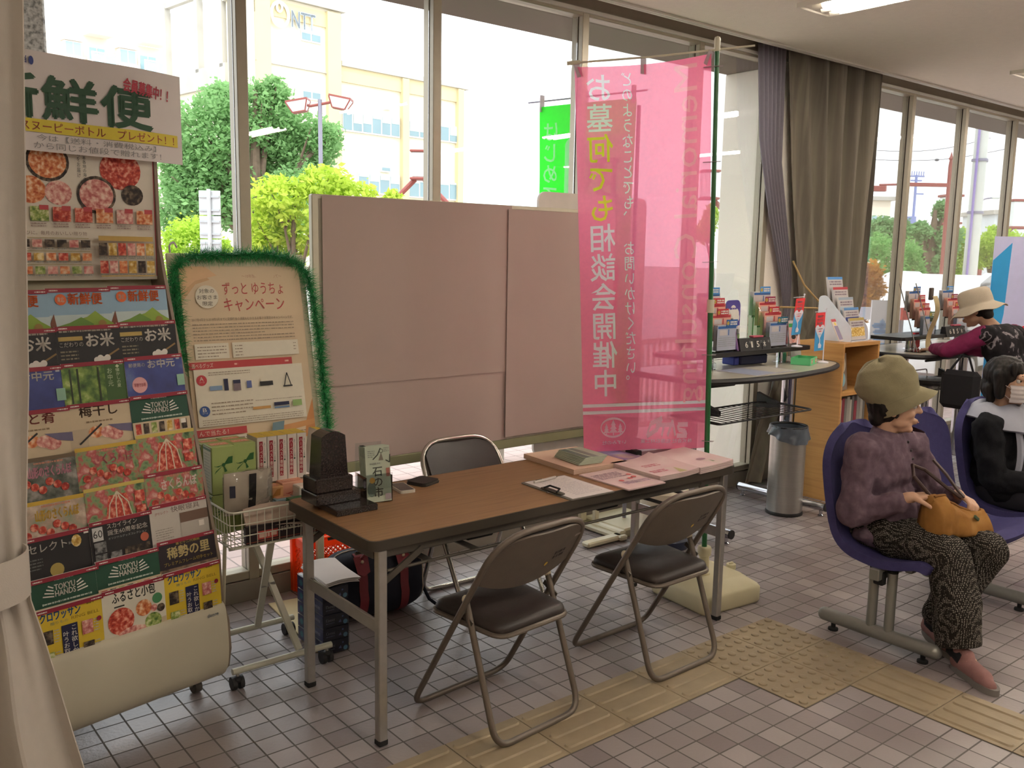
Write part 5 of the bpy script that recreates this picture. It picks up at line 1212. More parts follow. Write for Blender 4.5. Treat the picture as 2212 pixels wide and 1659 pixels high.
for i in range(8):
    b = MB(); b.box((0, .0, .005+.0065*i), (.105-.002*i, .07, .0055), GFOIL, .0015, RZ(.05*math.sin(i*2.2))); b.build('bag', t)
b = MB(); b.box((0, 0, .034), (.12, .07, .068), SLIM, .003); b.build('carton', None, (CX+.11, CY-.122, ZB), 0, 'white carton under the green folded bags', 'box')
b = MB(); b.box((0, 0, .05), (.052, .018, .1), SLIM, .002); b.M = frame((0, -.009, .05), (1, 0, 0), (0, 0, 1)); b.z = .0006; b.disc(0, -.005, .016, ink('bf4a42'), 16); [b.line([(-.012+.006*i, -.016), (-.012+.006*i, .008)], .0018, WHT) for i in range(5)]; b.disc(.004, .018, .008, ink('3f7d47'), 12); b.rect(-.026, -.05, .026, -.035, ink('3f7d47'))
b.build('seed_packet', None, (CX+.178, CY-.172, ZB), -.02, 'white packet with a red radish picture at the right front of the cart', 'packet', recalc=False)

# ------------------------------------------------------------------ campaign poster with its tinsel
t = thing('poster_stand', 'tall campaign poster on a leaning cream stand edged with green tinsel', 'poster stand', (-1.30, 1.32, 0))
tl = math.radians(11.5); U = Vector((0, math.sin(tl), math.cos(tl)))
C0 = Vector((0, .0, 1.20)); PM = frame(C0, (1, 0, 0), U)
b = MB(); b.M = PM; b.box((0, .0, -.012), (.60, .86, .012), CRM, .004); b.build('back_panel', t)
for x in (-.285, .19):
    b = MB(); q0 = C0+U*-.42+Vector((x, .02, 0)); b.tube([q0, Vector((x, q0.y-.085, .012))], .01, CRM, 10); b.build('leg', t)
b = MB(); b.tube([C0+U*.2+Vector((-.05, .02, 0)), (-.05, .24, .012)], .009, CRM, 10); b.build('rear_leg', t)
PST = mat('poster_cream', 'd9c3a2', .5, var=.03, scale=4); PW = ink('e3dcc9'); PRED = ink('b43f40'); PTXT = ink('9a8a76')
b = MB(); W2, H2 = .525, .745
def lo(px, py): return ((px-.5)*W2, (.5-py)*H2)
def rc(x0, y0, x1, y1, m): a = lo(x0, y1); c = lo(x1, y0); b.rect(a[0], a[1], c[0], c[1], m)
def tx(s, x0, y0, x1, y1, m, bold=0): a = lo(x0, y1); c = lo(x1, y0); b.txt(s, a[0], a[1], c[0], c[1], m, bold)
def gk(x0, y0, x1, y1, n, m=PTXT, f=.3, sd=1): a = lo(x0, y1); c = lo(x1, y0); b.greek(a[0], a[1], c[0], c[1], n, m, f, sd)
b.rect(-W2/2, -H2/2, W2/2, H2/2, PST)
for k, c in enumerate(('d2ab82', 'dfb98f')): b.poly([lo(0, .0), lo(.55-.1*k, .0), lo(.35-.05*k, .05), lo(.12, .10-.02*k), lo(0, .2-.05*k)], ink(c))
b.poly([lo(1, .78), lo(1, 1), lo(.9, 1), lo(.93, .9)], ink('c98a55')); b.poly([lo(.35, 1), lo(.6, .93), lo(1, .9), lo(1, .93), lo(.6, .97)], ink('cf965f'))
tx('～10年間の感謝を込めて～', .5, .045, .84, .065, ink('b98a72')); tx('ずっと ゆうちょ', .33, .09, .84, .16, PRED, .0); tx('キャンペーン', .33, .18, .84, .255, PRED, .0)
p = lo(.2, .17); b.disc(p[0], p[1]-.003, .048, ink('b79c7a'), 28); b.disc(p[0], p[1], .048, PW, 28)
tx('対象の', .14, .125, .26, .15, ink('5c5548')); tx('お客さま', .12, .16, .28, .185, ink('5c5548')); tx('限定', .16, .195, .24, .22, ink('5c5548'))
tx('2017年4月から2018年3月までに定額貯金の満期をむかえるお客さま限定のキャンペーンです。', .06, .288, .9, .305, ink('7d6d5a')); gk(.06, .315, .9, .42, 6, sd=2)
rc(.06, .43, .33, .515, PW); gk(.08, .44, .31, .51, 4, sd=3); rc(.36, .43, .92, .515, PW); gk(.38, .44, .9, .51, 4, sd=4)
rc(.0, .53, .85, .57, PRED); tx('選べるグッズプレゼント', .02, .537, .33, .562, PW); gk(.36, .543, .82, .558, 1, ink('dfb0a0'), .6, 5)
rc(.03, .57, .93, .885, PW); rc(.5, .58, .89, .72, ink('e0bfae')); rc(.5, .585, .66, .605, PRED); tx('ゆうちょオリジナル', .51, .588, .65, .602, PW)
for ch, y, c in (('A', .63, 'b4323a'), ('B', .80, '2f4f8c')):
    p = lo(.085, y); b.disc(p[0], p[1], .021, ink(c), 40, star=.06); b.txt(ch, p[0]-.008, p[1]-.002, p[0]+.008, p[1]+.014, PW); b.txt('コース', p[0]-.011, p[1]-.011, p[0]+.011, p[1]-.005, PW)
gk(.14, .585, .48, .61, 2, sd=6); gk(.14, .75, .48, .83, 4, sd=7); gk(.06, .845, .9, .88, 3, sd=8); gk(.5, .76, .9, .77, 1, sd=9)
rc(.14, .665, .24, .69, ink('7d97b5')); rc(.255, .63, .29, .695, NAVY); rc(.33, .645, .39, .70, ink('7a6a70')); rc(.33, .64, .39, .66, NAVY); rc(.44, .65, .48, .69, ink('5c6aa0'))
rc(.55, .66, .66, .685, BLKC); rc(.56, .635, .65, .66, PW); b.line([lo(.755, .695), lo(.785, .62), lo(.815, .695)], .004, BLKC); rc(.745, .692, .825, .7, BLKC)
rc(.47, .80, .62, .815, ink('c99a5a')); rc(.65, .785, .78, .805, NAVY); rc(.65, .81, .78, .82, ink('6a86a8')); rc(.81, .78, .89, .815, ink('8fae6a'))
rc(.0, .90, .4, .94, PRED); tx('んで当たる！', .02, .906, .25, .934, PW); rc(.0, .945, .45, 1, PW); gk(.02, .95, .9, .995, 2, sd=10); b.poly([lo(.62, .90), lo(.72, .895), lo(.70, .97), lo(.6, .975)], ink('6d8791'))
b.v = [PM@Vector((v.x+.0, v.y, v.z+.010+.012*max(0, v.x-.12)*2-.01*max(0, (v.y-.25)))) for v in b.v]
b.sheet(lambda u, v: PM@Vector(((u-.5)*W2, (v-.5)*H2, .0095+.012*max(0, (u-.5)*W2-.12)*2-.01*max(0, (v-.5)*H2-.25))), 10, 10, .0006, PST); b.build('poster', t, recalc=False)
TINS = mat('tinsel_green', '2f9c58', .3, .15, var=.5, scale=40, spec=.7)
R = random.Random(3); vs = []; fs = []
path = fillet([(-.292, -.05, .01), (-.285, .36, .015), (-.22, .415, .02), (.18, .425, .02), (.30, .36, .02), (.325, .1, .012), (.322, -.40, .015)], .08, 6)
pp = []
for a, c in zip(path, path[1:]):
    n = max(2, int((c-a).length/.0035)); pp += [a+(c-a)*(i/n) for i in range(n)]
for p in pp:
    for _ in range(18):
        d = Vector((R.gauss(0, 1), R.gauss(0, 1), R.gauss(0, 1))).normalized(); L = R.uniform(.03, .058); w = d.cross(Vector((R.gauss(0, 1), R.gauss(0, 1), R.gauss(0, 1)))).normalized()*.0011
        q = p+Vector((R.uniform(-.003, .003),)*3); o = len(vs); vs += [PM@(q-w), PM@(q+w), PM@(q+d*L+w*.3), PM@(q+d*L-w*.3)]; fs.append((o, o+1, o+2, o+3))
b = MB(); b.v = [v+Vector((-1.30, 1.32, 0)) for v in vs]; b.f = fs; b.m = [0]*len(fs); b.sm = [False]*len(fs); b.mats = [TINS]
b.tube([PM@p+Vector((-1.30, 1.32, 0)) for p in path], .003, mat('tinsel_wire', '2a4a35', .5), 6)
b.build('tinsel_garland', None, None, 0, 'shiny green tinsel garland draped round the top and right of the campaign poster', 'garland', recalc=False)
for x in (-.285,):
    b = MB(); b.tube(fillet([PM@Vector((x, .43, 0)), PM@Vector((x, .462, .0)), PM@Vector((x+.02, .475, 0)), PM@Vector((x+.03, .45, 0))], .01, 4), .004, mat('pale_hook', 'c9b7c4', .4), 8); b.build('hook', t)

# ------------------------------------------------------------------ under the table
TIS = ramp_mat('tissue_print', [(.35, '26294a'), (.55, '3f4a86'), (.7, '8f9ad0')], 9, .3, spec=.6); TISD = mat('tissue_dark', '1e2136', .3, var=.15, scale=10, spec=.6); CYAN = ink('5b9db5')
CARDB = mat('cream_card', 'd8c9a0', .8, var=.04)
b = MB(); b.box((0, 0, .004), (.15, .60, .006), CARDB, .001); b.build('cardboard_sheet', None, (-1.115, 1.19, 0), -.10, 'cream cardboard sheet on the floor under the tissue box pack', 'cardboard')
t = thing('tissue_pack', 'film-wrapped pack of five dark blue tissue boxes standing on cardboard', 'tissue boxes', (-1.158, .952, .0072), 0)
for i in range(5):
    b = MB(); w, d, h = .116, .225, .056; b.box((0, 0, h/2), (w, d, h-.001), TISD, .002)
    b.M = frame((-w/2, 0, h/2), (0, -1, 0), (0, 0, 1)); b.z = .0004; b.rect(-d/2, -h/2+.002, d/2, h/2-.002, TIS); b.txt('Kleenex', .03, -.008, .09, .01, ink('b5bce0'), .0); b.disc(-.08, .0, .014, CYAN, 14)
    b.M = frame((0, -d/2, h/2), (1, 0, 0), (0, 0, 1)); b.z = .0004; b.txt('Kleenex', -.045, -.002, -.005, .012, ink('c5c9d8'), .01); b.greek(-.045, -.012, -.008, -.006, 1, ink('777c98'), .6, 2); b.disc(.042, -.015, .010, ink('6f9fc0'), 14); b.disc(.03, .01, .004, ink('6f7fb0'), 10); b.poly([(.01, -.012), (.02, .0), (.024, -.014)], ink('7d86b5'))
    o = b.build('tissue_box', t, recalc=False); o.location.z = .0565*i
b = MB(); b.box((0, 0, .1425), (.122, .231, .288), PLAST, .004); b.build('film', t)
t = thing('booklet', 'loose white booklet lying on top of the tissue box pack', 'booklet', (-1.125, .955, .298), -.12)
b = MB()
for k in range(3): b.sheet(lambda u, v: Vector(((u-.5)*.15+.003*k, (v-.5)*.29, .003+.006*k+.01*math.sin(PI*u*.9)+.004*math.sin(v*4+k))), 10, 10, .0012, PAPW)
b.build('pages', t)
ORC = mat('orange_crate', 'ff6f2e', .4, var=.02, trans=.5)
t = thing('orange_crate', 'bright orange plastic mesh crate by the window behind the duffel bag', 'crate', (-.785, 1.533, 0), 0)
cw, cd, ch = .39, .115, .285
b = MB()
for z, hh in ((ch-.03, .05), (.012, .02)):
    for s in (-1, 1): b.box((0, s*cd/2, z), (cw, .012, hh), ORC, .002); b.box((s*cw/2, 0, z), (.012, cd, hh), ORC, .002)
for sx in (-1, 1):
    for sy in (-1, 1): b.box((sx*cw/2, sy*cd/2, ch/2), (.035, .035, ch), ORC, .006)
for s in (-1, 1):
    b.box((0, s*(cd/2+.006), ch-.006), (cw+.03, .02, .012), ORC, .003); b.box((s*(cw/2+.006), 0, ch-.006), (.02, cd+.03, .012), ORC, .003)
b.box((0, 0, .006), (cw, cd, .012), ORC); b.build('frame', t)
b = MB()
def lattice(L, M4):
    b.M = M4; s = .026; zt = ch-.055; zb = .022
    for sg in (1, -1):
        k = -int((L+zt)/s)
        while k*s < L+zt:
            x0 = k*s; P = []
            for (x, z) in ((x0, zb), (x0+sg*(zt-zb), zt)): P.append((x-L/2, z))
            (xa, za), (xb, zb2) = P; 
            if xa > xb: xa, za, xb, zb2 = xb, zb2, xa, za
            ca, cc = max(xa, -L/2), min(xb, L/2)
            if cc-ca > .004:
                f = (zb2-za)/(xb-xa); b.tube([(ca, 0, za+(ca-xa)*f), (cc, 0, za+(cc-xa)*f)], .003, ORC, flat=(.006, .005))
            k += 1
lattice(cw-.03, Matrix.Translation((0, -cd/2, 0))); lattice(cw-.03, Matrix.Translation((0, cd/2, 0)))
for s in (-1, 1): lattice(cd-.03, Matrix.Translation((s*cw/2, 0, 0))@Matrix.Rotation(PI/2, 4, 'Z'))
b.M = Matrix.Identity(4); b.build('mesh_side', t)
NAVYB = mat('navy_canvas', '1b1d2a', .85, var=.15, scale=12, bump=.2, bscale=300); MAR = mat('maroon_leather', '7a2c34', .5, var=.08); PIPE = ink('c9b9a4')
t = thing('duffel_bag', 'navy boston duffel bag with maroon straps on the floor behind the table legs', 'bag', (-.80, 1.155, 0), -.10)
def duff(u, v, k=1.0):
    a = 2*PI*v; L = .235; x = (u*2-1)*L; e = (1-abs(u*2-1)**5)**.34
    sy = .125*e*k; sz = .150*e*k; ca, sa = math.cos(a), math.sin(a); q = lambda c: math.copysign(abs(c)**.72, c)
    z = .152+sz*q(sa); z = max(z, .004); n = .008*noise.noise(Vector((x*9, a, 1)))*e
    return Vector((x, sy*q(ca)*(1.06 if sa < 0 else .96)+n, z+n*(.3 if z > .02 else 0)))
b = MB(); vs = []; fs = []; nu, nv = 26, 28
for i in range(nu+1):
    for j in range(nv): vs.append(duff(i/nu, j/nv))
for i in range(nu):
    for j in range(nv): fs.append((i*nv+j, i*nv+(j+1) % nv, (i+1)*nv+(j+1) % nv, (i+1)*nv+j))
fs += [tuple(range(nv))[::-1], tuple(nu*nv+j for j in range(nv))]
b.add(vs, fs, NAVYB, True); b.build('body', t, angle=70)
for x in (-.10, .10):
    b = MB(); b.sheet(lambda u, v: duff((x/.235+1)/2+(u-.5)*.085, .29+.42*v, 1.02), 4, 20, .004, MAR); sp = b.build('strap', t)
    for s in (-1,):
        b = MB(); q = duff((x/.235+1)/2, .655, 1.05); pz = duff((x/.235+1)/2, .60, 1.05)
        b = MB(); q = duff((x/.235+1)/2, .385, 1.05); b.M = frame(q, (1, 0, 0), (0, .6, 1)); b.prism([(-.03, -.04), (0, -.055), (.03, -.04), (.034, .035), (-.034, .035)], .004, MAR); b.build('strap_patch', sp)
        b = MB(); b.ball(q+Vector((0, -.006, .012)), (.008, .004, .008), mat('brass_rivet', 'd5c6a8', .3, .7), 6); b.build('rivet', sp)
    b = MB(); b.tube(fillet([(x*.9-.01, -.09, .29), (x*.6, -.10, .33), (x*.2, -.06, .322)], .03, 5), .007, MAR, 8); b.build('handle', t)
b = MB(); b.tube([duff(.06+.88*i/14, .25, 1.01) for i in range(15)], .003, PIPE, 6); b.build('zip', t)
for u in (.06, .94):
    b = MB(); b.tube([duff(u, j/24, 1.02) for j in range(24)], .0025, PIPE, 5, closed=True); b.build('piping', t)
b = MB(); b.tube([duff(.97, .0)+Vector((.0, -.06, -.0)), Vector((.25, -.08, .03)), Vector((.27, -.11, .012))], .008, NAVYB, 7); b.build('side_strap', t)
# round cream container behind the right of the table
t = thing('round_container', 'round cream container with a dark blue base behind the right chair', 'container', (1.03, 1.02, 0))
b = MB(); b.lathe([(.155, 0), (.16, .01), (.16, .05), (.15, .06)], mat('dark_blue_plastic', '20263c', .35), (0, 0, 0), 32); b.build('base', t)
b = MB(); b.lathe([(.142, .06), (.142, .32), (.13, .335), (.0, .335)], mat('cream_plastic', 'd8cfb8', .5, var=.02), (0, 0, 0), 32); b.build('drum', t)
b = MB(); b.sheet(lambda u, v: Vector((.1435*math.cos(-2.0+1.0*u), .1435*math.sin(-2.0+1.0*u), .20+.07*v)), 8, 2, .001, mat('orange_label', 'ef6a2c', .5)); b.build('label', t)
# ------------------------------------------------------------------ writing counters
CTOP = mat('counter_top', 'b9b2a4', .22, var=.04, scale=6, spec=.55); BLKP = mat('black_edge', '201e1e', .45); CHR = mat('counter_chrome', 'c9cad2', .12, .95, var=.02)
def outline(L, D):
    """front edge bowed towards the user, right front corner well rounded"""
    P = [(-L/2, D/2), (L/2, D/2), (L/2+.05, D*.2), (L/2+.02, -D*.28), (L*.3, -D*.47), (0, -D*.56), (-L*.3, -D*.52), (-L/2+.03, -D*.40), (-L/2, -D*.1)]
    return [(p.x, p.y) for p in fillet([(x, y, 0) for x, y in P], .12, 6, True)]
def counter(label, loc):
    t = thing('writing_counter', label, 'counter', loc, 0, 'writing counters')
    o = outline(1.5, .66); k = len(o)
    b = MB(); b.prism(o, .026, CTOP, Matrix.Translation((0, 0, .942))); tp = b.build('counter_top', t)
    b = MB(); b.tube([(x*1.004, y*1.008, .953) for x, y in o], .0175, BLKP, 8, closed=True); b.build('edge_band', tp)
    for x in (-.49, .48):
        b = MB(); b.cyl((x, .0, .05), (x, .0, .945), .042, CHR, 20); b.build('post', t)
        b = MB(); b.cyl((x, -.335, .062), (x, .345, .062), .027, CHR, 18); f = b.build('foot_bar', t)
        for y in (-.335, .345):
            b = MB(); b.cyl((x, y-.004, .062), (x, y+.004, .062), .0275, BLKP, 18); b.build('end_cap', f)
        for y in (-.30, .31):
            b = MB(); b.lathe([(.018, 0), (.02, .006), (.011, .012), (.011, .04)], CHR, (x, y, 0), 12); b.build('glide', f)
    for x in (-.30, .46):
        b = MB(); b.cyl((x, .05, .965), (x, .05, 1.05), .036, CHR, 18); b.lathe([(.06, .966), (.06, .969), (.04, .971)], CHR, (x, .05, 0), 24); b.build('shelf_post', t)
    b = MB(); b.M = Matrix.Translation((-.02, .06, 1.05)); b.prism(rrect(1.26, .27, .03, 5), .026, BLKP); b.build('upper_shelf', t)
    b = MB(); z = .715; x0, x1, y0, y1 = -.62, .33, -.31, .06
    b.tube(fillet([(x0, y0, z), (x1-.04, y0, z), (x1, y1-.1, z), (x1-.10, y1, z), (x0, y1, z)], .03, 4, True), .006, BLKP, 8, closed=True)
    for i in range(17): u = (i+.5)/17; b.tube([(x0+(x1-x0)*u*.96+.01, y0, z), (x0+(x1-x0)*u*.96+.01, y1, z)], .0028, BLKP, 5)
    b.build('wire_rack', t)
    for x in (-.30, .30):
        b = MB(); b.prism([(0, 0), (.16, .02), (.16, .05), (.0, .10)], .03, BLKP, frame((x, .09, z-.04), (0, -1, 0), (0, 0, 1))); b.build('rack_bracket', t)
    b = MB(); b.cyl((-.66, -.26, .925), (-.45, -.27, .925), .008, BLKP, 8); b.build('bag_hook', t)
    return t
c1 = counter('writing counter with a bowed top behind the green pole', (1.82, 1.10, 0))
c2 = copy_thing(c1, (4.22, 1.08, 0), 0, 'far writing counter where the person in the vest stands')
# leaflets, calendar and flags on the counters
ACR2 = glass('rack_acrylic', (.95, .97, .98), 1.3)
LBL = {'r': ink('b5343f'), 'b': ink('2f5f9f'), 'l': ink('4f8fd0'), 'm': ink('8d2f4f'), 't': ink('2f6f86'), 'g': ink('5f7a5c')}
SAL = mat('salmon_form', 'dba592', .7); GRY = mat('grey_form', 'c3bcbb', .7); BLF = mat('bluegrey_form', 'a9adbd', .7)
def leaflet_rack(label, loc, cols, seed):
    t = thing('leaflet_rack', label, 'leaflet rack', loc, 0, 'leaflet racks on the counters')
    w = .21; b = MB()
    for s in (-1, 1): b.prism([(-.08, 0), (.09, 0), (.10, .34), (.03, .27), (-.07, .13)], .003, ACR2, frame((s*w/2, 0, 0), (0, 1, 0), (0, 0, 1)))
    b.box((0, .0, .003), (w, .17, .005), ACR2)
    for k in range(4): b.box((0, -.07+.045*k, .07+.06*k), (w, .003, .13), ACR2)
    b.build('holder', t)
    for k in range(4):
        b = MB(); h = .15; z0 = .012+.062*k; y = -.058+.045*k; m = (BLF, SAL, SAL, GRY)[k]
        b.box((-.01, y, z0+h/2), (w-.03, .028, h), m); b.M = frame((-.01, y-.014, z0+h), (1, 0, 0), (0, 0, 1)); b.z = .0006
        b.rect(-.085, -.02, .085, -.006, (LBL['b'], LBL['r'], LBL['r'], LBL['b'])[k]); b.rect(-.07, -.06, .0, -.028, GRY); b.rect(.01, -.06, .018, -.025, (LBL['b'], LBL['r'], LBL['m'], LBL['b'])[k]); b.greek(-.08, -.13, .08, -.07, 5, GREYI, .25, seed+k)
        b.build('leaflet_pile', t, recalc=False)
        b = MB(); x = (.03, -.005, .01, .015)[k]; b.box((x, y-.018, z0+h+.012), (.105, .003, .042), LBL[cols[k]]); b.M = frame((x, y-.0196, z0+h+.012), (1, 0, 0), (0, 0, 1)); b.z = .0004; b.disc(-.04, 0, .012, ink('d5b944'), 14); b.ring(-.04, 0, .008, .003, INKD, 12); b.greek(-.02, -.013, .045, .013, 2, WHT, .65, seed*3+k); b.build('label_card', t, recalc=False)
    return t
leaflet_rack('clear leaflet rack just right of the green banner pole', (1.585, 1.13, 1.076), 'brrl', 1)
leaflet_rack('clear leaflet rack between the date block and the small red flag', (2.115, 1.14, 1.076), 'trml', 5)
leaflet_rack('clear leaflet rack on the far counter, left of the two there', (4.08, 1.14, 1.056), 'grrb', 9)
leaflet_rack('clear leaflet rack on the far counter in front of the person in the hat', (4.62, 1.14, 1.056), 'brml', 13)
def date_block(label, loc):
    t = thing('date_block', label, 'calendar', loc, -.05, 'date blocks')
    b = MB(); b.prism([(-.03, 0), (.03, 0), (.02, .075), (-.012, .075)], .29, BLKC, frame((-.145, 0, 0), (0, 1, 0), (0, 0, 1))); b.build('block', t)
    b = MB(); b.M = frame((0, -.0215, .0375), (1, 0, 0), (0, .24, 1)); b.z = .0006
    for i, (ch, x, hh) in enumerate((('6', -.085, .036), ('1', -.03, .036), ('5', .02, .036), ('木', .082, .036))): 
        b.rect(x-.022, -.028, x+.022, .028, ink('18181a')); b.txt(ch, x-.012, -hh/2, x+.012-(.01 if ch == '1' else 0), hh/2, WHT, .015)
    for ch, x in (('月', -.055), ('日', .052), ('曜', .122)): b.txt(ch, x-.007, .006, x+.007, .022, ink('8d8d8a'))
    b.build('numerals', t, recalc=False)
    b = MB(); b.box((.03, .0, .083), (.1, .035, .012), ink('a8485a'), .003); b.build('ink_pad', t); return t
d = date_block('black date block reading 6 15 木 on the near counter shelf', (1.83, 1.055, 1.076))
copy_thing(d, (4.37, 1.02, 1.056), -.05, 'black date block reading 6 15 木 on the far counter shelf')
b = MB(); b.box((0, 0, .08), (.07, .004, .16), mat('lilac_card', 'b98bc0', .6), .001, RX(-.2)); b.build('leaflet', None, (1.685, 1.08, 1.078), .9, 'lilac leaflet leaning between the leaflet rack and the date block', 'leaflet')
t = thing('counter_sign', 'blue round-topped card with a white cloud behind the first leaflet rack', 'sign', (1.80, 1.20, 1.076), .1)
b = MB(); b.M = frame((0, 0, .15), (1, 0, 0), (0, 0, 1)); b.prism(rrect(.17, .30, .04, 6), .006, ink('4a3f8f')); b.z = .0065; [b.disc(x, y, r, WHT, 16) for x, y, r in ((-.02, .06, .045), (.03, .06, .04), (.0, .085, .035), (.05, .04, .025))]; b.greek(-.04, .09, .04, .105, 1, ink('4a3f8f'), .7, 2); b.rect(-.03, -.06, .085, -.01, WHT); b.rect(.0, -.13, .085, -.065, ink('8fc24a')); b.build('card', t, recalc=False)
FRED = ink('e0383c'); FBLU = ink('3f97cf'); FWHT = ink('e3dfe8')
def mini_flag(label, loc, s=1.0, rz=0, lean=0):
    t = thing('mini_flag', label, 'flag', loc, rz, 'small red and blue counter flags')
    b = MB(); b.lathe([(.035*s, 0), (.034*s, .006), (.006, .012)], FWHT, (0, 0, 0), 18); b.build('base', t)
    top = Vector((lean, 0, .335*s)); b = MB(); b.tube([(0, 0, .005), top], .0035, FWHT, 8); b.ball(top, .006, FWHT, 6); b.tube([top-Vector((0, 0, .014)), top+Vector((-.118*s, 0, -.018))], .002, FWHT, 6); b.build('pole', t)
    b = MB(); w, h = .10*s, .235*s; o = top+Vector((-.012*s-w/2, -.004, -.022*s-h/2)); ux = Vector((1, 0, .03)); uy = Vector((lean/(.335*s), 0, 1)); b.M = frame(o, ux, uy)
    b.box((0, 0, -.0006), (w, h, .001), FRED); b.rect(-w/2, -h/2, w/2, h*.12, FBLU)
    hs = w*.49; b.poly([(0, -h*.20), (-hs*.75, -.0), (-hs, h*.10), (-hs*.8, h*.17), (-hs*.4, h*.18), (0, h*.11), (hs*.4, h*.18), (hs*.8, h*.17), (hs, h*.10), (hs*.75, 0)], FWHT)
    b.txt('郵便局で', -w*.3, h*.37, w*.3, h*.43, FWHT, .02); b.txt('アフラックの', -w*.36, h*.28, w*.25, h*.34, FWHT, .02); b.txt('がん保険', -w*.34, h*.19, w*.25, h*.26, FWHT, .03)
    b.txt('JP 郵便局', -w*.25, h*.055, w*.25, h*.085, FRED, .02); b.line([(-w*.3, h*.01), (w*.3, h*.01)], .0012, FRED); b.poly([(-.01*s, .008*s), (0, .003*s), (.01*s, .008*s), (.01*s, -.002*s), (0, .001), (-.01*s, -.002*s)], FRED); b.txt('Aflac', -w*.18, -h*.085, w*.18, -h*.045, ink('7fb0d5'), .0)
    b.poly([(-.004*s, -h*.18), (.004*s, -h*.18), (.006*s, -h*.3), (.022*s, -h*.36), (.018*s, -h*.43), (-.012*s, -h*.43), (-.014*s, -h*.33), (-.002*s, -h*.28)], FWHT); b.build('flag_cloth', t, recalc=False); return t
mini_flag('small red and blue flag on the upper shelf, leaning to the right', (2.265, 1.03, 1.076), 1.0, .0, .05)
mini_flag('small red and blue flag standing lower on the counter top beside the green tray', (2.455, .955, .969), 1.05, 0, 0)
GTR = mat('mint_paper', '63c588', .6, var=.03)
b = MB(); 
for s in (-1, 1): b.box((s*.09, 0, .022), (.003, .12, .044), GTR); b.box((0, s*.06, .022), (.183, .003, .044), GTR)
b.box((0, 0, .002), (.18, .12, .003), GTR); b.M = frame((0, -.0617, .022), (1, 0, 0), (0, 0, 1)); b.z = .0004
for x in (-.05, .05): b.disc(x, 0, .016, ink('c8686a'), 8, star=.2); b.disc(x, 0, .005, WHT, 8)
b.build('paper_tray', None, (2.285, .985, .969), .35, 'mint green paper tray with two red flowers on the counter top', 'tray', recalc=False)
b = MB(); b.box((0, 0, .035), (.26, .12, .06), ink('1b1f45'), .008); b.box((.03, .01, .08), (.2, .09, .04), GRY, .01, RX(.25)); b.box((-.155, 0, .03), (.05, .1, .05), ink('3f49a8'), .006); b.build('stamp_box', None, (1.95, 1.18, .969), -.06, 'dark blue and grey counter box under the upper shelf', 'box')
b = MB(); b.box((0, 0, .02), (.16, .14, .04), ACR2, .003); b.box((0, 0, .045), (.15, .13, .006), CHR); b.build('glass_block', None, (1.45, 1.16, .969), 0, 'low clear dish on the counter beside the green pole', 'dish')
b = MB(); b.box((0, 0, 0), (.44, .28, .001), ink('a5a0a8')); b.z = .0008; b.rect(-.2, -.12, .0, .12, ink('8d93a8')); b.rect(.02, -.12, .2, .12, ink('a9a49a')); b.build('desk_sheet', None, (1.72, .93, .9692), .05, 'printed sheet under film on the near counter top', 'sheet', recalc=False)
b = MB(); b.M = frame((0, 0, .13), (1, 0, 0), (0, .15, 1)); b.box((0, 0, 0), (.105, .26, .003), ink('d0a8a2')); b.z = .002; b.rect(-.052, .085, .052, .11, ink('2f9a4f')); b.rect(-.052, .11, .052, .13, GRY); b.disc(-.012, .005, .02, F_PK, 16, .026); b.disc(-.012, .02, .022, BLKC, 16, .016); b.poly([(-.045, -.06), (-.03, -.02), (.01, -.02), (.03, -.06)], ink('2b2630')); [b.disc(.015+.013*i, .035, .005, INKD, 8, .011) for i in range(3)]; b.rect(-.052, -.13, .052, -.06, ink('b5b8b4')); b.build('leaflet', None, (2.46, 1.18, .969), -.1, 'pink leaflet with a small portrait behind the leaning flag', 'leaflet', recalc=False)
# bin
STN = mat('brushed_steel', 'b2b0ab', .3, .9, var=.06, scale=6, stretch=(1, 1, 30)); BAGM = mat('grey_bin_liner', '5d6570', .35, var=.2, scale=18, spec=.6, trans=.15)
t = thing('waste_bin', 'round stainless steel waste bin with a grey liner bag', 'bin', (2.165, .985, 0))
b = MB(); b.lathe([(.113, .012), (.113, .57), (.109, .57), (.109, .03)], STN, (0, 0, 0), 36); b.build('body', t)
b = MB(); b.lathe([(.118, 0), (.119, .012), (.114, .022)], BLKP, (0, 0, 0), 36); b.build('base_ring', t)
b = MB(); b.tube([(.112*math.cos(2*PI*i/36), .112*math.sin(2*PI*i/36), .575) for i in range(36)], .008, BLKP, 8, closed=True); b.build('rim', t)
def lin_(u, v): a = 2*PI*u; R_ = .118+.012*v+.010*math.sin(a*9+3*v)*v+.006*noise.noise(Vector((math.cos(a)*4, math.sin(a)*4, v*3))); L_ = .06+.05*max(0, math.cos(a+1.9))+.06*max(0, math.cos(a-.2))**6; return Vector((R_*math.cos(a)+(.03*v*v if abs(a-.2) < .5 else 0), R_*math.sin(a), .582-L_*v))
b = MB(); b.sheet(lin_, 60, 8, .0012, BAGM); b.sheet(lambda u, v: Vector((math.cos(2*PI*u)*(.108-.01*v), math.sin(2*PI*u)*(.108-.01*v), .58-.25*v)), 40, 4, .001, BAGM); b.build('liner_bag', t)
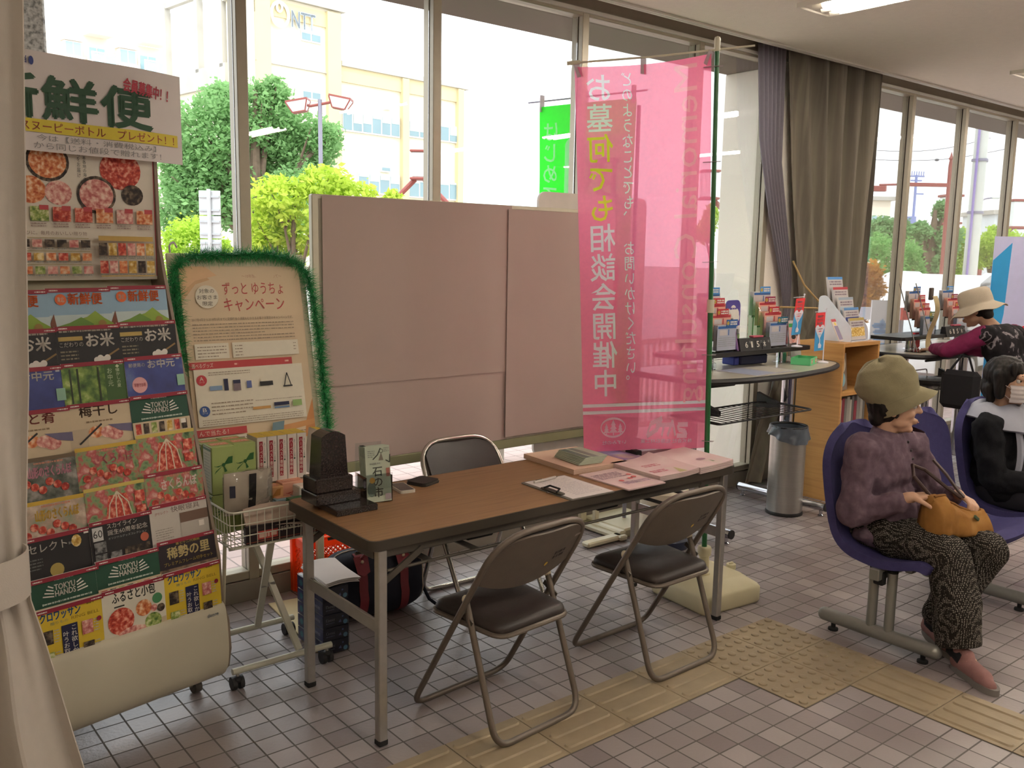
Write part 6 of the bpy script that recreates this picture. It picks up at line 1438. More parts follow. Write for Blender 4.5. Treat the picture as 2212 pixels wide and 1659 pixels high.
# bookshelf
OAK = wood_mat('oak_veneer', 'b07f48', 'c39256', 2, .5, (1, 1, 16), .03); OAKD = mat('shelf_inside', '543f2a', .7)
t = thing('bookshelf', 'light wood open shelf unit between the two writing counters', 'shelf', (2.865, 1.09, 0))
w, d, h = .46, .34, 1.085
for x in (-1, 1):
    b = MB(); b.box((x*(w/2-.01), 0, h/2), (.02, d, h), OAK, .001); b.build('side_panel', t)
b = MB(); b.box((0, 0, h-.012), (w-.04, d, .024), OAK); b.build('top_panel', t)
b = MB(); b.box((0, d/2-.006, h/2), (w-.04, .008, h), OAKD); b.build('back_panel', t)
for z in (.03, .40, .74):
    b = MB(); b.box((0, 0, z), (w-.04, d-.02, .024), OAK); b.build('shelf_board', t)
R = random.Random(11); x = 0
cols = ['8b8a86', 'a7a39b', '7d2c38', '6f6c68', '94918a', 'b0aca3', '5f5d5c', '883040', '7f7d7a', 'a09c95', '6a6865']; nm = ('grey', 'pale grey', 'maroon', 'dark grey', 'mid grey', 'silver', 'charcoal', 'crimson', 'ash grey', 'light grey', 'slate')
x = -w/2+.025
for i, c in enumerate(cols):
    th = R.uniform(.024, .04); hh = R.uniform(.26, .31)
    b = MB(); b.box((0, 0, hh/2), (th, .24, hh), ink(c), .002)
    b.build('file_folder', None, (2.865+x+th/2, 1.08, .413), 0, '%s file folder on the middle shelf, %s from the left' % (nm[i], ('first', 'second', 'third', 'fourth', 'fifth', 'sixth', 'seventh', 'eighth', 'ninth', 'tenth', 'eleventh')[i]), 'folder', 'file folders in the wooden unit'); x += th+.0015
b = MB(); b.M = frame((0, 0, .13), (1, 0, 0), (0, .1, 1)); b.box((0, 0, 0), (.15, .25, .003), ink('7a6a5c')); b.z = .002; b.disc(.0, .05, .06, ink('c3b49c'), 20); b.disc(.0, -.05, .05, ink('7fa8b5'), 20); b.disc(-.01, -.04, .025, WHT, 14); b.build('picture_card', None, (2.74, .985, .753), .12, 'picture card with pale round shapes in the top opening of the shelf unit', 'card', recalc=False)
# leaflet stand on the bookshelf
WPL = mat('white_plastic', 'dcdde6', .4)
t = thing('leaflet_stand', 'white curved-sided leaflet stand on top of the wooden shelf unit', 'leaflet rack', (2.895, 1.09, 1.085), .05)
for s in (-1, 1):
    b = MB(); pr = fillet([(-.13, 0, 0), (.13, 0, 0), (.13, .30, 0), (.075, .31, 0), (-.12, .10, 0)], .03, 5, True); b.prism([(p.x, p.y) for p in pr], .004, WPL, frame((s*.115-.002, 0, 0), (0, 1, 0), (0, 0, 1))); b.build('side_panel', t)
b = MB(); b.box((0, 0, .004), (.23, .26, .006), WPL); b.build('tray', t)
for k in range(5):
    b = MB(); y = -.10+.045*k; z = .01+.068*k; h_ = .15; b.M = frame((0, y, z+h_/2), (1, 0, 0), (0, .18, 1)); b.box((0, 0, 0), (.20, h_, .012), GRY); b.z = .0065; b.rect(-.1, h_/2-.018, .1, h_/2, (ink('b8a05a'), ink('4f7fb5'), ink('9aa8b8'), LBL['r'], LBL['l'])[k]); b.greek(-.08, h_/2-.06, .08, h_/2-.025, 2, ink('7d6a78'), .5, k); b.rect(-.09, -.05, .09, .01, (F_GLD, DUSK, ink('b5c4cf'), GRY, GRY)[k]); b.build('leaflet_pile', t, recalc=False)
b = MB(); b.M = frame((0, 0, .08), (1, 0, 0), (0, .5, 1)); b.box((0, 0, 0), (.075, .16, .005), ink('d8c8c0')); b.z = .003; b.rect(-.037, .06, .037, .08, LBL['r']); b.rect(-.03, -.07, .03, .03, ink('8a7f9a')); b.disc(0, .045, .012, YELC, 12); b.build('leaflet', None, (2.705, 1.02, 1.086), .15, 'small purple and red leaflet leaning left of the white leaflet stand', 'leaflet', recalc=False)
# things on the far counter
b = MB(); b.sheet(lambda u, v: Vector((.085*(u-.5)-.10*v, .03*math.sin(v*5+1)-.02*v, .01+.46*v*(1-.12*v))), 3, 16, .003, mat('tan_strip', 'b3a077', .7, var=.1)); b.box((-.045, .0, .24), (.05, .012, .03), ink('4f5d4a'), .003); b.box((-.10, .0, .43), (.05, .02, .09), ink('4b4038'), .004); b.build('pen_cord_holder', None, (3.86, .93, .969), .1, 'tall twisted tan leaflet strip on the left of the far counter', 'leaflet')
t = thing('clear_screen', 'slanting clear panel frame with thin rods on the far counter', 'panel', (3.80, .95, .969), .1)
b = MB(); b.box((0, .03, .004), (.32, .12, .005), ACR2); b.build('panel', t)
for x in (-.15, .15):
    b = MB(); b.tube([(x, 0, 0.004), (x-.04, .15, .5)], .004, CHR, 6); b.build('rod', t)
b = MB(); b.box((0, 0, .06), (.10, .03, .12), ink('b8323c'), .01); b.build('red_card_box', None, (4.0, 1.13, .969), 0, 'small red box on the far counter behind the tan strip', 'box')
b = MB(); b.box((0, 0, .004), (.24, .15, .006), ink('b9b39f'), .001); b.disc(-.08, 0, .03, ink('8fae5a'), 12); b.build('form_pad', None, (4.25, .83, .969), -.1, 'form pad with a green mark on the far counter before the person', 'form', recalc=False)
# stools
SEAT = mat('black_seat_pad', '2b2928', .4, spec=.5)
t = thing('bar_stool', 'black bar stool with a low wire loop under the far counter', 'stool', (4.02, 1.03, 0), 0, 'black bar stools')
b = MB(); b.lathe([(0, .69), (.10, .69), (.165, .705), (.175, .725), (.165, .742), (.1, .748), (0, .748)], SEAT, (0, 0, 0), 28); b.build('seat', t)
b = MB(); b.cyl((0, 0, .03), (0, 0, .69), .03, CHR, 16); b.build('post', t); b = MB(); b.lathe([(0, 0), (.2, 0), (.2, .012), (.03, .035)], CHR, (0, 0, 0), 28); b.build('base', t)
b = MB(); b.tube(fillet([(-.11, .05, .74), (-.115, .06, .80), (.115, .06, .80), (.11, .05, .74)], .02, 4), .005, CHR, 8); b.build('wire_loop', t)
t = thing('bar_stool', 'low flat-topped round stool nearest the seated person in the mask', 'stool', (4.30, .62, 0), 0, 'black bar stools')
b = MB(); b.lathe([(0, .585), (.15, .585), (.155, .60), (.15, .612), (0, .614)], SEAT, (0, 0, 0), 28); b.build('seat', t)
b = MB(); b.cyl((0, 0, .03), (0, 0, .585), .05, STEELD, 16); b.build('post', t); b = MB(); b.lathe([(0, 0), (.18, 0), (.18, .012), (.05, .035)], CHR, (0, 0, 0), 28); b.build('base', t)
# ------------------------------------------------------------------ curtains
CURT = ramp_mat('brown_curtain', [(.3, '57514a'), (.48, '7a7366'), (.62, '676057'), (.8, '8a8272')], 9, .9, stretch=(1, .5, .02), spec=.1, detail=8)
CURTP = sheer('pale_sheer', 'a9a3ab', .12, .55)
def ip(L, z):
    for (z1, a), (z0, c) in zip(L, L[1:]):
        if z >= z0: return c+(a-c)*min(1, max(0, (z-z0)/(z1-z0)))
    return L[-1][1]
XL = [(3.07, 2.70), (1.5, 2.95), (1.24, 2.99), (.95, 2.82), (.5, 2.52), (.06, 2.34)]; XR = [(3.07, 3.98), (1.35, 3.87), (1.2, 3.82), (.06, 3.3)]
def cf(u, v):
    z = .07+3.12*v; a = ip(XL, z); c = ip(XR, z); x = a+(c-a)*u; k = .035*(.45+.55*min(1, abs(z-1.25)/1.2)); return Vector((x, 1.535-.12*(1-v)**2*(1-u)-.01*math.sin(v*3)+k*math.sin(u*34+.7*math.sin(v*4))+.012*math.sin(u*71+2), z))
t = thing('curtain', 'heavy brown-grey striped curtain hanging over the pillar between the window runs', 'curtain', (3.2, 1.46, .07))
b = MB(); b.sheet(lambda u, v: cf(u, v)-Vector((3.2, 1.46, .07)), 150, 40, .003, CURT); b.build('drape', t)
ROPE = mat('straw_rope', 'b99a6a', .8, bump=.3, bscale=200)
b = MB(); b.tube([Vector(p)-Vector((3.2, 1.46, .07)) for p in ((2.86, 1.50, 1.62), (2.93, 1.44, 1.45), (3.04, 1.38, 1.33), (3.10, 1.36, 1.28), (3.02, 1.38, 1.285), (2.86, 1.45, 1.29), (2.78, 1.53, 1.29))], .007, ROPE, 8); b.build('tie_rope', t)
SL = [(3.07, 2.40), (2.44, 2.47), (1.95, 2.62), (1.5, 2.80), (1.28, 2.86)]; SR = [(3.07, 2.69), (2.3, 2.72), (1.5, 2.93), (1.28, 2.93)]
def sf2(u, v): z = 1.28+1.9*v; a = ip(SL, z); c = ip(SR, z); return Vector((a+(c-a)*u, 1.555+.016*math.sin(u*36)*(.5+.5*v), z))
b = MB(); b.sheet(lambda u, v: sf2(u, v)-Vector((2.6, 1.52, 1.28)), 70, 26, .002, CURTP)
b.sheet(lambda u, v: sf2(u, 0)+Vector((-.28*(1-v)*1.0+0*u, -.01-.05*(1-v), -1.2*(1-v)))-Vector((2.6, 1.52, 1.28)), 20, 12, .002, CURTP)
b.build('sheer_curtain', None, (2.6, 1.52, 1.28), 0, 'pale lavender sheer curtain gathered left of the brown curtain', 'curtain')
WCUR = mat('white_curtain', 'ccc3b8', .9, var=.03, scale=30, bump=.15, bscale=400, trans=.25, spec=.1)
EX = [(3.05, -2.345), (2.06, -2.381), (1.33, -2.405), (1.02, -2.428), (.93, -2.432), (.83, -2.43), (.70, -2.40), (.42, -2.345), (.02, -2.26)]
def wc(u, v):
    z = .02+3.02*v; xr = ip(EX, z); pin = math.exp(-((z-.90)/.28)**2); w = .62-.30*pin; x = xr-w*(1-u); k = .05*(1-.65*pin)
    edge = (1-u)
    return Vector((x, -.10+k*math.sin(edge*22+.5*math.sin(v*5))+.015*math.sin(edge*47+1)+.05*edge, z))
t = thing('curtain', 'white curtain tied back at the left edge of the photo, close to the camera', 'curtain', (-2.6, -.1, .02))
b = MB(); b.sheet(lambda u, v: wc(u, v)-Vector((-2.6, -.1, .02)), 90, 60, .003, WCUR); b.build('drape', t)
b = MB(); 
def tb(u, v): a = 2*PI*u; return Vector((-2.60+.168*math.cos(a), -.09+.085*math.sin(a), .855+.105*v+.012*math.sin(a)))
b.sheet(lambda u, v: tb(u, v)-Vector((-2.6, -.1, .02)), 44, 5, .004, WCUR); b.build('tieback', t)
# outdoor green banner, white banners
GB = sheer('green_banner_cloth', '5cff62', .12, .7); WB_ = sheer('white_banner_print', 'f4f2ff', .1, .6); DG = ink('1fa060'); OG = ink('ef6a2a')
p0 = at(1167, 232, 5.6); p1 = at(1372, 246, 5.2); q0 = at(1167, 600, 5.6)
t = thing('outdoor_banner', 'green banner outside the window half hidden by the pink one', 'banner', (p1.x+.03, p1.y, -.01))
O = Vector(t.location); hgt = 1.8; ux = (p1-p0); ux.z = 0; wdt = ux.length; ux.normalize()
b = MB(); b.tube([(0, 0, 0), (0, 0, p1.z+.06)], .012, GREY, 10); b.build('pole', t)
b = MB(); b.tube([Vector((0, 0, p0.z+.05))-ux*(wdt+.12), Vector((0, 0, p0.z+.05))+ux*.05], .005, GREY, 8); b.build('crossbar', t)
b = MB(); b.box((0, 0, .03), (.35, .35, .06), TANK, .01); b.build('base', t)
b = MB(); M = frame(p0-O+ux*wdt/2-Vector((0, 0, hgt/2)), ux, (0, 0, 1)); b.sheet(lambda u, v: M@Vector(((u-.5)*wdt, (v-.5)*hgt, .01*math.sin(v*7+u*4))), 10, 20, .001, GB); b.build('cloth', t)
b = MB(); b.M = M@Matrix.Translation((0, 0, .012)); b.poly([(p[0], p[1]) for p in rrect(wdt*.68, hgt*.70, .05, 5, wdt*.14, hgt*.04)], WB_); b.vtxt('はじめての', -wdt*.45, hgt*.10, -wdt*.27, hgt*.45, WB_, .012, True); b.build('print', t, recalc=False)
b = MB(); b.M = M@Matrix.Translation((0, 0, .014)); b.vtxt('取図', -wdt*.12, -hgt*.02, wdt*.40, hgt*.33, DG, .012, True); b.rect(-wdt*.12, -hgt*.2, wdt*.40, -hgt*.03, OG); b.build('letters', t, recalc=False)
for k in (0, .5, 1):
    b = MB(); b.box(M@Vector(((k-.5)*wdt*.96, hgt/2+.02, 0)), (.03, .01, .1), TIE); b.build('tie_loop', t)
# banner at the right edge
t = thing('outdoor_banner', 'light blue, white and red banner at the right edge of the photo', 'banner', (6.25, .9, 0))
CB = mat('sky_blue_cloth', '3fa9e0', .7, trans=.3); CW = mat('pale_violet_cloth', 'd6d4ee', .7, trans=.3); CR = mat('red_cloth', 'e0384a', .7, trans=.3)
p = at(2225, 560, 7.6); O = Vector((p.x, p.y, 0)); t.location = O; ux = Vector((_rt.x, _rt.y, 0)); k = 7.6/FPX
b = MB(); b.M = frame((0, 0, 1.0), ux, (0, 0, 1)); b.box((0, 0, 0), (.62, 1.7, .003), CW); b.z = .003
b.poly([(-.31, -.75), (-.31, .65), (-.16, .8), (-.18, .2), (-.24, -.2), (-.2, -.5)], CB); b.poly([(-.05, -.85), (-.12, -.2), (-.02, .1), (.31, .2), (.31, -.85)], CR); b.disc(-.18, -.25, .1, CW, 20); b.build('cloth', t, recalc=False)
b = MB(); b.cyl((.02, .03, 0), (.02, .03, 1.95), .012, GREY, 10); b.build('pole', t); b = MB(); b.box((0, .03, .03), (.35, .35, .06), TANK, .01); b.build('base', t)
# white sign boards and the red-white tape outside the right windows
t = thing('sign_board', 'white sign board with a blue character outside behind the wooden shelf unit', 'sign', (0, 0, 0))
p = at(1902, 740, 8.6); t.location = (p.x, p.y, 0); b = MB(); b.M = frame((0, 0, p.z-.15), ux, (0, 0, 1)); b.box((0, 0, 0), (.22, 1.1, .02), WPL); b.z = .0105; b.txt('吉', -.08, .1, .08, .36, ink('7fb0e8'), .06); b.txt('田', -.08, -.25, .08, .02, ink('7fb0e8'), .06); b.build('panel', t, recalc=False); b = MB(); b.box((0, .02, .3), (.05, .03, .62), GREY); b.build('post', t)
t = thing('barrier_tape', 'white and red horizontal barrier board outside the right windows', 'barrier', (0, 0, 0))
p = at(1895, 677, 8.9); t.location = (p.x, p.y, 0); b = MB(); b.M = frame((0, 0, p.z), ux, (0, 0, 1))
for i in range(-3, 4): b.box((i*.09, 0, 0), (.0899, .12, .02), FRED if i % 3 == 0 else WPL)
b.build('board', t)
for x in (-.25, .25): b = MB(); b.M = frame((0, 0, 0), ux, (0, 0, 1)); b.box((x, p.z/2, -.02), (.04, p.z, .02), GREY); b.build('post', t)
# ------------------------------------------------------------------ bench
PURP = mat('purple_fabric', '3f3b66', .85, var=.1, scale=40, bump=.25, bscale=300, spec=.2); BFR = mat('grey_painted_steel', '8d8c86', .4, .4, var=.04)
t = thing('bench', 'three-seat purple fabric bench on grey steel legs', 'bench', (1.53, -.47, 0))
BX = [-.61, .0, .61]
def shell(x0):
    prof = fillet([(0, .285, .90), (0, .245, .62), (0, .19, .405), (0, -.02, .372), (0, -.17, .415), (0, -.205, .395)], [.0, .2, .12, .2, .05, 0], 6)
    ds = [0]
    for a, c in zip(prof, prof[1:]): ds.append(ds[-1]+(c-a).length)
    def P(u, v):
        s = v*ds[-1]; i = max(k for k in range(len(ds)) if ds[k] <= s+1e-9); i = min(i, len(prof)-2); f = (s-ds[i])/max(1e-9, ds[i+1]-ds[i]); p = prof[i].lerp(prof[i+1], f)
        w = .248
        if v < .22: q = 1-v/.22; w = .248*math.sqrt(max(.0, 1-q**2.6*.86))
        if v > .92: q = (v-.92)/.08; w = .248-.03*q*q
        x = (u*2-1)*w; dish = .03*(1-(u*2-1)**2); n = Vector((0, 1, .25)) if v < .45 else Vector((0, 0, -1))
        return Vector((x0+x, p.y, p.z))+n*dish*(1 if v < .45 else .5)
    b = MB(); b.sheet(P, 22, 72, .036, PURP); return b
for x in BX: shell(x).build('seat_shell', t, angle=60)
b = MB(); b.box((0, .0, .335), (1.75, .045, .05), BFR, .004); b.build('beam', t)
for x in (-.80, .13):
    b = MB(); b.cyl((x, .255, .062), (x, -.245, .062), .03, BFR, 18); b.ball((x, .255, .062), .03, BFR, 8); b.ball((x, -.245, .062), .03, BFR, 8); ft = b.build('foot_bar', t)
    for y in (.21, -.20):
        b = MB(); b.lathe([(.022, 0), (.022, .01), (.01, .014), (.01, .04)], RUB, (x, y, 0), 12); b.build('glide', ft)
    for y in (.035, -.045):
        b = MB(); b.cyl((x, y, .07), (x, y, .345), .021, BFR, 16); b.lathe([(.022, .34), (.022, .352), (0, .354)], RUB, (x, y, 0), 16); b.build('post', t)
b = MB(); b.box((-.83, -.005, .315), (.03, .045, .06), RUB, .004); b.M = frame((-.8455, -.005, .315), (0, -1, 0), (0, 0, 1)); b.z = .0004; b.disc(0, 0, .011, ink('c9b03a'), 16); b.build('end_cap', t, recalc=False)
for x in BX:
    for y in (-.09, .09):
        b = MB(); b.box((x, y, .352), (.30, .03, .022), BFR, .003); b.build('seat_bracket', t)

# ------------------------------------------------------------------ people
def blob(prims, voxel, m, name, parent, smooth=6, disp=None, O=Vector((0, 0, 0)), cut=None, subdiv=False):
    """fuse rounded cones ('c',a,b,ra,rb) and ellipsoids ('e',c,(rx,ry,rz),R) into one continuous skin"""
    b = MB(); dm = m
    for p in prims:
        if p[0] == 'c':
            _, a, c, ra, rc = p; a = Vector(a)-O; c = Vector(c)-O; n = 5; L = (c-a).length
            b.ball(a, ra, dm, 7); b.ball(c, rc, dm, 7)
            if L > 1e-4: b.tube([a+(c-a)*(i/n) for i in range(n+1)], [ra+(rc-ra)*i/n for i in range(n+1)], dm, 14)
        else:
            _, c, r = p[:3]; Rm = p[3] if len(p) > 3 else Matrix.Identity(3); s = MB(); s.ball((0, 0, 0), r, dm, 9)
            b.add([Rm@v+Vector(c)-O for v in s.v], s.f, dm, True)
    o = b.build(name, parent, recalc=False)
    md = o.modifiers.new('fuse', 'REMESH'); md.mode = 'VOXEL'; md.voxel_size = voxel; md.use_smooth_shade = True
    sm = o.modifiers.new('relax', 'SMOOTH'); sm.factor = .5; sm.iterations = smooth
    dg = bpy.context.evaluated_depsgraph_get(); me = bpy.data.meshes.new_from_object(o.evaluated_get(dg)); o.modifiers.clear()
    old = o.data; o.data = me; bpy.data.meshes.remove(old); me.name = name
    if not me.materials: me.materials.append(m)
    me.materials[0] = m
    if disp or cut:
        nr = [v.normal.copy() for v in me.vertices]
        if disp:
            for v, n in zip(me.vertices, nr): v.co += n*disp(v.co+O)
        if cut:
            bm = bmesh.new(); bm.from_mesh(me)
            for (pc, pn) in cut:
                r = bmesh.ops.bisect_plane(bm, geom=bm.verts[:]+bm.edges[:]+bm.faces[:], plane_co=Vector(pc)-O, plane_no=Vector(pn), clear_outer=True)
            bm.to_mesh(me); bm.free()
    me.polygons.foreach_set('use_smooth', [True]*len(me.polygons)); me.update(); return o
SKIN = mat('skin', 'c39a80', .5, var=.05, scale=14, bump=.04, bscale=120); HAIR = ramp_mat('dark_hair', [(.35, '141110'), (.6, '2a2422')], 60, .55, stretch=(1, 1, .12), spec=.18); EYEW = mat('eye_white', 'd8d2cc', .25); EYED = mat('eye_dark', '1c1310', .15, spec=.6); LIP = mat('lips', 'a8655c', .45)
def local(o, f):
    """head frame: x = the person's right->left? no: X right, Y forward, Z up"""
    f = Vector(f).normalized(); r = f.cross(Vector((0, 0, 1))).normalized(); u = r.cross(f); return Matrix(((r.x, f.x, u.x, o[0]), (r.y, f.y, u.y, o[1]), (r.z, f.z, u.z, o[2]), (0, 0, 0, 1)))
def head_prims(H, k=1.0):
    """skull, face, jaw, nose, ears in head frame H (origin between the ears)"""
    R3 = H.to_3x3(); P = lambda x, y, z: H@Vector((x*k, y*k, z*k)); E = lambda c, r: ('e', P(*c), tuple(q*k for q in r), R3)
    L = [E((0, -.012, .035), (.074, .092, .088)), E((0, .03, -.005), (.064, .066, .075)), E((0, .045, -.062), (.042, .042, .04)), E((0, .078, -.083), (.020, .016, .016)),
         E((0, .088, .045), (.052, .018, .022)), ('c', P(0, .092, .032), P(0, .113, .0), .009*k, .0125*k), E((0, .098, -.042), (.022, .013, .009)), E((0, .095, -.052), (.019, .013, .008))]
    for s in (-1, 1): L += [E((s*.036, .068, -.012), (.022, .02, .02)), E((s*.074, -.005, .002), (.010, .02, .03)), E((s*.036, .03, -.052), (.022, .04, .024)), ('c', P(s*.010, .103, .0), P(s*.012, .099, .0), .008*k, .008*k)]
    return L
def eyes(H, t, O, k=1.0):
    for s in (-1, 1):
        b = MB(); b.ball(H@Vector((s*.030*k, .080*k, .024*k))-O, .0125*k, EYEW, 8); e = b.build('eye', t)
        b = MB(); b.ball(H@Vector((s*.030*k, .0885*k, .024*k))-O, (.0062*k,)*3, EYED, 6); b.build('iris', e)
        b = MB(); b.tube([H@Vector((s*x*k, y*k, z*k))-O for x, y, z in ((.014, .1, .046), (.032, .098, .052), (.048, .086, .046))], [.002*k, .0032*k, .0015*k], HAIR, 6); b.build('eyebrow', t)
def hand_prims(wrist, d, n, curl, s=1, k=1.0, spread=.12):
    """palm and five fingers: d finger direction, n back-of-hand normal, s thumb side"""
    d = Vector(d).normalized(); n = Vector(n); n = (n-d*n.dot(d)).normalized(); w = d.cross(n)*s; W_ = Vector(wrist); L = []
    pc = W_+d*.045*k
    L.append(('c', W_, W_+d*.02*k, .024*k, .026*k))
    for q in (-.026, -.009, .009, .026): L.append(('c', W_+d*.012*k+w*q*.7*k, W_+d*.082*k+w*q*k, .0125*k, .0115*k))
    for q, ln in ((.029, .068), (.0105, .077), (-.009, .072), (-.027, .057)):
        p = W_+d*.084*k+w*q*k; dd = (d+w*spread*q*8).normalized(); a = 0
        for j, f in enumerate((.45, .32, .23)):
            a += curl*(.55, 1.0, .8)[j]; v = dd*math.cos(a)-n*math.sin(a); p2 = p+v*ln*f*k; L.append(('c', p, p2, (.0092-.0008*j)*k, (.0086-.0009*j)*k)); p = p2
    p = W_+d*.022*k+w*.028*k
    for j, (ln, o) in enumerate(((.036, .9), (.03, .35), (.025, .1))):
        v = (d*.75+w*o-n*(.35+.2*j)).normalized(); p2 = p+v*ln*k; L.append(('c', p, p2, (.0125-.0015*j)*k, (.0112-.0015*j)*k)); p = p2
    return L
def wrink(s, amp, seed=0, st=(1, 1, 1)):
    return lambda p: amp*(noise.noise(Vector((p.x*s*st[0]+seed, p.y*s*st[1], p.z*s*st[2])))+.5*noise.noise(Vector((p.x*s*2.3*st[0], p.y*s*2.3*st[1]+seed, p.z*s*2.3*st[2]))))
def shoe(t, O, heel, toe, m, sole_m, tilt=0):
    heel = Vector(heel); toe = Vector(toe); d = (toe-heel); L = d.length; d.normalize(); w = d.cross(Vector((0, 0, 1))).normalized(); u = w.cross(d)
    P = lambda a, x, z: heel+d*a*L+w*x+u*z
    up = [('c', P(.12, 0, .04), P(.35, 0, .045), .034, .038), ('c', P(.35, 0, .045), P(.72, 0, .036), .038, .036), ('c', P(.72, .004, .032), P(.9, .004, .026), .034, .024), ('c', P(.14, 0, .05), P(.16, 0, .085), .034, .032), ('c', P(.3, 0, .055), P(.32, 0, .082), .033, .028)]
    o = blob(up, .006, m, 'shoe', t, 4, None, O, [(P(0, 0, .012), -u)])
    b = MB(); k = 26; pts = []
    for i in range(k):
        a = 2*PI*i/k; ca, sa = math.cos(a), math.sin(a); wd = .040+.008*ca-(.006 if -.3 < ca < .3 else 0); pts.append((L*.5+L*.545*ca, wd*sa))
    b.prism(pts, .026, sole_m, Matrix(((d.x, w.x, u.x, 0), (d.y, w.y, u.y, 0), (d.z, w.z, u.z, 0), (0, 0, 0, 1))), True); b.v = [v+heel-O for v in b.v]; b.build('sole', o, angle=50)
    b = MB()
    for a in (.42, .5, .58, .66): b.tube([P(a, x, .079-.045*(a-.42)-abs(x)*.35)-O for x in (-.022, 0, .022)], .0028, mat('shoe_lace', 'b88f86', .7), 6)
    b.build('laces', o); return o

# --- seated woman in the hat
O = Vector((.90, -.40, 0)); t = thing('person', 'seated person in a khaki hat and plum blouse holding a tan bag on the bench', 'person', O)
hf = Vector((.60, -.79, -.05)); H = local((.885, -.375, 1.005), hf)
hipR, hipL = (.845, -.335, .475), (.985, -.335, .475); knR, knL = (.81, -.70, .455), (1.0, -.765, .455); anR, anL = (.80, -.765, .105), (.945, -.60, .125)
shR, shL = (.735, -.335, .835), (1.055, -.385, .84); elR, elL = (.690, -.335, .555), (1.115, -.47, .58); wrR, wrL = (.765, -.535, .665), (1.045, -.60, .655)
neck = (.89, -.345, .90)
skin = head_prims(H, .98)+[('c', (.89, -.340, .845), H@Vector((0, -.01, -.045)), .050, .045), ('e', (.895, -.345, .74), (.135, .085, .14)), ('e', (.905, -.34, .55), (.135, .09, .14)), ('c', shR, shL, .042, .042),
    ('c', shR, elR, .042, .036), ('c', elR, wrR, .034, .024), ('c', shL, elL, .042, .036), ('c', elL, wrL, .034, .024), ('c', hipR, knR, .07, .05), ('c', hipL, knL, .07, .05), ('c', knR, anR, .048, .032), ('c', knL, anL, .048, .032)]
skin += hand_prims(wrR, (.75, -.55, .10), (.1, -.15, 1), .35, 1, .92)+hand_prims(wrL, (-.25, -.80, -.15), (.35, .1, 1), .75, -1, .92)
skin += [('c', anR, (.735, -.88, .04), .03, .028), ('c', anL, (.90, -.69, .05), .03, .028)]
blob(skin, .0052, SKIN, 'body', t, 3, None, O)
eyes(H, t, O, .98)
b = MB(); b.tube([H@Vector((x, y, -.047))-O for x, y in ((-.017, .104), (0, .110), (.017, .104))], [.002, .0032, .002], LIP, 6); b.build('lips', t)
hr = [('e', H@Vector((0, -.03, .03)), (.082, .082, .10), H.to_3x3()), ('e', H@Vector((0, -.062, -.035)), (.062, .034, .05), H.to_3x3())]
for s in (-1, 1): hr.append(('c', H@Vector((s*.072, .012, .03)), H@Vector((s*.072, .006, -.025)), .014, .008))
blob(hr, .006, HAIR, 'hair', t, 3, wrink(60, .003, 2), O)
# hat: tall slouched crown, wide band, brim pulled down at the back and up over the brow
HATM = mat('khaki_hat', '8d8468', .85, var=.08, scale=25, bump=.3, bscale=260, spec=.15)
HAX = Vector((0, -.50, .866)); HFW = Vector((0, .866, .50)); HC = Vector((0, .022, .022))
def hat(u, v):
    a = 2*PI*u; ca, sa = math.cos(a), math.sin(a); fr = max(0, ca); bk = max(0, -ca)   # ca: towards the brow
    prof = [(0, .100+.060*fr**1.7+.003*bk, -.020+.010*fr), (.22, .102+.020*fr**1.5, .020), (.30, .103, .036), (.5, .114+.014*bk+.004*fr, .09), (.7, .112+.018*bk, .140), (.86, .090+.016*bk, .188), (.95, .055+.01*bk, .207), (1, 0, .212)]
    for (v0, r0, s0), (v1, r1, s1) in zip(prof, prof[1:]):
        if v <= v1+1e-9: q = (v-v0)/(v1-v0); q = q*q*(3-2*q)*.4+q*.6; r = r0+(r1-r0)*q; s_ = s0+(s1-s0)*q; break
    f = min(1, v*1.6); r *= 1+.035*math.sin(a*3+v*7+1)*f+.02*math.sin(a*7-v*11)*f; s_ += .008*math.sin(a*4+v*5)*f
    p = HC+HFW*(r*ca*1.02)+HAX*s_+Vector((r*sa*.88, 0, 0)); return H@p-O
b = MB(); b.sheet(hat, 56, 44, .004, HATM); hb = b.build('hat', t, angle=80)
b = MB(); b.tube([hat(i/56, .28) for i in range(56)], .0022, mat('hat_seam', '5d563f', .9), 5, closed=True); b.build('hat_seam', hb)
PLUM = ramp_mat('plum_linen', [(.3, '5c4a55'), (.52, '685560'), (.75, '78656f')], 30, .85, spec=.15, bump=.3, detail=8)
bl = [('e', (.895, -.345, .735), (.175, .115, .155)), ('e', (.905, -.345, .58), (.172, .125, .16)), ('e', (.915, -.36, .455), (.185, .15, .075)), ('c', shR, shL, .072, .070), ('c', (.89, -.343, .80), (.89, -.348, .895), .085, .060), ('e', (.90, -.43, .54), (.13, .09, .12)),
    ('c', shR, elR, .074, .062), ('c', elR, Vector(elR).lerp(Vector(wrR), .82), .062, .045), ('c', shL, elL, .07, .06), ('c', elL, Vector(elL).lerp(Vector(wrL), .82), .06, .045)]
blob(bl, .008, PLUM, 'blouse', t, 5, wrink(13, .014, 4, (1.2, 1.2, .8)), O, [((.89, -.35, .918), (.05, -.25, 1))])
b = MB()
for z, y in ((.865, -.436), (.83, -.452), (.795, -.462)): b.ball(Vector((.925, y, z))-O, (.007, .004, .007), mat('dark_button', '2d2428', .4), 6)
b.build('buttons', t)
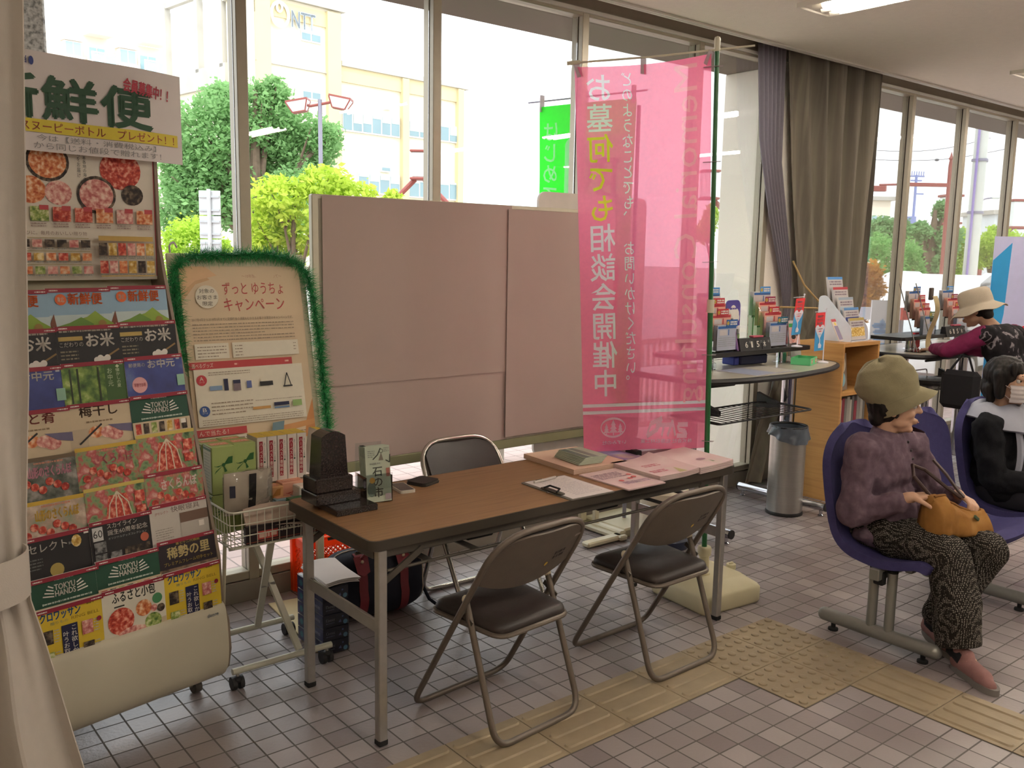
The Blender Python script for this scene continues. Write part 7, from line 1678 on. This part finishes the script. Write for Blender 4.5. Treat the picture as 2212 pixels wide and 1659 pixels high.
def dotmat():
    m = bpy.data.materials.new('dotted_trousers'); m.use_nodes = True; nt = m.node_tree; N = nt.nodes; L = nt.links; p = N['Principled BSDF']; p.inputs['Roughness'].default_value = .9; p.inputs['Specular IOR Level'].default_value = .1
    tc = N.new('ShaderNodeTexCoord'); v = N.new('ShaderNodeTexVoronoi'); v.inputs['Scale'].default_value = 150; v.inputs['Randomness'].default_value = .35; L.new(tc.outputs['Object'], v.inputs['Vector'])
    r = N.new('ShaderNodeValToRGB'); r.color_ramp.elements[0].position = .30; r.color_ramp.elements[0].color = rgb('8a8379'); r.color_ramp.elements[1].position = .40; r.color_ramp.elements[1].color = rgb('26221f'); L.new(v.outputs['Distance'], r.inputs[0]); L.new(r.outputs[0], p.inputs['Base Color']); return m
DOT = dotmat()
tr = [('e', (.915, -.37, .455), (.175, .16, .085)), ('c', hipR, knR, .098, .088), ('c', hipL, knL, .098, .088), ('c', knR, (.80, -.755, .24), .088, .094), ('c', (.80, -.755, .24), (.795, -.785, .10), .094, .085), ('c', knL, (.965, -.68, .26), .086, .085), ('c', (.965, -.68, .26), (.94, -.63, .155), .085, .07), ('c', (.90, -.60, .47), (.9, -.62, .44), .06, .06)]
blob(tr, .009, DOT, 'trousers', t, 4, wrink(11, .014, 8, (1, 1, .6)), O, [((.80, -.78, .095), (-.1, -.3, -1))])
SOCK = mat('black_sock', '17161a', .9)
for a, q in ((anR, (.755, -.83, .06)), (anL, (.925, -.645, .07))):
    b = MB(); b.tube([Vector(a)-O+Vector((0, 0, .03)), Vector(a)-O+Vector((0, 0, -.03)), Vector(q)-O], [.040, .037, .036], SOCK, 12); b.build('sock', t)
PKS = mat('pink_suede', '8d6662', .85, var=.1, scale=30, bump=.2, bscale=300); SOLE = mat('grey_sole', '77716c', .7)
shoe(t, O, (.795, -.765, .0), (.672, -.985, .0), PKS, SOLE); shoe(t, O, (.985, -.545, .028), (.862, -.74, .0), PKS, SOLE)
# bag on her lap
TAN = ramp_mat('tan_canvas', [(.3, '7d5526'), (.55, '976a35'), (.75, 'a97f48')], 9, .8, spec=.2, bump=.2, detail=7)
bo = Vector((.93, -.655, .535)); tb_ = thing('handbag', 'tan canvas handbag on the lap of the person in the khaki hat', 'bag', bo)
b = MB(); vs = []; fs = []; A0 = Vector((.775, -.605, .512)); A1 = Vector((1.085, -.712, .500)); ax = (A1-A0).normalized(); sd = Vector((ax.y, -ax.x, 0)).normalized(); NS, NR = 26, 30
for i in range(NS+1):
    s_ = i/NS; c = A0.lerp(A1, s_); e = min(1, (min(s_, 1-s_)/.10+.25)); hgt = (.128+.028*math.sin(s_*5.5+.5)+.02*(s_ < .3))*(.55+.45*e)
    for j in range(NR):
        a = 2*PI*j/NR; ca, sa = math.cos(a), math.sin(a); q = lambda t_: math.copysign(abs(t_)**.55, t_)
        z = hgt*(.5+.5*q(sa)); wd = (.078*(1-z/hgt)+.030*(z/hgt)+.012*math.sin(z/hgt*PI))*e; p_ = c+sd*q(ca)*wd+Vector((0, 0, z))
        n_ = .010*noise.noise(Vector((s_*5+3, a*1.3, 2)))+.006*noise.noise(Vector((s_*14, z*40, a)))
        vs.append(p_+sd*ca*n_*1.6+Vector((0, 0, n_*(.3+sa)*.6 if z > .02 else 0))-bo)
for i in range(NS):
    for j in range(NR): fs.append((i*NR+j, i*NR+(j+1) % NR, (i+1)*NR+(j+1) % NR, (i+1)*NR+j))
fs += [tuple(range(NR))[::-1], tuple(NS*NR+j for j in range(NR))]; b.add(vs, fs, TAN, True); b.build('bag_body', tb_, angle=75)
b = MB(); b.tube([vs[i*NR+7]+Vector((0, 0, .002)) for i in range(3, NS-2)], .006, mat('tan_seam', '7d5322', .8), 6); b.build('top_hem', tb_)
BRS = mat('brown_strap', '43302c', .6)
b = MB(); b.tube([Vector(p)-bo for p in ((.84, -.60, .665), (.80, -.535, .75), (.85, -.50, .785), (.92, -.52, .76), (.965, -.60, .69), (.985, -.655, .655))], .008, BRS, 8); b.build('strap', tb_)
b = MB(); b.tube([Vector(p)-bo for p in ((.965, -.53, .80), (.985, -.58, .745), (1.0, -.63, .68), (1.0, -.66, .655))], .01, BRS, flat=(.034, .008)); b.build('strap', tb_)
b = MB(); b.box((.035, -.076, .055), (.045, .008, .014), mat('green_tag', '4c5a3f', .7), .002, RY(.5)); b.build('tag', tb_)

# --- seated woman in the mask
O = Vector((2.12, -.40, 0)); t = thing('person', 'seated person with a white face mask and black jacket over a grey hood', 'person', O)
H = local((2.10, -.345, 1.02), (-.25, -.96, -.02))
S = [((1.935, -.33, .80), (1.90, -.40, .55), (1.985, -.58, .54)), ((2.30, -.33, .80), (2.335, -.40, .55), (2.25, -.58, .54))]
skin = head_prims(H, 1.0)+[('c', (2.11, -.31, .82), H@Vector((0, -.01, -.05)), .052, .046), ('e', (2.115, -.32, .72), (.15, .09, .15)), ('e', (2.115, -.33, .53), (.15, .10, .14)), ('c', (2.03, -.34, .47), (2.02, -.74, .47), .075, .055), ('c', (2.2, -.34, .47), (2.21, -.74, .47), .075, .055), ('c', (2.02, -.74, .47), (2.02, -.72, .1), .05, .035), ('c', (2.21, -.74, .47), (2.21, -.72, .1), .05, .035), ('c', (2.02, -.72, .1), (2.02, -.85, .05), .035, .03), ('c', (2.21, -.72, .1), (2.21, -.85, .05), .035, .03)]
for i, (a, e, w) in enumerate(S): skin += [('c', a, e, .045, .036), ('c', e, w, .034, .025)]+hand_prims(w, (.6 if i == 0 else -.6, -.8, -.1), (0, 0, 1), .5, 1 if i == 0 else -1, .92)
skin.append(('c', S[0][0], S[1][0], .042, .042))
blob(skin, .0058, SKIN, 'body', t, 3, None, O); eyes(H, t, O)
hr = [('e', H@Vector((0, -.025, .045)), (.10, .108, .098), H.to_3x3()), ('e', H@Vector((0, -.075, -.02)), (.092, .055, .085), H.to_3x3())]
for s in (-1, 1): hr += [('c', H@Vector((s*.082, .01, .05)), H@Vector((s*.086, .022, -.055)), .032, .024), ('c', H@Vector((s*.07, -.05, -.03)), H@Vector((s*.075, -.035, -.085)), .035, .022)]
for x in (-.055, -.02, .02, .055): hr.append(('c', H@Vector((x, .062, .095)), H@Vector((x*1.15, .094-.3*abs(x), .056)), .022, .010))
blob(hr, .006, HAIR, 'hair', t, 3, wrink(45, .004, 5, (1, 1, .3)), O)
MASK = mat('white_mask', 'cfc6c4', .8, var=.02)
def mk(u, v):
    a = (u-.5)*2.0; z = -.085+.088*v; d = .112+.012*math.sin(PI*v)-(.0)*v; return H@Vector((math.sin(a)*.083, .012+math.cos(a)*(d-.012)+.0025*math.sin(v*25), z))-O
b = MB(); b.sheet(mk, 18, 16, .003, MASK); mo = b.build('face_mask', t)
for s in (-1, 1):
    b = MB(); e = mk(.5+s*.5, .8); b.tube([e, H@Vector((s*.083, -.01, .02))-O, H@Vector((s*.083, -.012, -.02))-O, mk(.5+s*.5, .2)], .0015, MASK, 5); b.build('ear_loop', mo)
JK = mat('black_jacket', '1a1a1d', .9, var=.2, scale=30, bump=.2, bscale=200, spec=.15); HOOD = mat('pale_grey_hood', '9fa1ad', .85, var=.05, bump=.15, bscale=150); TRS = mat('charcoal_trousers', '2b2a30', .9)
jk = [('e', (2.115, -.325, .71), (.195, .125, .16)), ('e', (2.115, -.335, .54), (.19, .14, .15)), ('c', S[0][0], S[1][0], .078, .078), ('e', (2.115, -.40, .47), (.2, .16, .09))]
for a, e, w in S: jk += [('c', a, e, .078, .068), ('c', e, Vector(e).lerp(Vector(w), .85), .066, .05)]
blob(jk, .01, JK, 'jacket', t, 4, wrink(13, .012, 7), O, [((2.11, -.33, .88), (0, 0, 1))])
def hood(u, v): a = 2*PI*(u-.25); q = v; r = .075+.09*q; return Vector((2.11+r*math.cos(a)*1.12, -.315+r*math.sin(a)*(.95 if math.sin(a) > 0 else 1.15), .905+.02*math.sin(PI*q)-.075*q+.02*max(0, math.sin(a))*q-.06*max(0, -math.sin(a))*q+.008*math.sin(a*5)))-O
b = MB(); b.sheet(hood, 48, 14, .018, HOOD); b.build('hood', t, angle=70)
for s in (-1, 1):
    b = MB(); b.sheet(lambda u, v: Vector((2.11+s*(.035+.055*u+.05*(1-v)), -.415-.055*math.sin(PI*(1-v)*.6)-.01*u, .58+.28*v))-O, 5, 12, .02, HOOD); b.build('hood_front', t, angle=70)
blob([('e', (2.115, -.37, .46), (.19, .15, .075)), ('c', (2.03, -.34, .47), (2.02, -.74, .47), .092, .075), ('c', (2.2, -.34, .47), (2.21, -.74, .47), .092, .075), ('c', (2.02, -.74, .47), (2.02, -.72, .13), .075, .06), ('c', (2.21, -.74, .47), (2.21, -.72, .13), .075, .06)], .011, TRS, 'trousers', t, 4, wrink(11, .01, 1), O)
for x in (2.02, 2.21): shoe(t, O, (x, -.68, 0), (x, -.93, 0), mat('black_shoe', '202024', .5), SOLE)

# --- standing person at the far counter
O = Vector((3.85, .45, 0)); t = thing('person', 'standing person in a beige hat and black patterned vest writing at the far counter', 'person', O)
H = local((3.80, .60, 1.29), (-.22, .95, -.35))
S = [((4.03, .42, 1.135), (4.05, .62, 1.0), (3.92, .80, 1.0)), ((3.66, .46, 1.14), (3.62, .70, 1.01), (3.73, .86, 1.0))]
legs = [('c', (3.95, .36, .78), (3.95, .38, .45), .085, .06), ('c', (3.76, .36, .78), (3.76, .38, .45), .085, .06), ('c', (3.95, .38, .45), (3.95, .35, .09), .058, .04), ('c', (3.76, .38, .45), (3.76, .35, .09), .058, .04), ('c', (3.95, .36, .07), (3.95, .48, .04), .036, .03), ('c', (3.76, .36, .07), (3.76, .48, .04), .036, .03)]
skin = head_prims(H, .98)+[('c', (3.84, .46, 1.15), H@Vector((0, -.02, -.045)), .052, .046), ('e', (3.85, .42, 1.05), (.15, .10, .16), RX(-.25)), ('e', (3.855, .38, .86), (.15, .11, .14)), ('c', S[0][0], S[1][0], .042, .042)]+legs
for i, (a, e, w) in enumerate(S): skin += [('c', a, e, .044, .036), ('c', e, w, .034, .025)]+hand_prims(w, (-.4 if i == 0 else .25, .75, -.12), (0, 0, 1), .45, -1 if i == 0 else 1, .9)
blob(skin, .006, SKIN, 'body', t, 3, None, O); eyes(H, t, O, .98)
blob([('e', H@Vector((0, -.03, .03)), (.083, .09, .09), H.to_3x3()), ('e', H@Vector((0, -.06, -.04)), (.065, .04, .045), H.to_3x3())], .007, HAIR, 'hair', t, 3, None, O)
HAT2 = mat('beige_hat', 'b9ab98', .85, var=.05, scale=25, bump=.25, bscale=260)
def hat2(u, v):
    a = 2*PI*u; ca, sa = math.cos(a), math.sin(a)
    if v < .35: q = v/.35; r = .108+.075*(1-q); z = .045-.055*(1-q)+.008*math.sin(a*6)*(1-q)
    else: q = (v-.35)/.65; r = .108*math.sqrt(max(0, 1-q**3.5))*(1+.02*math.sin(a*7)); z = .045+.115*math.sin(q*PI/2)
    return H@Vector((r*sa*.92, r*ca*1.03-.01, z))-O
b = MB(); b.sheet(hat2, 48, 30, .004, HAT2); b.build('hat', t, angle=80)
VEST = ramp_mat('black_print_vest', [(.40, '1b191b'), (.56, '262226'), (.60, '8d868a'), (.64, '211e21')], 11, .85, stretch=(1.4, 1, .7), spec=.15, detail=3); MAG = mat('magenta_sleeve', '7a1f4c', .85, var=.12, scale=20, bump=.2, bscale=200); BKT = mat('black_trousers', '1c1b1f', .9)
blob([('e', (3.85, .415, 1.05), (.19, .135, .17), RX(-.25)), ('e', (3.855, .37, .88), (.185, .15, .16)), ('c', S[0][0], S[1][0], .066, .066), ('e', (3.855, .36, .76), (.19, .15, .08))], .01, VEST, 'vest', t, 4, wrink(12, .008, 2), O, [((3.84, .46, 1.215), (0, .25, 1))])
for i, (a, e, w) in enumerate(S): blob([('c', Vector(a)+Vector((0, .01, 0)), e, .068, .058), ('c', e, Vector(e).lerp(Vector(w), .9), .057, .042)], .01, MAG, 'sleeve', t, 4, wrink(16, .008, i), O)
blob([('e', (3.855, .36, .74), (.17, .13, .1)), ('c', (3.95, .36, .78), (3.95, .38, .45), .105, .085), ('c', (3.76, .36, .78), (3.76, .38, .45), .105, .085), ('c', (3.95, .38, .45), (3.95, .35, .12), .085, .07), ('c', (3.76, .38, .45), (3.76, .35, .12), .085, .07)], .012, BKT, 'trousers', t, 4, None, O)
for x in (3.95, 3.76): shoe(t, O, (x, .30, 0), (x, .55, 0), mat('black_shoe'), SOLE)
tb_ = thing('tote_bag', 'black tote bag hanging from the arm of the person in the vest', 'bag', (3.56, .56, .62))
b = MB(); b.sheet(lambda u, v: Vector(((u-.5)*.10, .13*math.cos(PI*u*0+0)*(v-.5)*0-.14+.28*u, .0+.26*v)), 2, 2, .01, BKT)
b = MB(); b.box((0, 0, .13), (.09, .26, .27), BKT, .03); b.build('bag_body', tb_)
b = MB(); b.tube([(0, -.08, .26), (.01, -.04, .36), (.03, .02, .37), (0, .08, .26)], .008, BKT, 8); b.build('handle', tb_)
b = MB(); b.box((.0, .10, .29), (.06, .002, .08), PAPW); b.build('paper', tb_)
